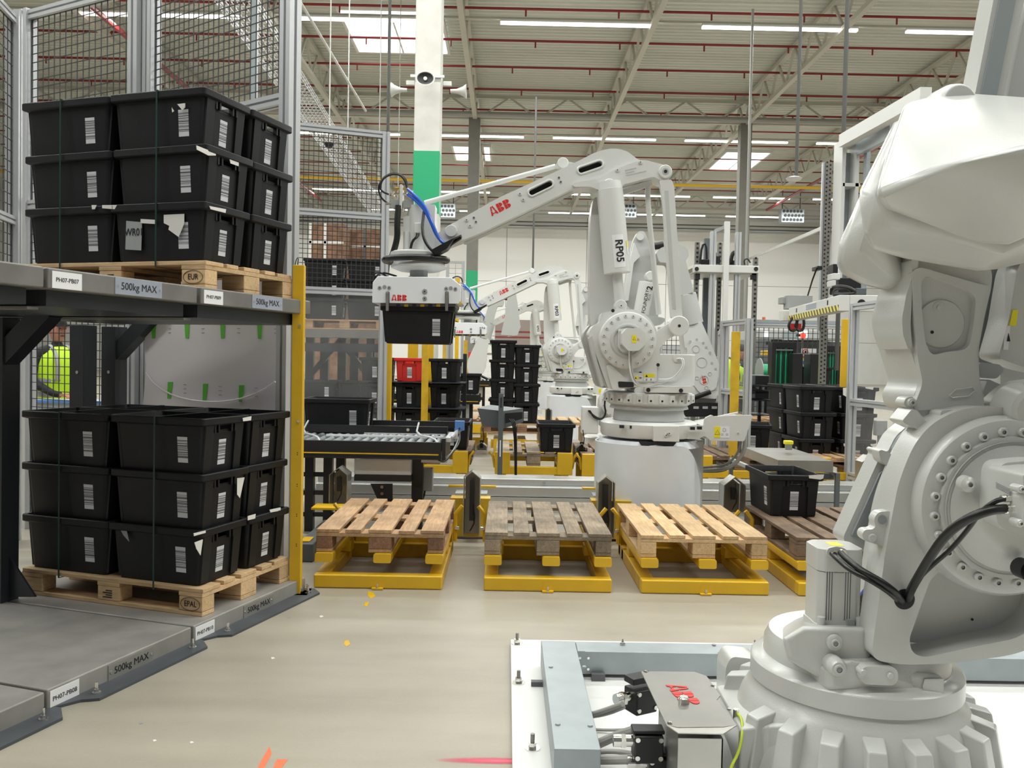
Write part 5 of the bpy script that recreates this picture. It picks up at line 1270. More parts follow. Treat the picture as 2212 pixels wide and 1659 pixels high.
    # labels under the disc
    for (x0, y0, x1, y1, mt) in ((632, 615, 672, 640, 'yellow_label'), (632, 640, 705, 652, 'label_white'), (672, 615, 705, 640, 'label_white'), (712, 597, 792, 626, 'yellow_label'), (712, 626, 792, 652, 'label_white')):
        a_ = Cq((x0, y0), (x1, y1)); MB().box((a_[0][0], -.324, a_[1][1]), (a_[1][0], -.321, a_[0][1])).build('warning_label', mt, t, world=False, smooth=False)
    for (x0, y0, x1, y1, x2, y2) in ((645, 635, 652, 622, 660, 635), (724, 622, 733, 604, 743, 622)):
        tri = Cq((x0, y0), (x1, y1), (x2, y2)); MB().prism(tri, -.326, -.3245).build('warning_triangle', 'ink', t, world=False, smooth=False)
    for (x, y) in ((683, 628), (692, 628), (733, 641), (766, 641)):
        c = Cq((x, y))[0]; MB().box((c[0] - .006, -.326, c[1] - .007), (c[0] + .006, -.3245, c[1] + .007)).build('symbol', 'ink_grey', t, world=False, smooth=False)
    pr('label_plate', Cq((625, 592), (800, 592), (800, 660), (625, 660)), -.321, -.30, r=.004, bev=0)
    # J1 motor housing (white) at right
    mx = Cq((957, 565))[0]; zt0, zt1 = Cq((957, 690))[0][1], Cq((957, 452))[0][1]
    MB().prism(rpoly([(mx[0] - .165, -.20), (mx[0] + .18, -.20), (mx[0] + .18, .10), (mx[0] - .165, .10)], .05), 0, 1, m=Matrix(((1, 0, 0, 0), (0, 0, 1, 0), (0, 1, 0, 0), (0, 0, 0, 1))) if False else None)
    vs = rpoly([(mx[0] - .09 * 1.0 - .08, -.26), (mx[0] + .17, -.26), (mx[0] + .17, .0), (mx[0] - .17, .0)], .05); k = len(vs)
    MB().add([V(x, y, z) for z in (zt0, zt1) for x, y in vs], [tuple(range(k))[::-1], tuple(range(k, 2 * k))] + [(i, (i + 1) % k, k + (i + 1) % k, k + i) for i in range(k)]).build('motor_housing', 'robot_white', t, bevel=.008, world=False)
    for dx in (0, 18):
        pts = Cq((965 + dx, 490), (1000 + dx * .8, 480), (1010 + dx * .5, 540), (960 + dx, 610), (900, 650 - dx * .5), (830, 640))
        MB().tube([V(x, -.28 - .02 * (i in (2, 3)), z) for i, (x, z) in enumerate(pts)], .006, 8, 2).build('motor_cable', 'robot_white', t, world=False)
    c = Cq((968, 485))[0]; MB().cyl((c[0], -.27, c[1]), (c[0], -.255, c[1]), .03, n=16).build('cable_gland', 'robot_white', t, world=False)
    # --- link bracket of the parallel bars
    pr('bracket_arm', Cq((800, 300), (850, 262), (940, 200), (985, 188), (1020, 240), (1000, 290), (900, 345), (850, 400), (830, 440), (800, 420)), -.24, -.16, r=.02)
    jc = Cq((985, 240))[0]
    MB().lathe([(0, -.28), (.075, -.28), (.082, -.27), (.082, -.14), (0, -.14)], (jc[0], 0, jc[1]), 'Y', 28).build('pivot_boss', 'robot_white', t, world=False)
    MB().cyl((jc[0], -.284, jc[1]), (jc[0], -.28, jc[1]), .012, n=12).build('pivot_socket', 'ink', t, world=False)
    pr('rear_deck', Bq((580, 1270), (640, 1290), (840, 1325), (850, 1345), (810, 1380), (720, 1390), (640, 1330)), -.05, .2, 'robot_shade', r=.02)
    # --- lower arm (tall casting behind the cylinder)
    pr('lower_arm', Bq((262, 1330, 20), (258, 900, 60), (262, 650, 60), (268, 520, 60), (290, 400, 20), (440, 380, 20), (450, 900, 60), (500, 1180, 40), (600, 1290, 30), (620, 1500, 30), (300, 1560, 30)), -.08, .12, r=.04, bev=.035, seg=4)
    # balancing cylinder, rod and eye
    top = V(*[Bq((400, 362))[0][0], -.20, Bq((400, 362))[0][1]]); bot = V(Bq((457, 995))[0][0], -.20, Bq((457, 995))[0][1]); eye = V(Bq((478, 1243))[0][0], -.20, Bq((478, 1243))[0][1])
    cyl = MB().cyl(top, bot, .108, n=40).build('balancing_cylinder', 'robot_white', t, world=False, bevel=.004)
    MB().cyl(bot, eye, .042, n=24).build('piston_rod', 'robot_white', t, world=False)
    d_ = (bot - top).normalized()
    MB().cyl(top - d_ * .06, top, .10, .106, n=32).build('cylinder_cap', 'robot_white', t, world=False)
    MB().lathe([(0, -.27), (.045, -.27), (.05, -.26), (.05, -.14), (0, -.14)], (eye.x, 0, eye.z), 'Y', 24).build('rod_eye', 'robot_white', t, world=False); bolt(t, eye.x, eye.z, -.27, .012)
    # number plate wrapped on the cylinder
    ax = d_; side = ax.cross(V(0, 1, 0)).normalized(); ctr = V(Bq((460, 835))[0][0], -.20, Bq((460, 835))[0][1]); rr = .1092; n = 10; tt = (ctr - top).dot(ax)
    cc = top + ax * tt; hh = .132
    ang0, ang1 = math.radians(55), math.radians(106)
    vs = []
    for i in range(n + 1):
        a = ang0 + (ang1 - ang0) * i / n; o_ = (-side if side.x < 0 else side) * math.cos(a) * rr + V(0, -1, 0) * math.sin(a) * rr
        for s in (-1, 1): vs.append(cc + o_ + ax * s * hh * (-1))
    pl = MB().add(vs, [(2 * i, 2 * i + 1, 2 * i + 3, 2 * i + 2) for i in range(n)]).build('number_plate', 'label_white', t, world=False)
    am = math.radians(80); sdir = (-side if side.x < 0 else side); nrm = sdir * math.cos(am) + V(0, -1, 0) * math.sin(am)
    m4 = frame_mtx(cc + nrm * (rr + .0015), ax, ax.cross(nrm) * -1 if False else nrm.cross(ax))
    tx = text(num, .088, m4, 'ink', pl, 'number', bold=.0016)
    a2 = math.radians(32); nn = sdir * math.cos(a2) + V(0, -1, 0) * math.sin(a2)
    lab_c = cc - ax * .02; u_ = ax; v_ = nn.cross(ax)
    for s0, s1, mt in ((-.06, -.01, 'yellow_label'), (-.01, .05, 'label_white')):
        q = [lab_c + nn * (rr + .001) + u_ * a_ + v_ * b_ for a_, b_ in ((s0, -.012), (s1, -.012), (s1, .012), (s0, .012))]
        MB().add(q + [p - nn * .001 for p in q], [(0, 1, 2, 3), (4, 7, 6, 5), (0, 4, 5, 1), (1, 5, 6, 2), (2, 6, 7, 3), (3, 7, 4, 0)]).build('small_label', mt, t, world=False, smooth=False)
    # --- upper arm with two real slots
    def slot(x0, y0, x1, y1, r):
        a_, b_ = A((x0, y0), (x1, y1)); va = V(*a_); vb = V(*b_); d = (vb - va).normalized(); n_ = V(-d.y, d.x)
        ang = math.atan2(d.y, d.x); o = circ(va.x, va.y, r, 8, ang + PI / 2, ang + 1.5 * PI) + circ(vb.x, vb.y, r, 8, ang - PI / 2, ang + PI / 2); return o
    h1, h2 = slot(1098, 335, 1215, 278, .030), slot(1425, 188, 1545, 147, .030)
    up = A((322, 718, 4), (330, 690, 4), (420, 640, 10), (500, 588, 20), (560, 545, 30), (700, 470, 40), (860, 378, 60), (1380, 140, 60), (1530, 62, 60), (1640, 40, 60), (1725, 58, 40), (1805, 120, 20), (1850, 128, 10), (1955, 155, 10), (2010, 180, 30), (2026, 220, 30), (1995, 262, 20), (1955, 265, 14), (1900, 236, 14), (1700, 288, 10), (1688, 318, 6), (1535, 322, 6), (1480, 302, 20), (1380, 305, 40), (1230, 378, 60), (740, 612, 40), (630, 655, 20), (480, 712, 20), (430, 720, 4))
    arm = pr('upper_arm', up, -.21, .0, r=.02, bev=.012, seg=3, holes=(h1, h2))
    for h in (h1, h2):
        v = [V(x, -.213, z) for x, z in h]; MB().tube(v + [v[0]], .009, 6).build('slot_rim', 'robot_white', t, world=False)
        MB().prism(h, -.12, -.10).build('slot_floor', 'black_plastic', t, world=False)
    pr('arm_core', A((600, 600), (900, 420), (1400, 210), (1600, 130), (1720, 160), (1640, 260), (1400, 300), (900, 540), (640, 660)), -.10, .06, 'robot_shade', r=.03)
    yoke = A((1362, 290, 8), (1375, 275, 8), (1540, 250, 20), (1640, 190, 20), (1800, 128, 8), (1850, 128, 10), (1955, 155, 10), (2010, 180, 30), (2026, 220, 30), (1995, 262, 20), (1955, 265, 14), (1900, 236, 14), (1700, 288, 10), (1688, 318, 6), (1535, 322, 6), (1480, 302, 20), (1375, 303, 8))
    pr('elbow_yoke', yoke, -.245, -.21, r=.01, bev=.008)
    c = A((1976, 205))[0]; MB().lathe([(0, -.262), (.05, -.262), (.055, -.255), (.055, -.24), (0, -.24)], (c[0], 0, c[1]), 'Y', 28).build('pivot_cap', 'robot_white', t, world=False)
    MB().cyl((c[0], -.264, c[1]), (c[0], -.262, c[1]), .028, n=20).build('pivot_recess', 'rod_grey', t, world=False); MB().cyl((c[0], -.266, c[1]), (c[0], -.264, c[1]), .014, n=12).build('pivot_socket', 'ink', t, world=False)
    c = A((1608, 288))[0]; MB().lathe([(0, -.262), (.040, -.262), (.045, -.255), (.05, -.24), (0, -.24)], (c[0], 0, c[1]), 'Y', 24).build('pivot_cap', 'robot_white', t, world=False)
    c = A((563, 592))[0]; MB().lathe([(0, -.235), (.045, -.235), (.048, -.228), (.048, -.20), (0, -.20)], (c[0], 0, c[1]), 'Y', 28).build('wrist_cap', 'robot_white', t, world=False)
    for x, y in ((665, 518), (688, 557), (1018, 345), (1040, 383)): q = A((x, y))[0]; bolt(t, q[0], q[1], -.211, .010, .012)
    for x, y in ((1660, 195), (1812, 143)): q = A((x, y))[0]; bolt(t, q[0], q[1], -.246, .010, .012)
    for x, y in ((713, 503), (727, 531), (1277, 238), (1289, 266)): q = A((x, y))[0]; MB().cyl((q[0], -.215, q[1]), (q[0], -.21, q[1]), .011, n=14).build('plug_ring', 'rod_grey', t, world=False); MB().cyl((q[0], -.217, q[1]), (q[0], -.215, q[1]), .006, n=10).build('plug', 'ink', t, world=False)
    q0, q1 = A((700, 500), (1100, 300)); q0 = V(q0[0], 0, q0[1]); q1 = V(q1[0], 0, q1[1]); lc = A((893, 430))[0]
    d = (q1 - q0).normalized(); logo(V(lc[0], -.2115, lc[1]), .072, d, V(0, -1, 0).cross(d), t)
    for y, a_, b_ in ((195, 1712, 1785), (212, 1715, 1770), (228, 1718, 1850)):
        p0, p1 = A((a_, y), (b_, y - (b_ - a_) * .22)); MB().bar(V(p0[0], -.2455, p0[1]), V(p1[0], -.2455, p1[1]), .004, .009, up=(0, 0, 1)).build('cast_marking', 'robot_shade', t, world=False)
    # --- rear parallel link, thin inner rod, small link and top rod
    pr('rear_link', A((1935, 262), (2018, 255), (2035, 300), (2090, 1170), (2050, 1215), (2015, 1160), (1962, 420), (1945, 300)), -.25, -.19, r=.02, bev=.012)
    pr('link_groove', A((1972, 330), (1996, 330), (2046, 1110), (2024, 1110)), -.253, -.249, 'robot_shade', 0)
    p = [A((1885, 275))[0], A((1878, 330))[0], A((1900, 600))[0], A((1955, 1140))[0]]; MB().tube([V(x, -.10, z) for x, z in p], .022, 12, 1).build('inner_rod', 'robot_white', t, world=False)
    pr('small_link', A((1700, 305), (1800, 270), (1850, 250), (1905, 255), (1910, 270), (1870, 285), (1720, 335)), -.13, -.08, r=.008)
    p0, p1 = A((372, 378), (1262, 128)); MB().cyl(V(p0[0], -.02, p0[1]), V(p1[0], -.02, p1[1]), .021, n=14).build('parallel_rod', 'robot_white', t, world=False)
    c = A((1312, 112))[0]; MB().lathe([(0, -.07), (.042, -.07), (.046, -.062), (.046, .02), (0, .02)], (c[0], 0, c[1]), 'Y', 24).build('rod_pivot', 'robot_white', t, world=False)
    pr('rod_fork', A((1262, 118), (1300, 82), (1345, 85), (1350, 140), (1300, 150), (1262, 142)), -.045, -.005, r=.01); pr('rod_stay', A((1345, 100), (1430, 118), (1500, 90), (1480, 130), (1345, 135)), -.05, .0, 'robot_shade', r=.01)
    # --- wrist column, flanges, hose ring
    cx = A((395, 700))[0][0] - .0; yc = -.16
    wx = lambda x: A((x, 0))[0][0]; wz = lambda y: A((330, y))[0][1]
    m = MB().cyl((wx(345), yc, wz(735)), (wx(345), yc, wz(420)), .085, n=24); m.build('wrist_column', 'robot_white', t, world=False)
    pr('wrist_casting', A((245, 500), (330, 480), (345, 420), (460, 415), (455, 480), (455, 735), (250, 735)), yc - .06, yc + .10, r=.02)
    m = MB().cyl((wx(278), yc - .06, wz(735)), (wx(278), yc - .06, wz(600)), .028, n=12); m.build('wrist_tube', 'robot_white', t, world=False)
    MB().box((wx(335), yc - .13, wz(612)), (wx(378), yc - .06, wz(545))).build('junction_block', 'robot_white', t, bevel=.006, world=False)
    for dx in (0, 14): MB().tube([V(wx(350 + dx), yc - .11, wz(612)), V(wx(348 + dx), yc - .12, wz(635)), V(wx(318 + dx * .6), yc - .12, wz(665)), V(wx(306 + dx * .6), yc - .10, wz(712))], .006, 6, 1).build('wrist_wire', 'rubber', t, world=False)
    fc = V(wx(338), yc, 0)
    MB().lathe([(0, wz(765)), (.19, wz(765)), (.205, wz(758)), (.205, wz(735)), (.19, wz(727)), (0, wz(727))], (wx(330), yc, 0), n=44).build('upper_flange', 'robot_white', t, world=False)
    MB().lathe([(0, wz(852)), (.16, wz(855)), (.225, wz(835)), (.23, wz(822)), (.20, wz(792)), (0, wz(790))], (wx(358), yc, 0), n=44).build('lower_flange', 'robot_white', t, world=False)
    MB().cyl((wx(358), yc, wz(905)), (wx(358), yc, wz(840)), .073, n=28).build('tool_shaft', 'rod_grey', t, world=False)
    pts = [V(wx(338) + .255 * math.cos(a) * 1.0, yc + .235 * math.sin(a), wz(775) - .012 * math.sin(a * .5)) for a in [math.radians(150 + 250 * i / 26) for i in range(27)]]
    MB().tube(pts, .026, 12).build('hose_ring', 'rubber', t, world=False)
    for k in (6, 16): MB().lathe([(.030, -.012), (.034, 0), (.030, .012)], pts[k], 'X' if False else 'Z', 10).build('hose_clip', 'rubber', t, world=False)
    MB().tube([V(wx(160), yc + .06, wz(775)), V(wx(200), yc - .1, wz(730)), V(wx(222), yc - .1, wz(640)), V(wx(218), yc - .1, wz(560)), V(wx(222), yc - .08, wz(430))], .026, 10, 2).build('corrugated_hose', 'rubber', t, world=False)
    MB().tube([V(wx(395), yc - .12, wz(470)), V(wx(388), yc - .17, wz(600)), V(wx(415), yc - .2, wz(690)), V(wx(480), yc - .2, wz(755)), V(wx(540), yc - .16, wz(715)), V(wx(640), yc - .10, wz(635))], .012, 8, 2).build('black_hose', 'rubber', t, world=False)
    pr('hose_sleeve', A((440, 735), (520, 690), (640, 632), (590, 660), (545, 725), (475, 762)), yc - .22, yc - .06, 'rubber', r=.01)
    # valve manifold and blue hoses
    MB().box((wx(230), yc - .09, wz(455)), (wx(247), yc + .04, wz(290))).build('manifold_plate', 'col_white', t, bevel=.004, world=False)
    MB().prism([p[:2] for p in rpoly(A((160, 392), (225, 385), (232, 445), (175, 442)), .008)], yc - .07, yc).build('valve_body', 'rack_box_grey', t, world=False)
    MB().prism([p[:2] for p in rpoly(A((245, 392), (315, 385), (318, 425), (290, 438), (245, 440)), .008)], yc - .07, yc).build('valve_body', 'rack_box_grey', t, world=False)
    for (x0, x1, y) in ((190, 275, 311), (165, 275, 347)): m = MB().cyl((wx(x0), yc - .04, wz(y)), (wx(x1), yc - .04, wz(y)), .011, n=10); m.cyl((wx(x0) + .01, yc - .04, wz(y)), (wx(x0) + .03, yc - .04, wz(y)), .017, n=6); m.build('brass_fitting', 'brass' if y < 330 else 'chrome', t, world=False)
    MB().cyl((wx(135), yc - .04, wz(412)), (wx(170), yc - .04, wz(412)), .012, n=10).build('brass_fitting', 'chrome', t, world=False)
    for k, (a_, b_) in enumerate((((275, 315), 0), ((275, 350), 1))):
        pts = A(a_, (330 + 5 * k, 365 + 30 * k), (395, 440 + 22 * k), (440, 540 + 15 * k), (475 - 5 * k, 630), (510, 680), (548, 690))
        MB().tube([V(x, yc - .06 - .1 * min(i, 3) / 3, z) for i, (x, z) in enumerate(pts)], .0135, 10, 2).build('blue_hose', 'hose_blue', t, world=False)
    for k in (0, 1):
        pts = A((270, 290 + 15 * k), (262 - 6 * k, 245 + 8 * k), (225, 212 + 6 * k), (170, 204 + 8 * k), (110, 235 + 6 * k), (75 + 14 * k, 300), (95 + 10 * k, 370 - 40 * k), (150, 412 - 64 * k))
        MB().tube([V(x, yc - .04 - .01 * k, z) for x, z in pts], .0085, 8, 2).build('looped_hose', 'rubber', t, world=False)
    # --- gripper
    g = T_sub = bpy.data.objects.new('gripper', None); COL.objects.link(g); g.parent = t
    gy0, gy1 = yc - .24, yc + .24
    def gp(name, poly, y0, y1, mt='gripper_white', bev=.006, r=None):
        if r is not None: poly = rpoly(poly, r)
        return MB().prism([p[:2] for p in poly], y0, y1).build(name, mt, g, bevel=bev, world=False)
    gp('gripper_housing', A((98, 905), (572, 912), (637, 965), (632, 1082), (62, 1076), (66, 945)), gy0, gy1)
    gp('end_plate', A((632, 968), (640, 968), (640, 1078), (632, 1078)), gy0 + .03, gy1 - .03, 'alu')
    gp('under_frame', A((110, 1078), (600, 1084), (596, 1100), (115, 1096)), gy0 + .04, gy1 - .04, 'alu_dark', 0)
    for k in range(6): a_ = A((215 + k * 52, 1084), (240 + k * 52, 1100)); MB().box((a_[0][0], gy0 + .03, a_[1][1]), (a_[1][0], gy0 + .05, a_[0][1])).build('claw_block', 'yellow_dirty' if k % 2 else 'black_plastic', g, world=False)
    for x in (163, 545):
        p = A((x - 12, 1005), (x + 12, 1005), (x + 12, 1095), (x - 12, 1095)); gp('slot_recess', p, gy0 - .002, gy0 + .001, 'ink', 0, r=.008)
        a_ = A((x - 8, 1010), (x + 8, 1130)); MB().box((a_[0][0], gy0 - .022, a_[1][1]), (a_[1][0], gy0 - .008, a_[0][1])).build('hook_pin', 'steel_dull', g, bevel=.003, world=False)
    for x, y, r in ((112, 980, .010), (173, 980, .010), (541, 985, .010), (600, 987, .010), (402, 1004, .014), (402, 1049, .012)):
        q = A((x, y))[0]; bolt(g, q[0], q[1], gy0, r, .012, 6, 'rack_box_grey')
    for x in (143, 570): q = A((x, 975 if x < 300 else 983))[0]; MB().cyl((q[0], gy0 - .003, q[1]), (q[0], gy0, q[1]), .016, n=16).build('port_hole', 'ink_grey', g, world=False)
    lc = A((243, 1045))[0]; logo(V(lc[0], gy0 - .0015, lc[1]), .048, V(1, 0, 0), V(0, 0, 1), g)
    a_ = A((625, 1070), (638, 1090)); MB().box((a_[0][0], gy0 - .002, a_[1][1]), (a_[1][0], gy0 + .01, a_[0][1])).build('yellow_tag', 'yellow', g, world=False)
    MB().tube([V(wx(150), yc, wz(895)), V(wx(100), yc - .06, wz(868)), V(wx(62), yc - .05, wz(880)), V(wx(58), yc, wz(915))], .008, 8, 2).build('black_hose', 'rubber', g, world=False)
    MB().tube([V(wx(210), yc, wz(890)), V(wx(120), yc - .03, wz(866)), V(wx(75), yc - .03, wz(890)), V(wx(66), yc, wz(925))], .008, 8, 2).build('black_hose', 'rubber', g, world=False)
    MB().box((wx(300), yc - .12, wz(915)), (wx(415), yc + .12, wz(895))).build('mount_plate', 'rod_grey', g, world=False)
    return t
rb1 = palletizer('white palletising robot marked RP05 holding a black crate, centre of the picture', 'RP05')
rb2 = palletizer('smaller white palletising robot marked RP03 in the second row', 'RP03')
rb2.location.y = 16.1
rb3 = copy_tree(rb2); rb3.location.y = 25.6; rb3['label'] = 'third and farthest palletising robot behind the RP03 robot'
rb2.rotation_euler.z = 0.0
g_ = A((115, 1095), (590, 1095), (135, 1335)); gx = (g_[0][0] + g_[1][0]) / 2 + RX0
crate((gx, YR - .16, g_[2][1]), 0.0, 'black crate hanging from the gripper of the RP05 robot', rot=(0, 0, 0))
# ================================================================== SIX-AXIS FOUNDRY ROBOTS BEHIND THE PALLETISER
YFR = 10.9
FX = P(1322, 900, YFR).x
def fq(f, *pts):
    out = []
    for p in pts:
        v = P(*f(p[0], p[1]), YFR); out.append((v.x - FX, v.z) + tuple(r * .0016 for r in p[2:]))
    return out
def foundry(label):
    t = T('foundry_robot', label, 'robot', (FX, YFR, 0), group='six-axis robots behind the palletisers'); INV.pop(t.name)
    def pr(name, poly, y0, y1, mt='robot_shade', bev=.012, r=.02): return MB().prism([p[:2] for p in rpoly(poly, r)], y0, y1).build(name, mt, t, bevel=bev, world=False)
    MB().lathe([(0, 0), (.52, 0), (.50, .06), (.42, .22), (.36, .30), (.34, .38), (.36, .40), (.36, .48), (.33, .50), (0, .50)], (0, 0, 0), n=40).build('base', 'robot_white', t, world=False)
    for k in range(18):
        MB().box((.36, -.03, .12), (.46, .03, .26), Matrix.Rotation(2 * PI * k / 18, 4, 'Z')).build('base_rib', 'robot_white', t, world=False)
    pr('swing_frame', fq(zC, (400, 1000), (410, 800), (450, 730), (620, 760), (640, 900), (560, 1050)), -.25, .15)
    j = fq(zC, (560, 800))[0]
    MB().lathe([(0, -.30), (.24, -.30), (.26, -.28), (.26, -.2), (0, -.2)], (j[0], 0, j[1]), 'Y', 36).build('joint_disc', 'robot_white', t, world=False)
    for k in range(20): a = 2 * PI * k / 20; MB().cyl((j[0] + .225 * math.cos(a), -.305, j[1] + .225 * math.sin(a)), (j[0] + .225 * math.cos(a), -.30, j[1] + .225 * math.sin(a)), .012, n=8).build('bolt', 'rod_grey', t, world=False)
    a, b = fq(zC, (262, 848), (380, 1055)); MB().box((a[0], -.36, b[1]), (b[0], -.16, a[1])).build('motor_housing', 'robot_white', t, bevel=.012, world=False)
    for k in (0, 1):
        p = fq(zC, (305 + 10 * k, 875), (350, 920 + 12 * k), (405, 945), (440, 900), (425, 830), (440, 760 + 10 * k), (470, 735)); MB().tube([V(x, -.38, z) for x, z in p], .011, 8, 2).build('motor_cable', 'rubber', t, world=False)
    pr('arm_bracket', fq(zB, (635, 660, 20), (660, 645, 10), (690, 652, 20), (714, 700), (735, 830), (760, 1100), (800, 1320), (560, 1320), (520, 1200), (575, 850), (605, 720)), -.02, .12, 'robot_shade')
    pr('bracket_web', fq(zB, (605, 740), (640, 830), (650, 850), (600, 900), (560, 1190), (515, 1200), (575, 860)), -.10, -.02, 'robot_white', r=.01)
    c = fq(zB, (655, 695))[0]; MB().cyl((c[0], -.06, c[1]), (c[0], -.0, c[1]), .045, n=20).build('pivot_cap', 'robot_white', t, world=False)
    a, b = fq(zB, (690, 1058), (640, 1330)); A_, B_ = V(a[0], -.22, a[1]), V(b[0], -.22, b[1])
    MB().cyl(A_, B_, .098, n=28).build('balancing_cylinder', 'robot_white', t, bevel=.006, world=False)
    c = fq(zB, (712, 1010))[0]; MB().lathe([(0, -.28), (.05, -.28), (.06, -.26), (.06, -.15), (0, -.15)], (c[0], 0, c[1]), 'Y', 20).build('rod_eye', 'robot_white', t, world=False)
    ax = (A_ - B_).normalized(); up = V(0, -1, 0).cross(ax)
    ctr = (A_ + B_) / 2
    text('FOUNDRY', .062, frame_mtx(ctr + V(0, -.0995, 0) - ax * .02 - up * .01, ax, up), 'ink', t, 'lettering')
    text('PLUS', .036, frame_mtx(ctr + V(0, -.096, 0) + ax * .04 - up * .052, ax, up), 'ink', t, 'lettering')
    text('2', .10, frame_mtx(ctr + V(0, -.0975, 0) + ax * .15 - up * .035, ax, up), 'ink', t, 'lettering', bold=.003)
    pr('upper_arm', fq(zB, (770, 830, 10), (800, 790, 10), (890, 760, 10), (960, 762, 20), (1010, 795, 20), (1018, 850, 10), (995, 890, 5), (1058, 1130, 4), (930, 1162, 4), (870, 905, 20), (790, 900, 20)), -.16, .16, bev=.04)
    a, b = fq(zB, (992, 1145), (1048, 1380)); MB().cyl(V(a[0], 0, a[1]), V(b[0], 0, b[1]), .165, .17, n=32).build('arm_tube', 'robot_shade', t, world=False, bevel=.01)
    m = fq(zB, (910, 740), (905, 715)); MB().cyl(V(m[0][0], -.05, m[0][1]), V(m[1][0], -.05, m[1][1] + .03), .05, n=16).build('axis_motor', 'black_plastic', t, world=False)
    m = fq(zB, (775, 780))[0]; MB().cyl((m[0] - .08, -.12, m[1]), (m[0] + .08, -.12, m[1] + .03), .045, n=16).build('axis_motor', 'black_plastic', t, world=False)
    pr('wrist_housing', fq(zC, (1040, 235, 10), (1100, 215, 10), (1190, 203, 10), (1262, 370, 30), (1340, 570, 30), (1342, 660, 30), (1300, 795, 10), (1135, 790, 10), (1068, 650, 30), (1062, 400, 30)), -.15, .15, 'robot_white', bev=.03)
    op = fq(zC, (1110, 350), (1200, 350), (1250, 460), (1320, 600), (1300, 720), (1180, 760), (1090, 640), (1070, 440)); oc_ = rpoly(op, .06)
    MB().prism(oc_, -.165, -.15).build('wrist_cover', 'robot_white', t, bevel=.006, world=False)
    for (x, y) in ((1065, 410), (1100, 355), (1150, 340), (1200, 365), (1222, 400), (1252, 440), (1265, 520), (1295, 565), (1325, 635), (1320, 665), (1300, 715), (1230, 755), (1185, 760), (1120, 700), (1090, 650), (1068, 540), (1070, 490)):
        c = fq(zC, (x, y))[0]; MB().cyl((c[0], -.168, c[1]), (c[0], -.164, c[1]), .016, n=10).build('cover_bolt', 'rod_grey', t, world=False)
    for (x, y, r) in ((1142, 412, .045), (1187, 515, .062), (1205, 650, .055), (1150, 635, .022), (1250, 603, .022), (1222, 708, .022)):
        c = fq(zC, (x, y))[0]; MB().lathe([(r * .9, -.167), (r, -.171), (r * 1.06, -.167), (r * 1.06, -.162), (r * .9, -.162)], (c[0], 0, c[1]), 'Y', 24).build('cover_ring', 'robot_shade', t, world=False)
    c = fq(zC, (1207, 650))[0]; logo(V(c[0], -.1665, c[1]), .045, V(.25, 0, -.97), V(.97, 0, .25), t)
    p = fq(zC, (1150, 795), (1300, 795), (1305, 825), (1130, 825)); pr('wrist_flange', p, -.1, .1, 'steel_dull', .0, .004)
    a, b = fq(zC, (1085, 825), (1415, 885)); MB().prism([p[:2] for p in fq(zC, (1100, 825), (1365, 825), (1385, 870), (1410, 905), (1410, 930), (1000, 930), (1040, 880))], -.2, .25).build('tool_frame', 'black_metal', t, world=False)
    for k in range(4): x = fq(zC, (1120 + 70 * k, 850), (1160 + 70 * k, 870)); MB().box((x[0][0], -.202, x[1][1]), (x[1][0], -.2, x[0][1])).build('tool_window', 'rod_grey', t, world=False)
    p = fq(zC, (1250, 740), (1080, 800), (1000, 850), (980, 900), (1010, 930)); MB().tube([V(x, -.2, z) for x, z in p], .03, 10, 2).build('tool_hose', 'rubber', t, world=False)
    return t
fr1 = foundry('white-grey six-axis robot behind the RP05 robot, lettered cylinder visible')
fr2 = copy_tree(fr1); fr2.location = (P(1120, 900, 20.5).x + .1, 20.5, 0); fr2.rotation_euler.z = PI; fr2['label'] = 'farther six-axis robot leaning left, between the black crates and the RP03 robot'
fr3 = copy_tree(fr1); fr3.location = (P(1228, 900, 19.5).x, 19.2, 0); fr3['label'] = 'farther six-axis robot mostly hidden behind the RP03 robot'

# ================================================================== RIGHT MIDDLE: crate stack, steel table, enclosures
for L in range(3):
    for j, (pa, w_) in enumerate(((1764, 'left'), (1855, 'right'))):
        for d_, dep in ((0, 'front'), (.61, 'rear')):
            x = P(pa, 930, 9.45).x
            crate((x + jit.uniform(-.01, .01), 9.72 + d_, .32 + .15 - .14 + L * STEP + .0), PI / 2 + jit.uniform(-.015, .015), 'black crate of the right-hand stack, %s layer, %s %s' % (names_l[L], dep, w_), 'crates of the right-hand stack')
# nearby torn stickers
for pts in ([(1821, 838), (1843, 836), (1843, 842), (1838, 842), (1837, 853), (1828, 857), (1821, 853)], [(1822, 958), (1844, 959), (1843, 965), (1823, 964)], [(1880, 959), (1896, 960), (1892, 965), (1882, 964)], [(1869, 836), (1887, 836), (1886, 842), (1870, 839)]):
    tag(scrap([P(x, y, 9.40) for x, y in pts], 'tape_white', None), {1821: 'torn white sticker on the top right crate of the right-hand stack', 1822: 'white tape scrap on the rim of the lowest right crate', 1880: 'small tape scrap at the corner of the lowest right crate', 1869: 'small white scrap on the top rim of the right-hand stack'}[pts[0][0]], 'sticker')
cr4 = P(1760, 1030, 6.0); tag(scrap([P(x, y, 6.085) for x, y in [(1747, 1027), (1780, 1025), (1778, 1034), (1772, 1036), (1748, 1033)]], 'tape_white', None), 'torn white sticker on the rim of the open crate on the fourth pallet', 'sticker')
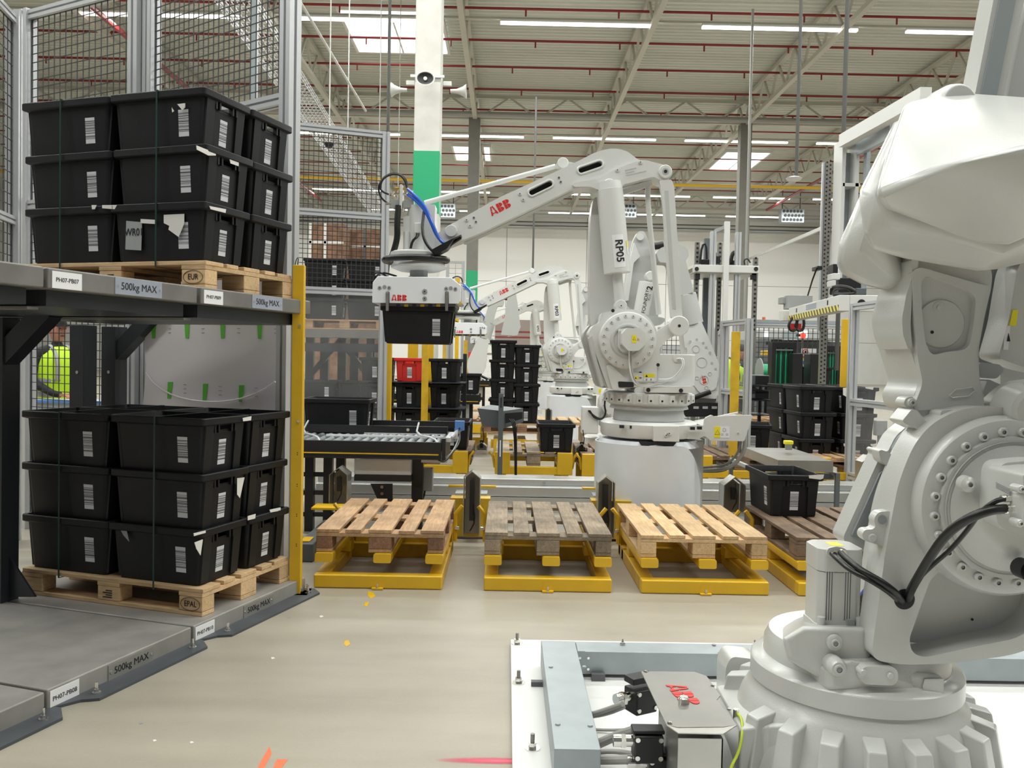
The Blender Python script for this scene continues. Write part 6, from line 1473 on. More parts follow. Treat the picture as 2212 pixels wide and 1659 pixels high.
# steel table with folded cover
yt = 7.3; t = T('steel_table', 'low stainless cover on a dark frame behind the open crate', 'table', (P(1710, 1000, yt).x, yt, 0))
z_t = P(1740, 995, yt).z
TP = [P(1681, 994, yt), P(1800, 995, yt), P(1682, 970, 8.3), P(1617, 971, 8.3)]
for p in TP: p.z = z_t
x_l, x_r = TP[0].x, TP[1].x
MB().box((x_l, yt, z_t - .008), (x_r, yt + 1.05, z_t)).build('cover_top', 'steel_dull', t, smooth=False)
MB().box((x_l - .002, yt, z_t - .085), (x_l + .003, yt + 1.05, z_t)).build('cover_side', 'steel', t, smooth=False)
MB().box((x_l, yt - .002, z_t - .095), (x_r, yt + .003, z_t)).build('cover_front', 'steel_dull', t, smooth=False)
MB().box((x_l - .16, yt + .1, z_t - .17), (x_r + .05, yt + .14, z_t - .12)).build('frame_bar', 'hood_grey', t, smooth=False)
for x in (x_l - .15, x_r + .02):
    MB().box((x, yt - .02, 0), (x + .035, yt + .015, z_t - .10)).build('leg', 'hood_grey', t, smooth=False); MB().box((x, yt + 1.0, 0), (x + .035, yt + 1.035, z_t - .1)).build('leg', 'hood_grey', t, smooth=False)
    MB().box((x, yt, z_t - .13), (x + .035, yt + 1.0, z_t - .10)).build('frame_bar', 'rack_box_grey', t, smooth=False)
q = P(1704, 972, 7.9); t = T('capped_tab', 'small steel tab with yellow cap above the steel table', 'tab', q)
MB().box((q.x - .03, 7.9, q.z), (q.x + .03, 7.92, q.z + .06)).build('tab', 'steel', t, smooth=False); MB().box((q.x - .04, 7.89, q.z + .05), (q.x + .04, 7.95, q.z + .085)).build('cap', 'yellow_label', t, bevel=.008)
q = P(1905, 925, 9.0); t = T('switch_box', 'grey switch box on a thin stand right of the crate stack', 'box', (q.x, 9, 0))
MB().box((q.x - .06, 9, q.z - .08), (q.x + .06, 9.08, q.z + .08)).build('case', 'rack_box_grey', t, bevel=.008); MB().box((q.x - .02, 9.03, 0), (q.x + .02, 9.06, q.z - .08)).build('stand', 'rack_box_grey', t)
for dx, dz in ((-.035, .04), (-.035, -.02), (.035, -.01)): MB().cyl((q.x + dx, 8.995, q.z + dz), (q.x + dx, 9, q.z + dz), .008, n=8).build('button', 'ink_grey', t)
guard(1880, 985, 7.8, 34, 'steel sensor guard at the right end beside the fourth pallet', .25, dep=.16)

def vpost(mb, px, y, ptop, pbot, w_, d=.06):
    a = P(px, ptop, y); zb = 0 if pbot is None else P(px, pbot, y).z
    return mb.box((a.x - w_ / 2, y, zb), (a.x + w_ / 2, y + d, a.z))
# back gantry with the white cross beam
yg = 14.5; t = T('strapping_gantry', 'tall white-beamed strapping gantry behind the RP05 robot', 'gantry', (P(1568, 700, yg).x, yg, 0))
a, b = P(1500, 572, yg), P(1638, 591, yg)
MB().box((a.x, yg - .05, b.z), (b.x, yg, a.z)).build('cross_beam', 'white_paint', t, bevel=.01)
MB().box((a.x + .02, yg, b.z - .02), (b.x - .02, yg + 1.1, b.z + .01)).build('beam_underside', 'white_paint', t, smooth=False)
MB().box((a.x - .02, yg, b.z), (a.x + .01, yg + 1.1, a.z)).build('side_beam', 'white_paint', t, smooth=False)
MB().box((a.x - .024, yg + .05, b.z + .01), (a.x - .02, yg + 1.0, b.z + .08)).build('hazard_tape', 'hazard', t, smooth=False)
vpost(MB(), 1572, yg - .12, 478, None, .085).build('mast', 'white_paint', t, smooth=False)
for px, yy, pt in ((1541, yg + .05, 500), (1595, yg + .05, 502)): 
    q = P(px, pt, yy); prof(MB(), (q.x, yy, 0), (q.x, yy, q.z), .09, .09, (0, 1, 0)).build('post', 'alu', t, smooth=False)
for px, yy, pt in ((1507, yg + .1, 523), (1556, yg + .6, 525), (1633, yg + .1, 557)):
    q = P(px, pt, yy); MB().box((q.x - .04, yy, 0), (q.x + .04, yy + .05, q.z)).build('rack_rail', 'steel_dull', t, smooth=False)
    m = MB(); zz = 2.0
    while zz < q.z: m.box((q.x - .018, yy - .003, zz), (q.x + .018, yy, zz + .035)); zz += .075
    m.build('rail_holes', 'ink', t, smooth=False, kind='stuff')
vpost(MB(), 1531, yg + .7, 515, None, .14, .08).build('carriage', 'hood_grey', t, smooth=False)
MB().bar(P(1545, 500, yg + .1), P(1568, 490, yg - .05), .05, .06).build('top_arm', 'rack_box_grey', t, smooth=False)
MB().tube([P(1512, 570, yg), P(1516, 530, yg), P(1526, 526, yg), P(1527, 560, yg)], .02, 8, 1).build('handle_tube', 'rubber', t)
for (x0, y0, x1, y1) in ((1535, 545, 1548, 572), (1513, 560, 1535, 572), (1577, 562, 1590, 572), (1548, 553, 1556, 570)):
    a_, b_ = P(x0, y0, yg + .2), P(x1, y1, yg + .2); MB().box((a_.x, yg + .2, b_.z), (b_.x, yg + .4, a_.z)).build('drive_unit', 'black_plastic', t, bevel=.01)
MB().tube([P(1578, 568, yg + .2), P(1582, 546, yg + .2), P(1592, 545, yg + .2), P(1594, 570, yg + .2)], .035, 8, 2).build('cable_chain', 'rubber', t)
for px in (1505, 1633): q = P(px, 581, yg - .055); MB().cyl(q, q + V(0, -.01, 0), .035, n=16).build('round_port', 'ink', t)
for px in (1507, 1629): q = P(px, 597, yg); MB().box((q.x - .04, yg, q.z - .05), (q.x + .04, yg + .1, q.z + .05)).build('stop_block', 'black_plastic', t)
MB().tube([P(1609, 572, yg), P(1607, 562, yg), P(1615, 558, yg), P(1621, 568, yg)], .012, 8, 2).build('loop_cable', 'rubber', t)
# front gantry: long white box beam with hazard tape
ga, gb = P(1813, 637, 10.0), P(1704, 662, 12.6); gbz = P(1813, 672, 10.0).z; ga.z = (ga.z + gb.z) / 2; gb.z = ga.z
t = T('strapping_gantry', 'white gantry beam with yellow and black hazard tape, right of the far grey column', 'gantry', (ga.x, 10.0, 0))
d = (gb - ga).normalized(); Lg = (gb - ga).length; ang = math.atan2(d.y, d.x)
GM = Matrix.Translation(V(ga.x, ga.y, 0)) @ Matrix.Rotation(ang, 4, 'Z')      # local x runs along the beam to the far end, local y away
zt_ = P(1813, 637, 10).z; zb_ = P(1813, 672, 10).z
sgn = 1 if (GM.to_3x3() @ V(0, 1, 0)).x < 0 else -1
def gbx(name, a, b, mt, par=t, **k): return MB().box(a, b, GM).build(name, mt, par, **k)
gbx('long_beam', (0, -.12, zb_), (Lg, 0, zt_), 'white_paint', bevel=.008)
gbx('end_beam', (-.0, -.75, zb_ + .0), (.10, -.12, zt_), 'white_paint', bevel=.008)
o = None
hz = MB().box((0, 0, 0), (Lg - .02, .004, .07)); 
hz_o = hz.build('hazard_tape', 'hazard', None, smooth=False, origin=(0, 0, 0)); hz_o.parent = t; 
hz_o.matrix_local = INV[t.name] @ GM @ Matrix.Translation(V(.01, .001, zb_ + .005))
for f_ in (.18, .80):
    gbx('slot_hole', (Lg * f_, .0, zb_ + .10), (Lg * f_ + .05, .003, zt_ - .03), 'ink')
gbx('type_plate', (Lg * .40, 0, zb_ + .10), (Lg * .60, .003, zt_ - .02), 'plate_sign')
q = GM @ V(0, -.25, (zb_ + zt_) / 2); MB().cyl(q, q + (GM.to_3x3() @ V(-.012, 0, 0)), .045, n=16).build('round_port', 'ink', t)
for px, yy, pt in ((1791, 11.5, 350),):
    q = P(px, pt, yy); MB().box((q.x - .045, yy, 0), (q.x + .045, yy + .05, q.z)).build('rack_rail', 'steel_dull', t, smooth=False)
    MB().box((q.x - .075, yy + .02, 1.9), (q.x - .05, yy + .06, q.z)).build('rail_edge', 'alu', t, smooth=False)
    m = MB(); zz = 1.2
    while zz < q.z: m.box((q.x - .035, yy - .003, zz), (q.x - .015, yy, zz + .022)); m.box((q.x + .010, yy - .003, zz + .02), (q.x + .03, yy, zz + .042)); zz += .055
    m.build('rail_holes', 'ink', t, smooth=False, kind='stuff')
for (x0, y0, x1, y1, nm, mt, yy) in ((1702, 637, 1755, 668, 'cabinet', 'rack_box_grey', 12.8), (1690, 641, 1704, 656, 'cabinet', 'rack_box_grey', 12.9), (1766, 574, 1777, 583, 'camera_box', 'black_plastic', 10.5), (1800, 570, 1810, 600, 'drive_unit', 'black_plastic', 10.7), (1812, 600, 1860, 636, 'drive_unit', 'black_plastic', 10.7), (1800, 590, 1815, 604, 'white_clamp', 'white_paint', 10.4), (1799, 605, 1806, 618, 'white_clamp', 'white_paint', 10.4), (1850, 622, 1872, 637, 'drive_unit', 'hood_grey', 10.5), (1692, 670, 1712, 693, 'beam_end', 'white_paint', 12.6)):
    a_, b_ = P(x0, y0, yy), P(x1, y1, yy); MB().box((a_.x, yy, b_.z), (b_.x, yy + .2, a_.z)).build(nm, mt, t, bevel=.008)
MB().tube([P(1765, 578, 10.5), P(1755, 605, 10.6), P(1745, 638, 11)], .01, 6).build('stay_cable', 'rubber', t)
MB().tube([P(1796, 634, 10.4), P(1797, 622, 10.3), P(1812, 618, 10.3), P(1836, 622, 10.3), P(1850, 634, 10.3), P(1820, 636, 10.3), P(1800, 636, 10.3)], .025, 8, 2).build('cable_loop', 'rubber', t)
MB().tube([P(1800, 628, 10.5), P(1815, 620, 10.5), P(1832, 628, 10.5), P(1845, 636, 10.5)], .02, 8, 2).build('cable_loop', 'rubber', t)
for px in (1712, 1727): 
    q = P(px, 690, 12.3); MB().tube([q + V(0, 0, .03), q + V(-.06, 0, -.08), q + V(-.03, 0, -.16), q + V(.05, 0, -.16), q + V(.07, 0, -.06), q + V(.05, 0, .03)], .02, 8, 2).build('hanging_loop', 'black_plastic', t); MB().box(q + V(-.02, 0, -.15), q + V(.03, .03, -.06)).build('red_clip', 'ink_red', t)
# yellow light curtain posts and clear enclosures
ypost(1583, 1600, 716, 9.15, .0, 'slim dirty yellow light-curtain post before the clear enclosure', material='yellow_dirty')
ypost(1822, 1839, 689, 9.7, .0, 'bright yellow light-curtain post under the hazard-taped beam')
ypost(1464, 1476, 770, 11.5, 0, 'yellow post half hidden between the two robots')
def at_px(px, y): return V(P(px, 750, y).x, y, 0)
def zpx(px, py, y): return P(px, py, y).z
fence('clear_enclosure', 'aluminium enclosure with clear panes left of the slim yellow post', at_px(1563, 10.0), at_px(1617, 9.3), [.3, zpx(1617, 850, 9.3), zpx(1617, 694, 9.3)], ['plexi', 'plexi'], post=.07, rail=.06, wirecol='wire')
fence('clear_enclosure', 'clear side bay of the enclosure behind the six-axis robot', at_px(1555, 13.2), at_px(1568, 10.15), [.3, 1.0, zpx(1563, 700, 10)], ['plexi', 'plexi'], post=.07, rail=.06)
fence('clear_enclosure', 'large clear enclosure right of the bright yellow post', at_px(1843, 9.0), at_px(1948, 8.0), [.3, zpx(1948, 880, 8), zpx(1948, 650, 8.0)], ['plexi_scratched', 'plexi'], post=.08, rail=.07)
fence('mesh_fence', 'wire mesh fence running across behind the right-hand crates', at_px(1622, 15.5), at_px(1835, 15.5), [.15, .9, zpx(1720, 705, 15.5)], ['mesh', 'mesh'], post=.09, rail=.07, pitch=.085, r=.005)
fence('mesh_fence', 'wire mesh fence seen beyond the two robots', at_px(1425, 16.5), at_px(1545, 16.5), [.15, 1.0, zpx(1500, 712, 16.5)], ['mesh', 'mesh'], post=.09, rail=.07, pitch=.085, r=.005)
t = T('top_duct', 'grey double duct along the top of the far mesh fence', 'duct', at_px(1720, 15.6))
for py0, py1 in ((692, 699), (700, 706)): a_, b_ = P(1622, py0, 15.6), P(1815, py1, 15.6); MB().box((a_.x, 15.6, (b_.z + a_.z) / 2 - .03), (b_.x, 15.75, (b_.z + a_.z) / 2 + .03)).build('duct_bar', 'galv', t, smooth=False)
# big right aluminium posts and tall tower behind the near robot
t = T('machine_tower', 'tall grey machine tower behind the near robot casing', 'machine', at_px(1850, 11.2))
for (x0, y0, x1, mt, yy, dd) in ((1821, 300, 1828, 'white_paint', 11.2, .3), (1851, 300, 1858, 'white_paint', 11.2, .3), (1828, 330, 1851, 'galv', 11.4, .05), (1875, 260, 1883, 'galv', 11.0, .1)):
    a_, b_ = P(x0, y0, yy), P(x1, y0, yy); MB().box((a_.x, yy, 2.3), (b_.x, yy + dd, a_.z)).build('column', mt, t, smooth=False)
for py in (303, 395): a_, b_ = P(1821, py, 11.2), P(1858, py + 8, 11.2); MB().box((a_.x, 11.2, b_.z), (b_.x, 11.5, a_.z)).build('cross_piece', 'white_paint', t, smooth=False)
MB().bar(P(1822, 305, 11.2), P(2000, 205, 9.0), .12, .16).build('sloping_beam', 'white_paint', t, smooth=False)
MB().bar(P(1856, 310, 11.2), P(1930, 270, 10.0), .08, .3).build('sloping_panel', 'galv', t, smooth=False)
for px, w_ in ((1970, .16), (1990, .05)):
    q = P(px, 640, 7.4); prof(MB(), (q.x, 7.4, 0), (q.x, 7.4, q.z), w_, .1, (0, 1, 0)).build('alu_post', 'alu', t, smooth=False)
a_, b_ = P(1955, 650, 7.6), P(2110, 1000, 7.6); MB().box((a_.x, 7.6, 0), (b_.x + .3, 7.65, a_.z)).build('grey_panel', 'galv', t, smooth=False)
# things behind the mesh: green strap dispensers, cabinets, reels, signs, lamp
def rack_of_tubes(px0, px1, ptop, pbot, y, lb):
    a_, b_ = P(px0, ptop, y), P(px1, pbot, y); t = T('strap_dispenser', lb, 'dispenser', ((a_.x + b_.x) / 2, y, 0))
    MB().box((a_.x, y, a_.z - .08), (b_.x, y + .2, a_.z)).build('top_bar', 'black_metal', t, smooth=False); MB().box((a_.x - .06, y, 0), (a_.x, y + .2, a_.z)).build('side_plate', 'black_metal', t, smooth=False); MB().box((b_.x, y, 0), (b_.x + .05, y + .2, a_.z)).build('side_plate', 'black_metal', t, smooth=False)
    n = 10
    for k in range(n): x = a_.x + (b_.x - a_.x) * (k + .5) / n; MB().cyl((x, y + .05, .8), (x, y + .05, a_.z - .08), .016, n=8).build('green_strap', 'strap' if k % 3 else 'green_paint', t); MB().cyl((x, y, a_.z - .11), (x, y + .05, a_.z - .11), .014, n=8).build('guide_roller', 'chrome', t)
rack_of_tubes(1677, 1711, 740, 830, 13.2, 'left strap dispenser with dark green straps behind the crates'); rack_of_tubes(1789, 1808, 747, 800, 13.6, 'right strap dispenser with dark green straps behind the dotted rail')
def fbox(name, x0, y0, x1, y1, y, mt, lb, cat, dep=.3, floor_=False, parts=()):
    a_, b_ = P(x0, y0, y), P(x1, y1, y); t = T(name, lb, cat, ((a_.x + b_.x) / 2, y, 0 if floor_ else b_.z))
    MB().box((a_.x, y, 0 if floor_ else b_.z), (b_.x, y + dep, a_.z)).build('case', mt, t, bevel=.01)
    for (u0, v0, u1, v1, m2, nm) in parts:
        c_, d_ = P(u0, v0, y), P(u1, v1, y); MB().box((c_.x, y - .01, d_.z), (d_.x, y, c_.z)).build(nm, m2, t, smooth=False)
    return t
fbox('control_cabinet', 1713, 763, 1733, 840, 13.0, 'black_metal', 'narrow black cabinet behind the crates, left of the warning signs', 'cabinet', floor_=True)
fbox('control_cabinet', 1751, 764, 1770, 840, 13.0, 'black_metal', 'narrow black cabinet behind the crates, right of the warning signs', 'cabinet', floor_=True)
fbox('machine_housing', 1639, 733, 1665, 770, 17.5, 'hood_grey', 'dark grey machine housing behind the mesh fence', 'machine', 1.0, True, ((1655, 738, 1663, 744, 'black_plastic', 'vent'),))
fbox('yellow_machine', 1652, 757, 1673, 768, 17.0, 'yellow_dirty', 'yellow machine part behind the mesh fence', 'machine')
fbox('warning_board', 1732, 752, 1763, 790, 15.9, 'label_white', 'white safety board with red prohibition sign and blue sign behind the mesh', 'sign', .03, False, ((1733, 769, 1754, 772, 'ink_red', 'red_band'), (1733, 773, 1752, 777, 'yellow_label', 'yellow_band'), (1742, 779, 1752, 788, 'switch_blue', 'blue_field')))
q = P(1740, 760, 15.88); t = T('prohibition_sign', 'round red prohibition sign on the white safety board', 'sign', q); MB().tube([q + V(.045 * math.cos(a) * 1.0, 0, .045 * math.sin(a)) for a in [2 * PI * k / 20 for k in range(21)]], .008, 6).build('ring', 'ink_red', t); MB().box(q + V(-.015, -.004, -.02), q + V(.015, 0, .02)).build('hand_symbol', 'ink', t)
q = P(1736, 783, 15.88); tag(MB().cyl(q, q + V(0, -.01, 0), .035, n=16).build('blue_disc', 'switch_blue'), 'round blue sign at the foot of the safety board', 'sign')
q = P(1735, 725, 16.4); t = T('signal_lamp', 'glowing red signal lamp behind the mesh fence', 'lamp', q); MB().lathe([(0, -.06), (.045, -.04), (.055, 0), (.045, .04), (0, .06)], q, n=16).build('red_glow', 'red_lamp', t); MB().box(q + V(-.12, .0, -.02), q + V(-.04, .06, .03)).build('holder', 'black_plastic', t); MB().cyl(V(q.x, q.y + .03, 0), q + V(0, .03, -.05), .02, n=8).build('stand', 'pole_dark', t)
q = P(1622, 688, 15.7); tag(MB().cyl(P(1650, 697, 15.7), P(1650, 685, 15.7), .03, n=10).build('signal_stub', 'tape_orange'), 'tiny orange beacon on top of the far mesh fence', 'lamp')
for px, lb in ((1640, 'left green cable reel behind the mesh fence'), (1745, 'right cable reel half hidden behind the black cabinets')):
    q = P(px + 15, 805, 14.2); t = T('cable_reel', lb, 'reel', q)
    for dx in (-.12, .12): MB().cyl(q + V(dx, 0, 0), q + V(dx + .012, 0, 0), .24, n=28).build('flange', 'rack_box_grey', t)
    MB().cyl(q + V(-.11, 0, 0), q + V(.11, 0, 0), .14, n=24).build('green_winding', 'green_paint', t)
    MB().box(q + V(-.02, -.02, -q.z), q + V(.02, .02, -.2)).build('stand', 'rack_dark', t)
fbox('printer_unit', 1622, 810, 1662, 832, 11.0, 'hood_grey', 'dark printer-like unit left of the crate stack', 'machine', .4, False, ((1632, 812, 1660, 830, 'black_plastic', 'front_opening'),))
fbox('printer_unit', 1622, 842, 1662, 862, 11.0, 'hood_grey', 'second dark unit below the printer-like one', 'machine', .4, False, ((1632, 845, 1660, 860, 'black_plastic', 'front_opening'),))
t = T('unit_rack', 'black open rack holding the two dark units', 'rack', at_px(1640, 11.0))
for py in (833, 863, 895): a_, b_ = P(1612, py, 10.95), P(1668, py + 3, 10.95); MB().box((a_.x, 10.9, b_.z), (b_.x, 11.5, a_.z)).build('shelf_plate', 'black_metal', t, smooth=False)
for px in (1614, 1666): a_ = P(px, 833, 10.95); MB().box((a_.x - .02, 11.42, 0), (a_.x + .02, 11.46, a_.z)).build('leg', 'black_metal', t, smooth=False)
fbox('yellow_machine', 1610, 915, 1634, 940, 12.2, 'yellow', 'yellow housing low behind the clear enclosure', 'machine')
crate((P(1778, 815, 13).x, 13.6, P(1778, 835, 13.3).z), .3, 'black crate on the machine behind the right-hand stack'); 
fbox('machine_table', 1755, 836, 1820, 850, 13.1, 'black_metal', 'black machine table behind the right-hand crate stack', 'table', 1.0, True)
q = P(1562, 800, 13.5); person((q.x, 13.5, 0), math.radians(200), 'person in yellow hi-vis behind the left part of the clear enclosure', 1.8, False)
q = P(1598, 795, 13.9); person((q.x, 13.9, 0), math.radians(120), 'person in pale cap and hi-vis behind the slim yellow post', 1.72, True)
# far: doors, white mesh fence, boxes at the end of the aisle
q0, q1 = P(1010, 745, 45), P(1075, 745, 45)
t = fence('mesh_fence', 'white mesh barrier at the far end of the aisle', V(q0.x, 45, 0), V(q1.x + .6, 45, 0), [.1, 1.0, 2.1], ['mesh', 'mesh'], post=.08, rail=.06, wirecol='wire_white', pitch=.2, r=.006, mat_='wall_white')
fbox('far_sign', 1049, 762, 1064, 767, 44.8, 'wall_dark', 'dark little sign on the far white barrier', 'sign', .05); fbox('far_notice', 1036, 754, 1045, 768, 44.8, 'rack_box_grey', 'pale notice beside the dark little sign', 'sign', .05)
for i, (x0, y0, x1, y1, mt) in enumerate(((1006, 787, 1020, 820, 'wood_tan'), (1022, 785, 1034, 825, 'wood_dark'), (990, 800, 1004, 822, 'wall_dark'), (1012, 760, 1018, 785, 'ink_red'), (1000, 770, 1010, 790, 'green_paint'))):
    fbox('far_goods', x0, y0, x1, y1, 30 + i, mt, ['tan stack of goods far down the aisle', 'brown stack of goods far down the aisle', 'dark low goods far down the aisle', 'red far item above the goods', 'green far panel above the goods'][i], 'goods', .5, i < 3)
# low machinery filling the hall beyond the cells on the right
fbox('far_machine', 1440, 745, 1560, 850, 19, 'rod_grey', 'grey machine block far behind the six-axis robot', 'machine', 1.5, True, ((1450, 780, 1470, 792, 'black_plastic', 'vent'), (1480, 760, 1530, 770, 'window_glow', 'bright_window')))
fbox('far_machine', 1640, 712, 1830, 735, 20, 'rod_grey', 'long grey machine hood behind the mesh fence', 'machine', 2, False, ((1650, 716, 1660, 728, 'window_glow', 'bright_window'), (1726, 714, 1745, 730, 'window_glow', 'bright_window'), (1690, 716, 1703, 735, 'galv', 'flap'), (1705, 716, 1722, 735, 'galv', 'flap')))
fbox('far_machine', 1640, 735, 1830, 850, 21, 'hood_grey', 'dark machine body under the long grey hood', 'machine', 1, True)

tag(MB().bar(P(1610, 563, 40), P(1790, 487, 24), .07, .10).build('wall_tray', 'galv_light'), 'long pale tray with lights sloping past the rear wall at right', 'cable tray')

fbox('far_racking', 668, 482, 742, 600, 22, 'block_brown', 'brown goods racking seen through the fence right of the yellow post, left part', 'racking', 1.0, True, ((668, 482, 672, 600, 'wall_white', 'white_post'), (700, 482, 704, 600, 'wall_white', 'white_post'), (668, 520, 742, 527, 'wall_white', 'white_shelf')))
fbox('far_racking', 752, 495, 826, 600, 23, 'block_brown', 'brown goods racking seen through the fence right of the yellow post, right part', 'racking', 1.0, True, ((752, 495, 756, 600, 'wall_white', 'white_post'), (786, 495, 790, 600, 'hood_grey', 'grey_post'), (752, 530, 826, 536, 'wall_white', 'white_shelf')))
fbox('wall_unit', 812, 500, 832, 514, 26, 'wall_white', 'small white unit high behind the fence at the gripper hoses', 'machine', .4, True)
# ================================================================== FOREGROUND: base plate, channel, connector box, near robot
a = G(1103, 1388, .03); X0 = a.x; Yb = 4.33
bp = MB().box((X0, 1.2, 0), (X0 + 2.7, Yb, .03)).build('base_plate', 'white_paint', bevel=.003); tag(bp, 'large white steel base plate bolted to the floor under the near robot', 'plate')
for i, (px, py) in enumerate(((1117, 1391), (1120, 1475), (1150, 1617), (1382, 1482), (1345, 1392), (1630, 1394))):
    q = G(px, py, .03); 
    if i > 3: q = G(px, py, .15)
    t = T('anchor_bolt', ['anchor bolt at the rear left corner of the white base plate', 'anchor bolt half way down the left edge of the base plate', 'anchor bolt nearest the camera on the left edge of the base plate', 'anchor bolt between the grey channel and the steel connector box', 'small bolt on the rear of the grey channel, left', 'small bolt on the rear of the grey channel, right'][i], 'bolt', q)
    s = 1 if i < 4 else .45; zb = q.z
    MB().lathe([(0, 0), (.028 * s, 0), (.028 * s, .004), (0, .004)], q, n=20).build('washer', 'chrome', t); MB().cyl(q + V(0, 0, .004), q + V(0, 0, .020 * s + .004), .015 * s, n=6).build('nut', 'chrome', t); MB().cyl(q + V(0, 0, .02 * s), q + V(0, 0, .055 * s), .008 * s, n=10).build('thread', 'steel_dull', t)
# grey cable channel, L-shaped, sheet metal
t = T('cable_channel', 'grey L-shaped sheet-metal cable channel on the white base plate', 'cable channel', (.16, 3.9, .03))
xl = G(1170, 1385, .15).x; yr = G(1268, 1385, .15).y; yfr = G(1300, 1407, .15).y; xe = G(1298, 1618, .15).x; xl = G(1197, 1618, .15).x; yn = G(1240, 1618, .15).y
MB().box((xl, yn, .035), (xe, yr, .15)).build('side_leg', 'galv', t, bevel=.003)
MB().box((xe + .002, yfr, .045), (X0 + 2.7, yr, .148)).build('rear_leg', 'galv', t, bevel=.003)
MB().box((xe, yfr - .002, .05), (xe + .035, yfr + .001, .15)).build('corner_flange', 'galv', t, smooth=False)
for z in (.07, .12):
    for dx in (.012, .05): MB().cyl((xe + dx, yfr - .006, z), (xe + dx, yfr - .001, z), .006, n=10).build('rivet', 'chrome', t)
for px, py in ((1190, 1441), (1262, 1441), (1205, 1565), (1275, 1568), (1542, 1393), (1555, 1411)): q = G(px, py, .151); MB().lathe([(.010, 0), (.008, .004), (0, .005)], q, n=10).build('screw', 'galv', t)
for px, py in ((1292, 1470),): q = G(px, py, .03); MB().box(q + V(-.03, -.01, 0), q + V(.03, .02, .03)).build('channel_foot', 'alu_dark', t)
q = G(1170, 1480, .03); MB().box((xl - .05, q.y - .02, .03), (xl, q.y + .01, .05)).build('channel_foot', 'alu_dark', t)
# stainless connector box
zc_ = .36
tp = [G(1385, 1450, zc_), G(1500, 1451, zc_), G(1526, 1460, zc_), G(1556, 1502, zc_), G(1548, 1512, zc_), G(1592, 1566, zc_), G(1563, 1570, zc_), G(1465, 1571, zc_), G(1440, 1566, zc_)]
t = T('connector_box', 'stainless steel connector box with red logo beside the near robot base', 'box', (tp[7].x + .06, tp[7].y + .2, .03))
k = len(tp); MB().add(tp + [p - V(0, 0, .004) for p in tp], [tuple(range(k)), tuple(range(k, 2 * k))[::-1]] + [(i, (i + 1) % k, k + (i + 1) % k, k + i) for i in range(k)]).build('lid', 'steel_dull', t, smooth=False)
fl = [G(1440, 1566, zc_), G(1592, 1566, zc_), P(1562, 1585, tp[7].y - .03), P(1465, 1583, tp[7].y - .03)]
MB().add(fl + [p - V(0, 0, .003) for p in fl], [(0, 1, 2, 3), (7, 6, 5, 4), (0, 4, 5, 1), (1, 5, 6, 2), (2, 6, 7, 3), (3, 7, 4, 0)]).build('bent_lip', 'steel', t, smooth=False)
yf_ = tp[7].y - .03; xa_, xb_ = P(1465, 1600, yf_).x, P(1562, 1600, yf_).x
MB().box((xa_, yf_, .03), (xb_, yf_ + .004, zc_ - .02)).build('front_sheet', 'steel', t, smooth=False)
MB().box((xb_ - .004, yf_, .03), (xb_, yf_ + .30, zc_ - .02)).build('side_sheet', 'steel_dull', t, smooth=False)
MB().box((xa_ + .02, yf_ + .1, .03), (xb_ - .02, tp[0].y - .06, zc_ - .01)).build('inner_body', 'steel_dull', t, smooth=False)
for px, py in ((1395, 1451), (1447, 1562), (1540, 1481), (1575, 1533)): MB().lathe([(.008, 0), (.006, .004), (0, .005)], G(px, py, zc_ + .001), n=10).build('screw', 'chrome', t)
q = G(1477, 1518, zc_); MB().lathe([(.017, 0), (.017, .016), (.013, .02), (0, .014)], q, n=18).build('lid_knob', 'chrome', t)
p0, p1 = G(1456, 1488, zc_ + .0012), G(1500, 1518, zc_ + .0012); c = G(1478, 1502, zc_ + .0012)
ya, yb_ = G(1466, 1487, zc_ + .0012), G(1492, 1519, zc_ + .0012)
logo(c, .066, V(.13, -.99, 0), V(.99, .13, 0), t)
# black plug connectors, glands and cables
for i, (px, py, z, rz) in enumerate(((1385, 1500, .22, .5), (1400, 1600, .20, 0.), (1430, 1648, .12, 0.))):
    q = G(px, py, z); t = T('plug_connector', ['black plug connector with its lever open, top one', 'black plug connector in the middle with grey gland', 'lowest black plug connector, at the bottom edge'][i], 'connector', q, rz, group='plug connectors of the near robot'); INV.pop(t.name)
    W_ = dict(world=False)
    MB().box((-.05, -.04, -.06), (.045, .04, .03)).build('housing', 'black_plastic', t, bevel=.006, **W_)
    MB().box((-.055, -.03, .032) if i else (-.06, -.03, .05), (.05, .03, .045) if i else (.05, .03, .075)).build('lever', 'black_plastic', t, bevel=.005, **W_)
    for sx_ in (-.04, .035):
        MB().cyl((sx_, -.045, .02), (sx_, -.035, .02), .008, n=10).build('lever_pin', 'chrome', t, **W_); MB().cyl((sx_, -.045, -.04), (sx_, -.035, -.04), .008, n=10).build('lever_pin', 'chrome', t, **W_)
    m = MB().cyl((-.05, 0, 0), (-.075, 0, 0), .02, n=12); m.cyl((-.075, 0, 0), (-.09, 0, 0), .025, n=6); m.cyl((-.09, 0, 0), (-.115, 0, 0), .021, n=12); m.build('cable_gland', 'chrome', t, **W_)
t = T('grey_cable_bundle', 'grey robot cables running from the channel to the plug connectors', 'cables', G(1330, 1560, .03))
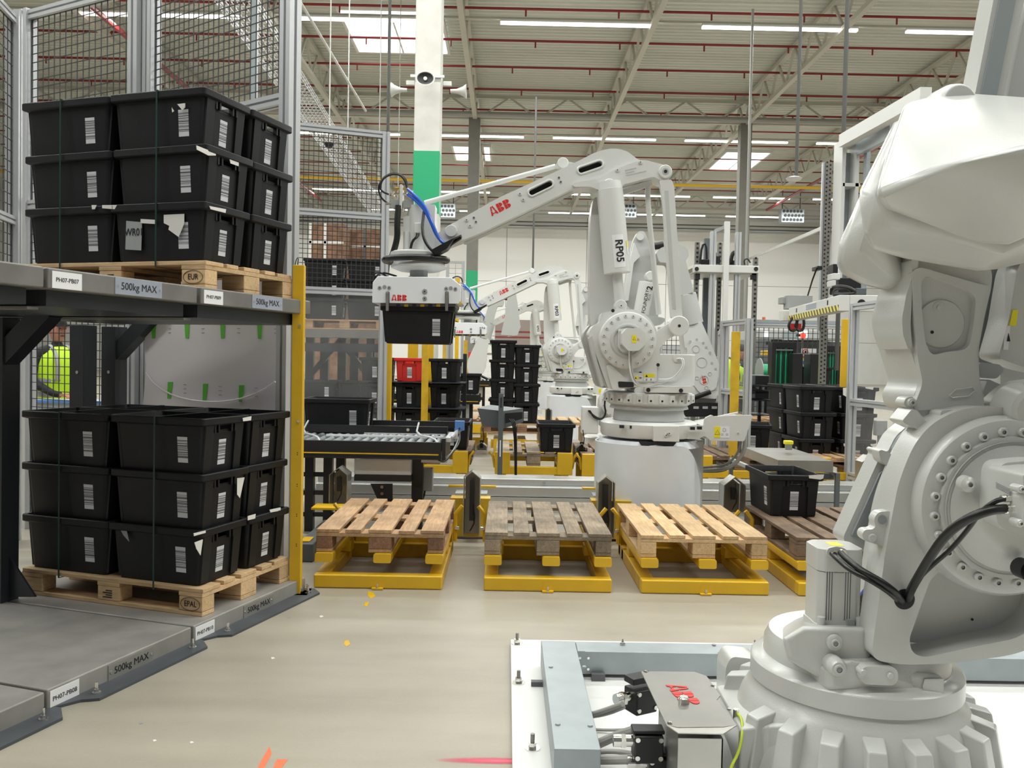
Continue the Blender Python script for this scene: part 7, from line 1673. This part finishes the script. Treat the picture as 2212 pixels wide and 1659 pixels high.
for pts, r, z in (([(1270, 1545), (1300, 1537), (1345, 1521)], .010, (.10, .16, .22)), ([(1270, 1548), (1310, 1542), (1347, 1527)], .009, (.09, .15, .21)), ([(1290, 1608), (1330, 1590), (1372, 1577)], .017, (.08, .12, .20)), ([(1280, 1625), (1330, 1622), (1375, 1630)], .009, (.09, .10, .12)), ([(1280, 1642), (1330, 1641), (1380, 1640)], .016, (.07, .09, .12)), ([(1262, 1575), (1330, 1578), (1400, 1572)], .006, (.04, .04, .10))):
    MB().tube([G(x, y, z_) for (x, y), z_ in zip(pts, z)], r, 10, 2).build('cable', 'cable_grey', t)
t = T('earth_wire', 'yellow-green earth wire hanging beside the steel connector box', 'wire', G(1592, 1540, .35))
MB().tube([P(1592, 1541, 2.72), P(1603, 1552, 2.66), P(1604, 1585, 2.6), P(1596, 1625, 2.55), P(1578, 1658, 2.5), P(1568, 1700, 2.5)], .0045, 8, 2).build('wire', 'cable_yellow', t)
q = P(1590, 1540, 2.72); MB().cyl(q + V(0, 0, -.02), q + V(0, 0, .012), .010, n=10).build('ring_terminal', 'chrome', t)

# ------------------------------------------------------------------ the near robot
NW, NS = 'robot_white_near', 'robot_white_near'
RC = P(1843, 1472, 2.8); cxn, cyn = RC.x, 2.8
nr = T('industrial_robot', 'huge white industrial robot cut by the right picture edge, nearest the camera', 'robot', (cxn, cyn, .03))
def zN(x, y): return (1700 + x / 2.766, 840 + y / 2.766)
def zU(x, y): return (1700 + x / 2.213, 150 + y / 2.213)
def zL(x, y): return (1640 + x / 2.969, 1100 + y / 2.969)
def npoly(f, y, *pts): return [((lambda v: (v.x, v.z))(P(*f(p[0], p[1]), y))) + tuple(r * .0005 for r in p[2:]) for p in pts]
def npr(name, f, y0, y1, pts, mt=NW, r=.02, bev=.015, holes=(), seg=4, ycal=None, par=None):
    poly = rpoly(npoly(f, ycal or y0, *pts), r, 6); hs = [rpoly(npoly(f, ycal or y0, *h), hr, 6) for h, hr in holes]
    return MB().prism(poly, y0, y1, hs).build(name, mt, par or nr, bevel=bev, seg=seg)
zl = lambda py, yy: P(1843, py, yy).z
MB().lathe([(0, .03), (.62, .03), (.62, .06), (.56, .08), (.50, .13), (.45, .18), (.41, .205), (.375, .29), (.355, .355), (.337, .385), (.325, .40), (.318, .425), (0, .425)], (cxn, cyn, 0), n=72).build('base_casting', NW, nr)
MB().lathe([(0, .415), (.318, .415), (.327, .421), (.327, .478), (.319, .488), (.298, .494), (.29, .50), (0, .50)], (cxn, cyn, 0), n=72).build('turning_ring', NW, nr)
for k in range(20):
    a_ = 2 * PI * (k + .3) / 20
    q = Matrix.Translation((cxn, cyn, 0)) @ Matrix.Rotation(a_, 4, 'Z')
    if abs(((a_ - PI + PI) % (2 * PI)) - PI) < .32: continue
    vs = [q @ V(x, y, z) for x, y, z in ((.33, -.034, .18), (.445, -.034, .18), (.445, .034, .18), (.33, .034, .18), (.335, -.032, .375), (.412, -.027, .358), (.412, .027, .358), (.335, .032, .375))]
    MB().add(vs, [(3, 2, 1, 0), (4, 5, 6, 7), (0, 1, 5, 4), (1, 2, 6, 5), (2, 3, 7, 6), (3, 0, 4, 7)]).build('base_block', NW, nr, bevel=.007, seg=2)
# rear-left boss and base ear towards the connector box
bq = G(1598, 1475, .25)
MB().prism(rpoly([(bq.x - .07, .10), (bq.x - .07, .33), (bq.x - .05, .37), (bq.x + .05, .36), (bq.x + .08, .30), (bq.x + .09, .10)], .02), bq.y - .06, bq.y + .07).build('base_lug', NW, nr, bevel=.012)
ear = [G(1545, 1480, .30), G(1660, 1465, .33), G(1720, 1555, .36), G(1700, 1565, .36), G(1655, 1566, .34), G(1598, 1575, .33)]
k = len(ear); MB().add(ear + [V(p.x, p.y, .04) for p in ear], [tuple(range(k)), tuple(range(k, 2 * k))[::-1]] + [(i, (i + 1) % k, k + (i + 1) % k, k + i) for i in range(k)]).build('base_ear', NW, nr, bevel=.012)
# swing body: disc plus humps
MB().lathe([(0, .49), (.288, .49), (.285, .54), (.27, .57), (0, .58)], (cxn - .0, cyn, 0), n=64).build('swing_body', NW, nr)
def blob(name, pts, mt=NW, bev=.03, seg=4, par=None):
    bm = bmesh.new(); [bm.verts.new(p) for p in pts]; bmesh.ops.convex_hull(bm, input=bm.verts)
    for v in [v for v in bm.verts if not v.link_faces]: bm.verts.remove(v)
    bmesh.ops.dissolve_limit(bm, angle_limit=.06, verts=bm.verts, edges=bm.edges); bm.verts.index_update()
    m = MB(); m.add([v.co.copy() for v in bm.verts], [tuple(v.index for v in f.verts) for f in bm.faces]); bm.free()
    return m.build(name, mt, par or nr, bevel=bev, seg=seg)
blob('motor_seat', [P(x, y, yy) for yy, pts in ((2.56, [(1735, 1352), (1872, 1356), (1885, 1445), (1790, 1480), (1700, 1425), (1690, 1380)]), (2.95, [(1735, 1330), (1880, 1335), (1900, 1420), (1700, 1400), (1690, 1350)])) for x, y in pts], bev=.02)
blob('swing_front', [P(x, y, yy) for yy, pts in ((2.52, [(1790, 1450), (1830, 1425), (2035, 1460), (2038, 1500), (1900, 1520), (1790, 1490)]), (2.75, [(1690, 1400), (2035, 1440), (2036, 1500), (1700, 1470)])) for x, y in pts], bev=.02)
npr('swing_corner', zL, 2.515, 2.6, [(1060, 1090), (1185, 1088), (1182, 1208), (1060, 1190), (1050, 1140)], r=.003, bev=.004)
# round bosses and oval cover
def boss(f, x, y, yy, r, d=.02, socket=True, mt=NW, n=24, ry=None):
    c = P(*f(x, y), yy); MB().lathe([(0, -d), (r * .75, -d), (r, -d * .5), (r, .03), (0, .03)], c, 'Y', n).build('boss', mt, nr)
    if socket:
        MB().lathe([(r * .32, -d - .004), (r * .5, -d - .004), (r * .55, -d), (r * .32, -d)], c, 'Y', 18).build('bolt_head', mt, nr); MB().cyl(c + V(0, -d - .002, 0), c + V(0, -d, 0), r * .34, n=6).build('hex_socket', 'ink_grey', nr)
boss(zL, 482, 855, 2.555, .024, .008); boss(zL, 487, 1005, 2.53, .028, .03); boss(zL, 855, 740, 2.515, .020, .004, False)
MB().prism(rpoly(npoly(zL, 2.50, (642, 1000), (882, 1004), (882, 1124), (642, 1116)), .03, 6), 2.49, 2.53).build('oval_cover', NW, nr, bevel=.008)
for x, y in ((665, 1047), (840, 1068)): boss(zL, x, y, 2.488, .010, .006, False)
# J1 motor
ym = 2.62; ma, mb_ = P(1770, 1190, ym), P(1864, 1380, ym)
def mbx(name, x0, y0, x1, y1, yy, dep, mt=NW, bev=.006): a_, b_ = P(x0, y0, yy), P(x1, y1, yy); return MB().box((a_.x, yy, b_.z), (b_.x, yy + dep, a_.z)).build(name, mt, nr, bevel=bev)
zt2 = P(1800, 1187, ym).z; zb2 = P(1800, 1385, ym).z; xc = (ma.x + mb_.x) / 2; hw = (mb_.x - ma.x) / 2
oct_ = rpoly([(xc - hw, ym + .02), (xc - hw + .02, ym), (xc + hw - .02, ym), (xc + hw, ym + .02), (xc + hw, ym + .12), (xc + hw - .03, ym + .15), (xc - hw + .03, ym + .15), (xc - hw, ym + .12)], .008)
k = len(oct_)
def pillar(name, z0, z1, s=1., mt=NW, bev=.003):
    cy_ = ym + .075; vs = [V(xc + (x - xc) * s, cy_ + (y - cy_) * s, z) for z in (z0, z1) for x, y in oct_]
    return MB().add(vs, [tuple(range(k))[::-1], tuple(range(k, 2 * k))] + [(i, (i + 1) % k, k + (i + 1) % k, k + i) for i in range(k)]).build(name, mt, nr, bevel=bev)
pillar('motor_cap', zt2 - .07, zt2, 1.0); pillar('motor_body', zb2 + .035, zt2 - .071, .97); pillar('motor_foot', zb2 - .02, zb2 + .05, 1.03)
for gx in (1786, 1826):
    for k_ in range(7): q = P(gx + k_ * 2.6, 1215, ym); MB().box((q.x - .0011, ym - .0005 + .002, P(gx, 1340, ym).z), (q.x + .0011, ym + .004, P(gx, 1213, ym).z)).build('cooling_fin', 'alu_dark' if k_ % 2 else NW, nr, smooth=False)
q = P(1803, 1195, ym - .004); MB().prism(rpoly(npoly(zL, ym - .006, (430, 290), (440, 250), (500, 238), (560, 255), (572, 300), (545, 318), (460, 318)), .01), ym - .006, ym + .002).build('cable_plate', NW, nr, bevel=.002)
ql = MB().box((P(1795, 1160, 2.68).x, 2.67, zt2), (P(1822, 1160, 2.68).x, 2.73, zt2 + .001)).build('warning_label', 'yellow_label', nr, smooth=False)
for x in (xc - hw + .012, xc + hw - .012): MB().cyl((x, ym + .0, zb2 + .05), (x, ym + .0, zb2 + .075), .012, n=12).build('bolt', NW, nr)
mbx('foot_block', 1830, 1338, 1846, 1358, ym - .004, .01, 'rack_box_grey', .001)
# main frame casting with the window
YFm = 2.50
outer = [(500, 1620, 30), (545, 1300, 10), (590, 960, 60), (610, 850, 40), (640, 700, 60), (660, 590, 60), (700, 470, 80), (760, 330, 90), (860, 210, 80), (1000, 135, 60), (1120, 108, 60), (1416, 112, 60), (1700, 180, 60), (1850, 500, 60), (1800, 1200, 60), (1650, 1480, 80), (1350, 1590, 60), (1000, 1640, 60), (700, 1650, 30)]
hole = [(860, 1130, 60), (945, 1070, 60), (1070, 1110, 60), (1230, 1190, 60), (1420, 1230, 60), (1560, 1230, 60), (1500, 1400, 60), (1380, 1490, 60), (1100, 1545, 40), (820, 1605, 40), (750, 1580, 40), (728, 1500, 40)]
frm = MB().prism(rpoly(npoly(zN, YFm, *[(x, y) for x, y, r in outer]), .04, 6), YFm, YFm + .11, [rpoly(npoly(zN, YFm, *[(x, y) for x, y, r in hole]), .035, 6), circ(*npoly(zN, YFm, (702, 1257))[0][:2], .030, 28)]).build('main_frame', NW, nr, bevel=.018, seg=4)
npr('frame_back', zN, YFm + .11, YFm + .14, [(640, 1560), (820, 900), (1000, 600), (1700, 600), (1700, 1500), (1100, 1620)], NW, .03, .0, ycal=YFm)
npr('frame_rear_wall', zN, 2.80, 2.86, [(590, 1600), (680, 1000), (740, 700), (850, 420), (960, 240), (1500, 150), (1700, 1500), (1000, 1640)], NW, .05, .02, ycal=2.6)
q = npoly(zN, YFm + .109, (1105, 1377))[0]; MB().cyl((q[0], YFm + .106, q[1]), (q[0], YFm + .108, q[1]), .004, n=10).build('drain_hole', 'ink', nr)
# frame ear with pin holes
npr('frame_ear', zN, YFm + .02, YFm + .06, [(640, 735), (560, 745), (535, 790), (548, 830), (530, 848), (480, 850), (463, 885), (480, 915), (540, 935), (585, 945), (600, 975), (640, 960)], NW, .012, .006, ycal=YFm)
c = npoly(zN, YFm, (586, 790))[0]; MB().cyl((c[0], YFm + .017, c[1]), (c[0], YFm + .019, c[1]), .013, n=20).build('pin_hole', 'robot_grey_near', nr)
boss(zN, 510, 890, YFm + .02, .013, .006, False)
# cables into the hole; a black disc over it paints its dark depth
hc = P(*zN(702, 1257), YFm); MB().lathe([(0, -.001), (.030, -.001), (.032, .003), (0, .003)], hc, 'Y', 28).build('hole_dark_disc', 'ink', nr)
# joint disc with bolts
jc_ = P(2196, 1101, 2.42); R0 = .218
MB().lathe([(.245, .10), (.262, .08), (.262, .03), (.25, .01), (.236, .005), (.205, .005), (.203, -.006), (.190, -.006), (.188, -.012), (0, -.014)], jc_ + V(0, .03, 0), 'Y', 72).build('joint_flange', NW, nr)
MB().lathe([(0, -.055), (.10, -.055), (.125, -.045), (.15, -.022), (.18, -.014), (0, -.014)], jc_ + V(0, .03, 0), 'Y', 56).build('gear_cover', NW, nr)
MB().lathe([(.1885, -.0125), (.1905, -.0125), (.1905, -.0145), (.1885, -.0145)], jc_ + V(0, .03, 0), 'Y', 72).build('joint_seam', 'ink_grey', nr)
for k_ in range(24):
    a_ = 2 * PI * (k_ + .5) / 24; c = jc_ + V(R0 * math.cos(a_), .036, R0 * math.sin(a_))
    MB().lathe([(.006, -.012), (.011, -.012), (.0135, -.008), (.0135, .0), (.006, .0)], c, 'Y', 14).build('flange_bolt', NW, nr); MB().cyl(c + V(0, -.0085, 0), c + V(0, -.0075, 0), .0065, n=6).build('hex_socket', 'ink_grey', nr)
for x, y in ((1080, 570), (1287, 475), (1275, 770)):
    c = P(*zN(x, y), 2.40); MB().lathe([(.006, -.016), (.010, -.018), (.014, -.012), (.022, -.006), (.024, .02), (.006, .02)], c, 'Y', 18).build('cover_bolt', NW, nr); MB().cyl(c + V(0, -.013, 0), c + V(0, -.012, 0), .007, n=6).build('hex_socket', 'ink_grey', nr)
c = P(2203, 1225, 2.40); m = MB().cyl(c + V(0, 0, 0), c + V(0, -.05, 0), .028, n=20); m.cyl(c + V(0, -.05, 0), c + V(0, -.06, 0), .022, n=20); m.build('black_plug', 'rubber', nr)
# joint motor with its cable box
npr('motor_plinth', zN, 2.32, 2.40, [(1190, 430), (1416, 410), (1700, 420), (1700, 860), (1400, 880), (1190, 800), (1170, 700)], NW, .03, .02, ycal=2.38)
npr('joint_motor', zN, 2.18, 2.34, [(1250, 470), (1416, 455), (1640, 460), (1640, 830), (1416, 820), (1330, 780), (1250, 730)], NW, .012, .012, ycal=2.30)
npr('motor_cap', zN, 2.14, 2.20, [(1345, 600), (1416, 590), (1640, 590), (1640, 840), (1416, 830), (1345, 790)], NW, .01, .008, ycal=2.19)
for x, y in ((1395, 597), (1388, 802)): boss(zN, x, y, 2.14, .010, .006)
for k_ in range(4): a_, b_ = P(*zN(1250, 560 + 10 * k_), 2.262), P(*zN(1330, 600 + 10 * k_), 2.19); MB().bar(a_, b_, .002, .003).build('cooling_fin', 'ink_grey', nr)
g1, g2 = P(*zN(1325, 655), 2.20), P(*zN(1318, 718), 2.20)
for g_, r in ((g1, .010), (g2, .013)): m = MB().cyl(g_ + V(-.012, 0, 0), g_ + V(.012, 0, 0), r, n=14); m.cyl(g_ + V(-.02, 0, 0), g_ + V(-.012, 0, 0), r * .8, n=10); m.build('cable_gland', 'chrome', nr)
def ncable(name, pts, r, mt='rubber', sm=3): return MB().tube([P(*f(x, y), yy) for f, x, y, yy in pts], r, 12, sm).build(name, mt, nr)
ncable('motor_cable', [(zN, 1310, 655, 2.20), (zN, 1240, 670, 2.19), (zN, 1150, 740, 2.22), (zN, 1090, 830, 2.26), (zN, 980, 960, 2.34), (zN, 860, 1060, 2.40), (zN, 780, 1140, 2.44), (zN, 730, 1200, 2.47), (zN, 700, 1260, 2.52)], .0065)
ncable('motor_cable', [(zN, 1305, 716, 2.20), (zN, 1200, 725, 2.18), (zN, 1050, 790, 2.22), (zN, 940, 880, 2.28), (zN, 850, 1010, 2.34), (zN, 780, 1130, 2.40), (zN, 740, 1200, 2.45), (zN, 715, 1270, 2.52)], .0125)
ncable('motor_cable', [(zL, 465, 285, 2.61), (zL, 500, 320, 2.56), (zL, 580, 390, 2.5), (zL, 700, 450, 2.46), (zL, 800, 510, 2.45), (zL, 870, 565, 2.46), (zL, 905, 600, 2.52)], .0075)
ncable('motor_cable', [(zL, 522, 280, 2.60), (zL, 560, 320, 2.54), (zL, 650, 390, 2.48), (zL, 760, 450, 2.45), (zL, 850, 510, 2.44), (zL, 900, 560, 2.46), (zL, 925, 610, 2.52)], .0095)
for x, y, r in ((522, 276, .012), (468, 284, .009)): c = P(*zL(x, y), 2.612); m = MB().cyl(c, c + V(0, -.02, 0), r, n=14); m.build('cable_gland', 'chrome', nr)
# cables behind the frame (blue and black)
for k_, (mt, r, dx) in enumerate((('hose_blue', .013, 0), ('rubber', .014, 22), ('rubber', .016, 50), ('rubber', .016, 80), ('cable_yellow', .005, -14))):
    ncable('rear_cable', [(zL, 600, 640 + dx, 2.86), (zL, 680, 540 + dx, 2.80), (zL, 740, 455 + dx, 2.74), (zL, 830, 400 + dx, 2.72)], r, mt, 2)
ncable('rear_cable', [(zL, 770, 160, 2.75), (zL, 735, 270, 2.78), (zL, 725, 350, 2.78), (zL, 760, 440, 2.74)], .012); ncable('rear_cable', [(zL, 790, 190, 2.75), (zL, 765, 290, 2.78), (zL, 760, 380, 2.78)], .014)
# rear bracket (dark grey pocket, pale edges)
npr('rear_bracket', zN, 2.90, 3.0, [(330, 900), (560, 395), (545, 375), (560, 360), (600, 380), (650, 280), (745, 200), (800, 230), (900, 300), (800, 900), (560, 940), (420, 980)], NW, .02, .012, ycal=2.9)
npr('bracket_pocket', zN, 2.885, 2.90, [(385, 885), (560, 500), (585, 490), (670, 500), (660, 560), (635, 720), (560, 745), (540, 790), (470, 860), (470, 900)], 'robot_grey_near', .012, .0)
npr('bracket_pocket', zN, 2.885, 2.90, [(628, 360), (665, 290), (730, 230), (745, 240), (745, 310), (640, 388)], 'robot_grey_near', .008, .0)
npr('bracket_flange', zN, 2.84, 2.90, [(548, 368), (575, 365), (610, 385), (710, 415), (705, 460), (600, 462), (560, 430)], NW, .008, .006)
# pieces on top of the frame
npr('top_lug', zN, 2.60, 2.66, [(695, 90), (710, 55), (745, 45), (775, 70), (800, 90), (850, 62), (920, 60), (960, 110), (880, 215), (850, 215), (760, 125), (720, 120)], NW, .008, .008)
boss(zN, 742, 82, 2.60, .014, .008)
npr('top_block', zN, 2.55, 2.64, [(690, 190), (745, 122), (775, 125), (845, 215), (820, 262), (700, 205)], NW, .006, .006)
npr('round_seat', zN, 2.53, 2.60, [(918, 130), (1000, 125), (1050, 140), (1000, 180), (915, 200)], NW, .01, .006)
c = P(*zN(1430, 130), 2.5); MB().lathe([(0, -.04), (.05, -.04), (.062, -.03), (.068, .0), (.08, .05), (0, .05)], c, 'Y', 36).build('pivot_cap', NW, nr)
npr('side_web', zN, 2.56, 2.66, [(1240, 110), (1330, 20), (1416, -40), (1600, -60), (1700, 200), (1400, 220)], NW, .03, .02)
npr('small_link', zN, 2.70, 2.76, [(1170, 20), (1200, -60), (1290, -20), (1280, 60), (1200, 85)], 'rod_grey', .01, .006)
npr('small_link', zU, 2.72, 2.80, [(920, 1400), (1020, 1410), (1040, 1440), (1000, 1480), (925, 1470)], 'rod_grey', .01, .006)
# lower arm
arm = [(592, 900), (610, 880), (800, 900), (980, 950), (980, 1030), (945, 1180), (915, 1340), (920, 1480), (950, 1620), (840, 1650), (620, 1640), (600, 1560), (640, 1500), (590, 1340), (560, 1260), (550, 1180), (575, 1080), (600, 1000)]
npr('lower_arm', zU, 2.62, 2.84, arm, NW, .03, .03)
rim = [(600, 960), (640, 945), (900, 1020), (975, 1040), (940, 1080), (925, 1200), (905, 1350), (920, 1500), (948, 1620), (600, 1630), (650, 1500), (625, 1380), (605, 1150)]
win = [(640, 1010), (670, 985), (860, 1050), (905, 1090), (895, 1200), (870, 1340), (760, 1350), (690, 1370), (660, 1300), (645, 1150)]
npr('arm_rim', zU, 2.595, 2.625, rim, NW, .02, .014, holes=((win, .03),))
npr('arm_edge', zU, 2.60, 2.80, [(595, 905), (628, 905), (628, 950), (600, 1040), (595, 1140), (590, 1230), (600, 1330), (580, 1340), (555, 1270), (550, 1190), (570, 1080), (600, 990)], NW, .012, .012)
c = P(*zU(731, 1216), 2.62); MB().lathe([(0, -.006), (.071, -.006), (.075, 0), (.075, .01), (0, .01)], c, 'Y', 40).build('round_cover', NW, nr)
c2 = P(*zU(721, 1140), 2.62); MB().lathe([(0, -.008), (.018, -.008), (.022, 0), (.022, .01), (0, .01)], c2, 'Y', 24).build('cover_tab', NW, nr); MB().cyl(c2 + V(0, -.012, 0), c2 + V(0, -.008, 0), .008, n=10).build('bolt', NW, nr)
c = P(*zU(695, 1256), 2.612); MB().cyl(c, c + V(0, .002, 0), .005, n=10).build('small_hole', 'ink', nr)
mk = npoly(zU, 2.60, (770, 1560), (800, 1530), (880, 1520), (893, 1535), (865, 1562), (785, 1570)); MB().tube([V(x, 2.594, z) for x, z in mk + [mk[0]]], .003, 6).build('cast_mark', NW, nr)
# head casing: tapering hood with bright top
hood = []
near = [(555, 165), (415, 578), (440, 620), (490, 690), (700, 760), (960, 860), (1040, 860), (1133, 770), (1400, 560), (1400, 180), (1133, 178)]
for x, y in near: pass
Hn = 2.30; Hf = 2.75
hp_ = [P(*zU(x, y), yy) for x, y, yy in (
    (560, 168, 2.60), (700, 128, 2.70), (830, 110, 2.76), (1000, 170, 2.66), (1700, 185, 2.62), (560, 164, 2.80), (1700, 170, 2.85),
    (418, 575, 2.34), (425, 610, 2.33), (760, 455, 2.20), (1133, 372, 2.10), (1700, 300, 2.02), (1133, 430, 2.10), (1700, 400, 2.04),
    (500, 705, 2.42), (960, 845, 2.38), (1050, 850, 2.36), (1133, 760, 2.30), (1700, 560, 2.22))]
front = blob('head_casing', hp_, bev=.065, seg=8)
# the wide lower lip around it and the far box
lip = [P(*zU(x, y), yy) for x, y, yy in ((350, 570, 2.50), (540, 190, 2.70), (345, 620, 2.48), (370, 800, 2.46), (400, 860, 2.48), (560, 905, 2.48), (900, 965, 2.48), (1000, 955, 2.48), (1133, 900, 2.48), (1700, 700, 2.48), (1700, 300, 2.5),
    (440, 590, 2.38), (1040, 870, 2.38), (1133, 800, 2.38), (500, 730, 2.38), (1700, 560, 2.38), (350, 620, 2.80), (1000, 940, 2.80), (1700, 800, 2.8), (560, 880, 2.82))]
blob('casing_lip', lip, bev=.022, seg=4)
side = [P(*zU(x, y), yy) for x, y, yy in ((345, 600, 2.70), (250, 830, 2.72), (238, 930, 2.74), (270, 985, 2.74), (350, 1030, 2.74), (560, 1078, 2.74), (600, 1000, 2.74), (430, 700, 2.60), (380, 850, 2.62), (540, 190, 2.85), (250, 830, 3.0), (240, 940, 3.0), (560, 1070, 3.0), (420, 540, 3.0), (560, 1000, 2.66))]
blob('counter_casing', side, bev=.03, seg=4)
MB().lathe([(0, -.02), (.05, -.02), (.062, .02), (.066, .10), (0, .10)], P(*zU(815, 155), 2.72), 'Y', 28).build('top_hump', NW, nr, bevel=.008)
# wing and channel beam rising behind the casing
npr('rear_link_beam', zU, 2.95, 3.05, [(1000, -400), (1150, -400), (1025, 180), (930, 900), (880, 1400), (760, 1400), (800, 900), (887, 180)], NW, .01, .012)
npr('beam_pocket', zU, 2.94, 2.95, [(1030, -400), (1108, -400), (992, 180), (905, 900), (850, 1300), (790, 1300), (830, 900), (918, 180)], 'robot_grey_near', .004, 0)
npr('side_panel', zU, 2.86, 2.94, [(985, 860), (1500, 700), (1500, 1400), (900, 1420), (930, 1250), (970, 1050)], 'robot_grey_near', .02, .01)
npr('white_column', zU, 3.0, 3.3, [(1165, -400), (1500, -400), (1500, 2000), (1020, 2000), (1020, 300)], 'robot_shade', .01, .01)
npr('side_casing', zU, 2.72, 2.84, [(1133, 890, 20), (1500, 800), (1500, 1500), (1180, 1440), (1010, 1380), (1060, 1200), (1100, 960)], NW, .02, .02)
for (x0, y0, x1, y1, mt) in ((1068, 1150, 1105, 1225, 'yellow_label'), (1038, 1225, 1068, 1340, 'label_white')):
    p = npoly(zU, 2.716, (x0 + 12, y0), (x1, y0), (x1 - 10, y1), (x0 - 4, y1)); MB().prism(p, 2.716, 2.719).build('warning_label', mt, nr, smooth=False)
p = npoly(zU, 2.714, (1052, 1300), (1060, 1260), (1068, 1300)); MB().prism(p, 2.714, 2.7155).build('triangle', 'ink', nr, smooth=False)
for o in bpy.data.objects:
    if '_used' in o: del o['_used']
for p in list(PAL.values()) + [CRATE, CRATE_RED]:
    if p not in USED:
        for c in list(p.children): bpy.data.objects.remove(c)
        bpy.data.objects.remove(p)
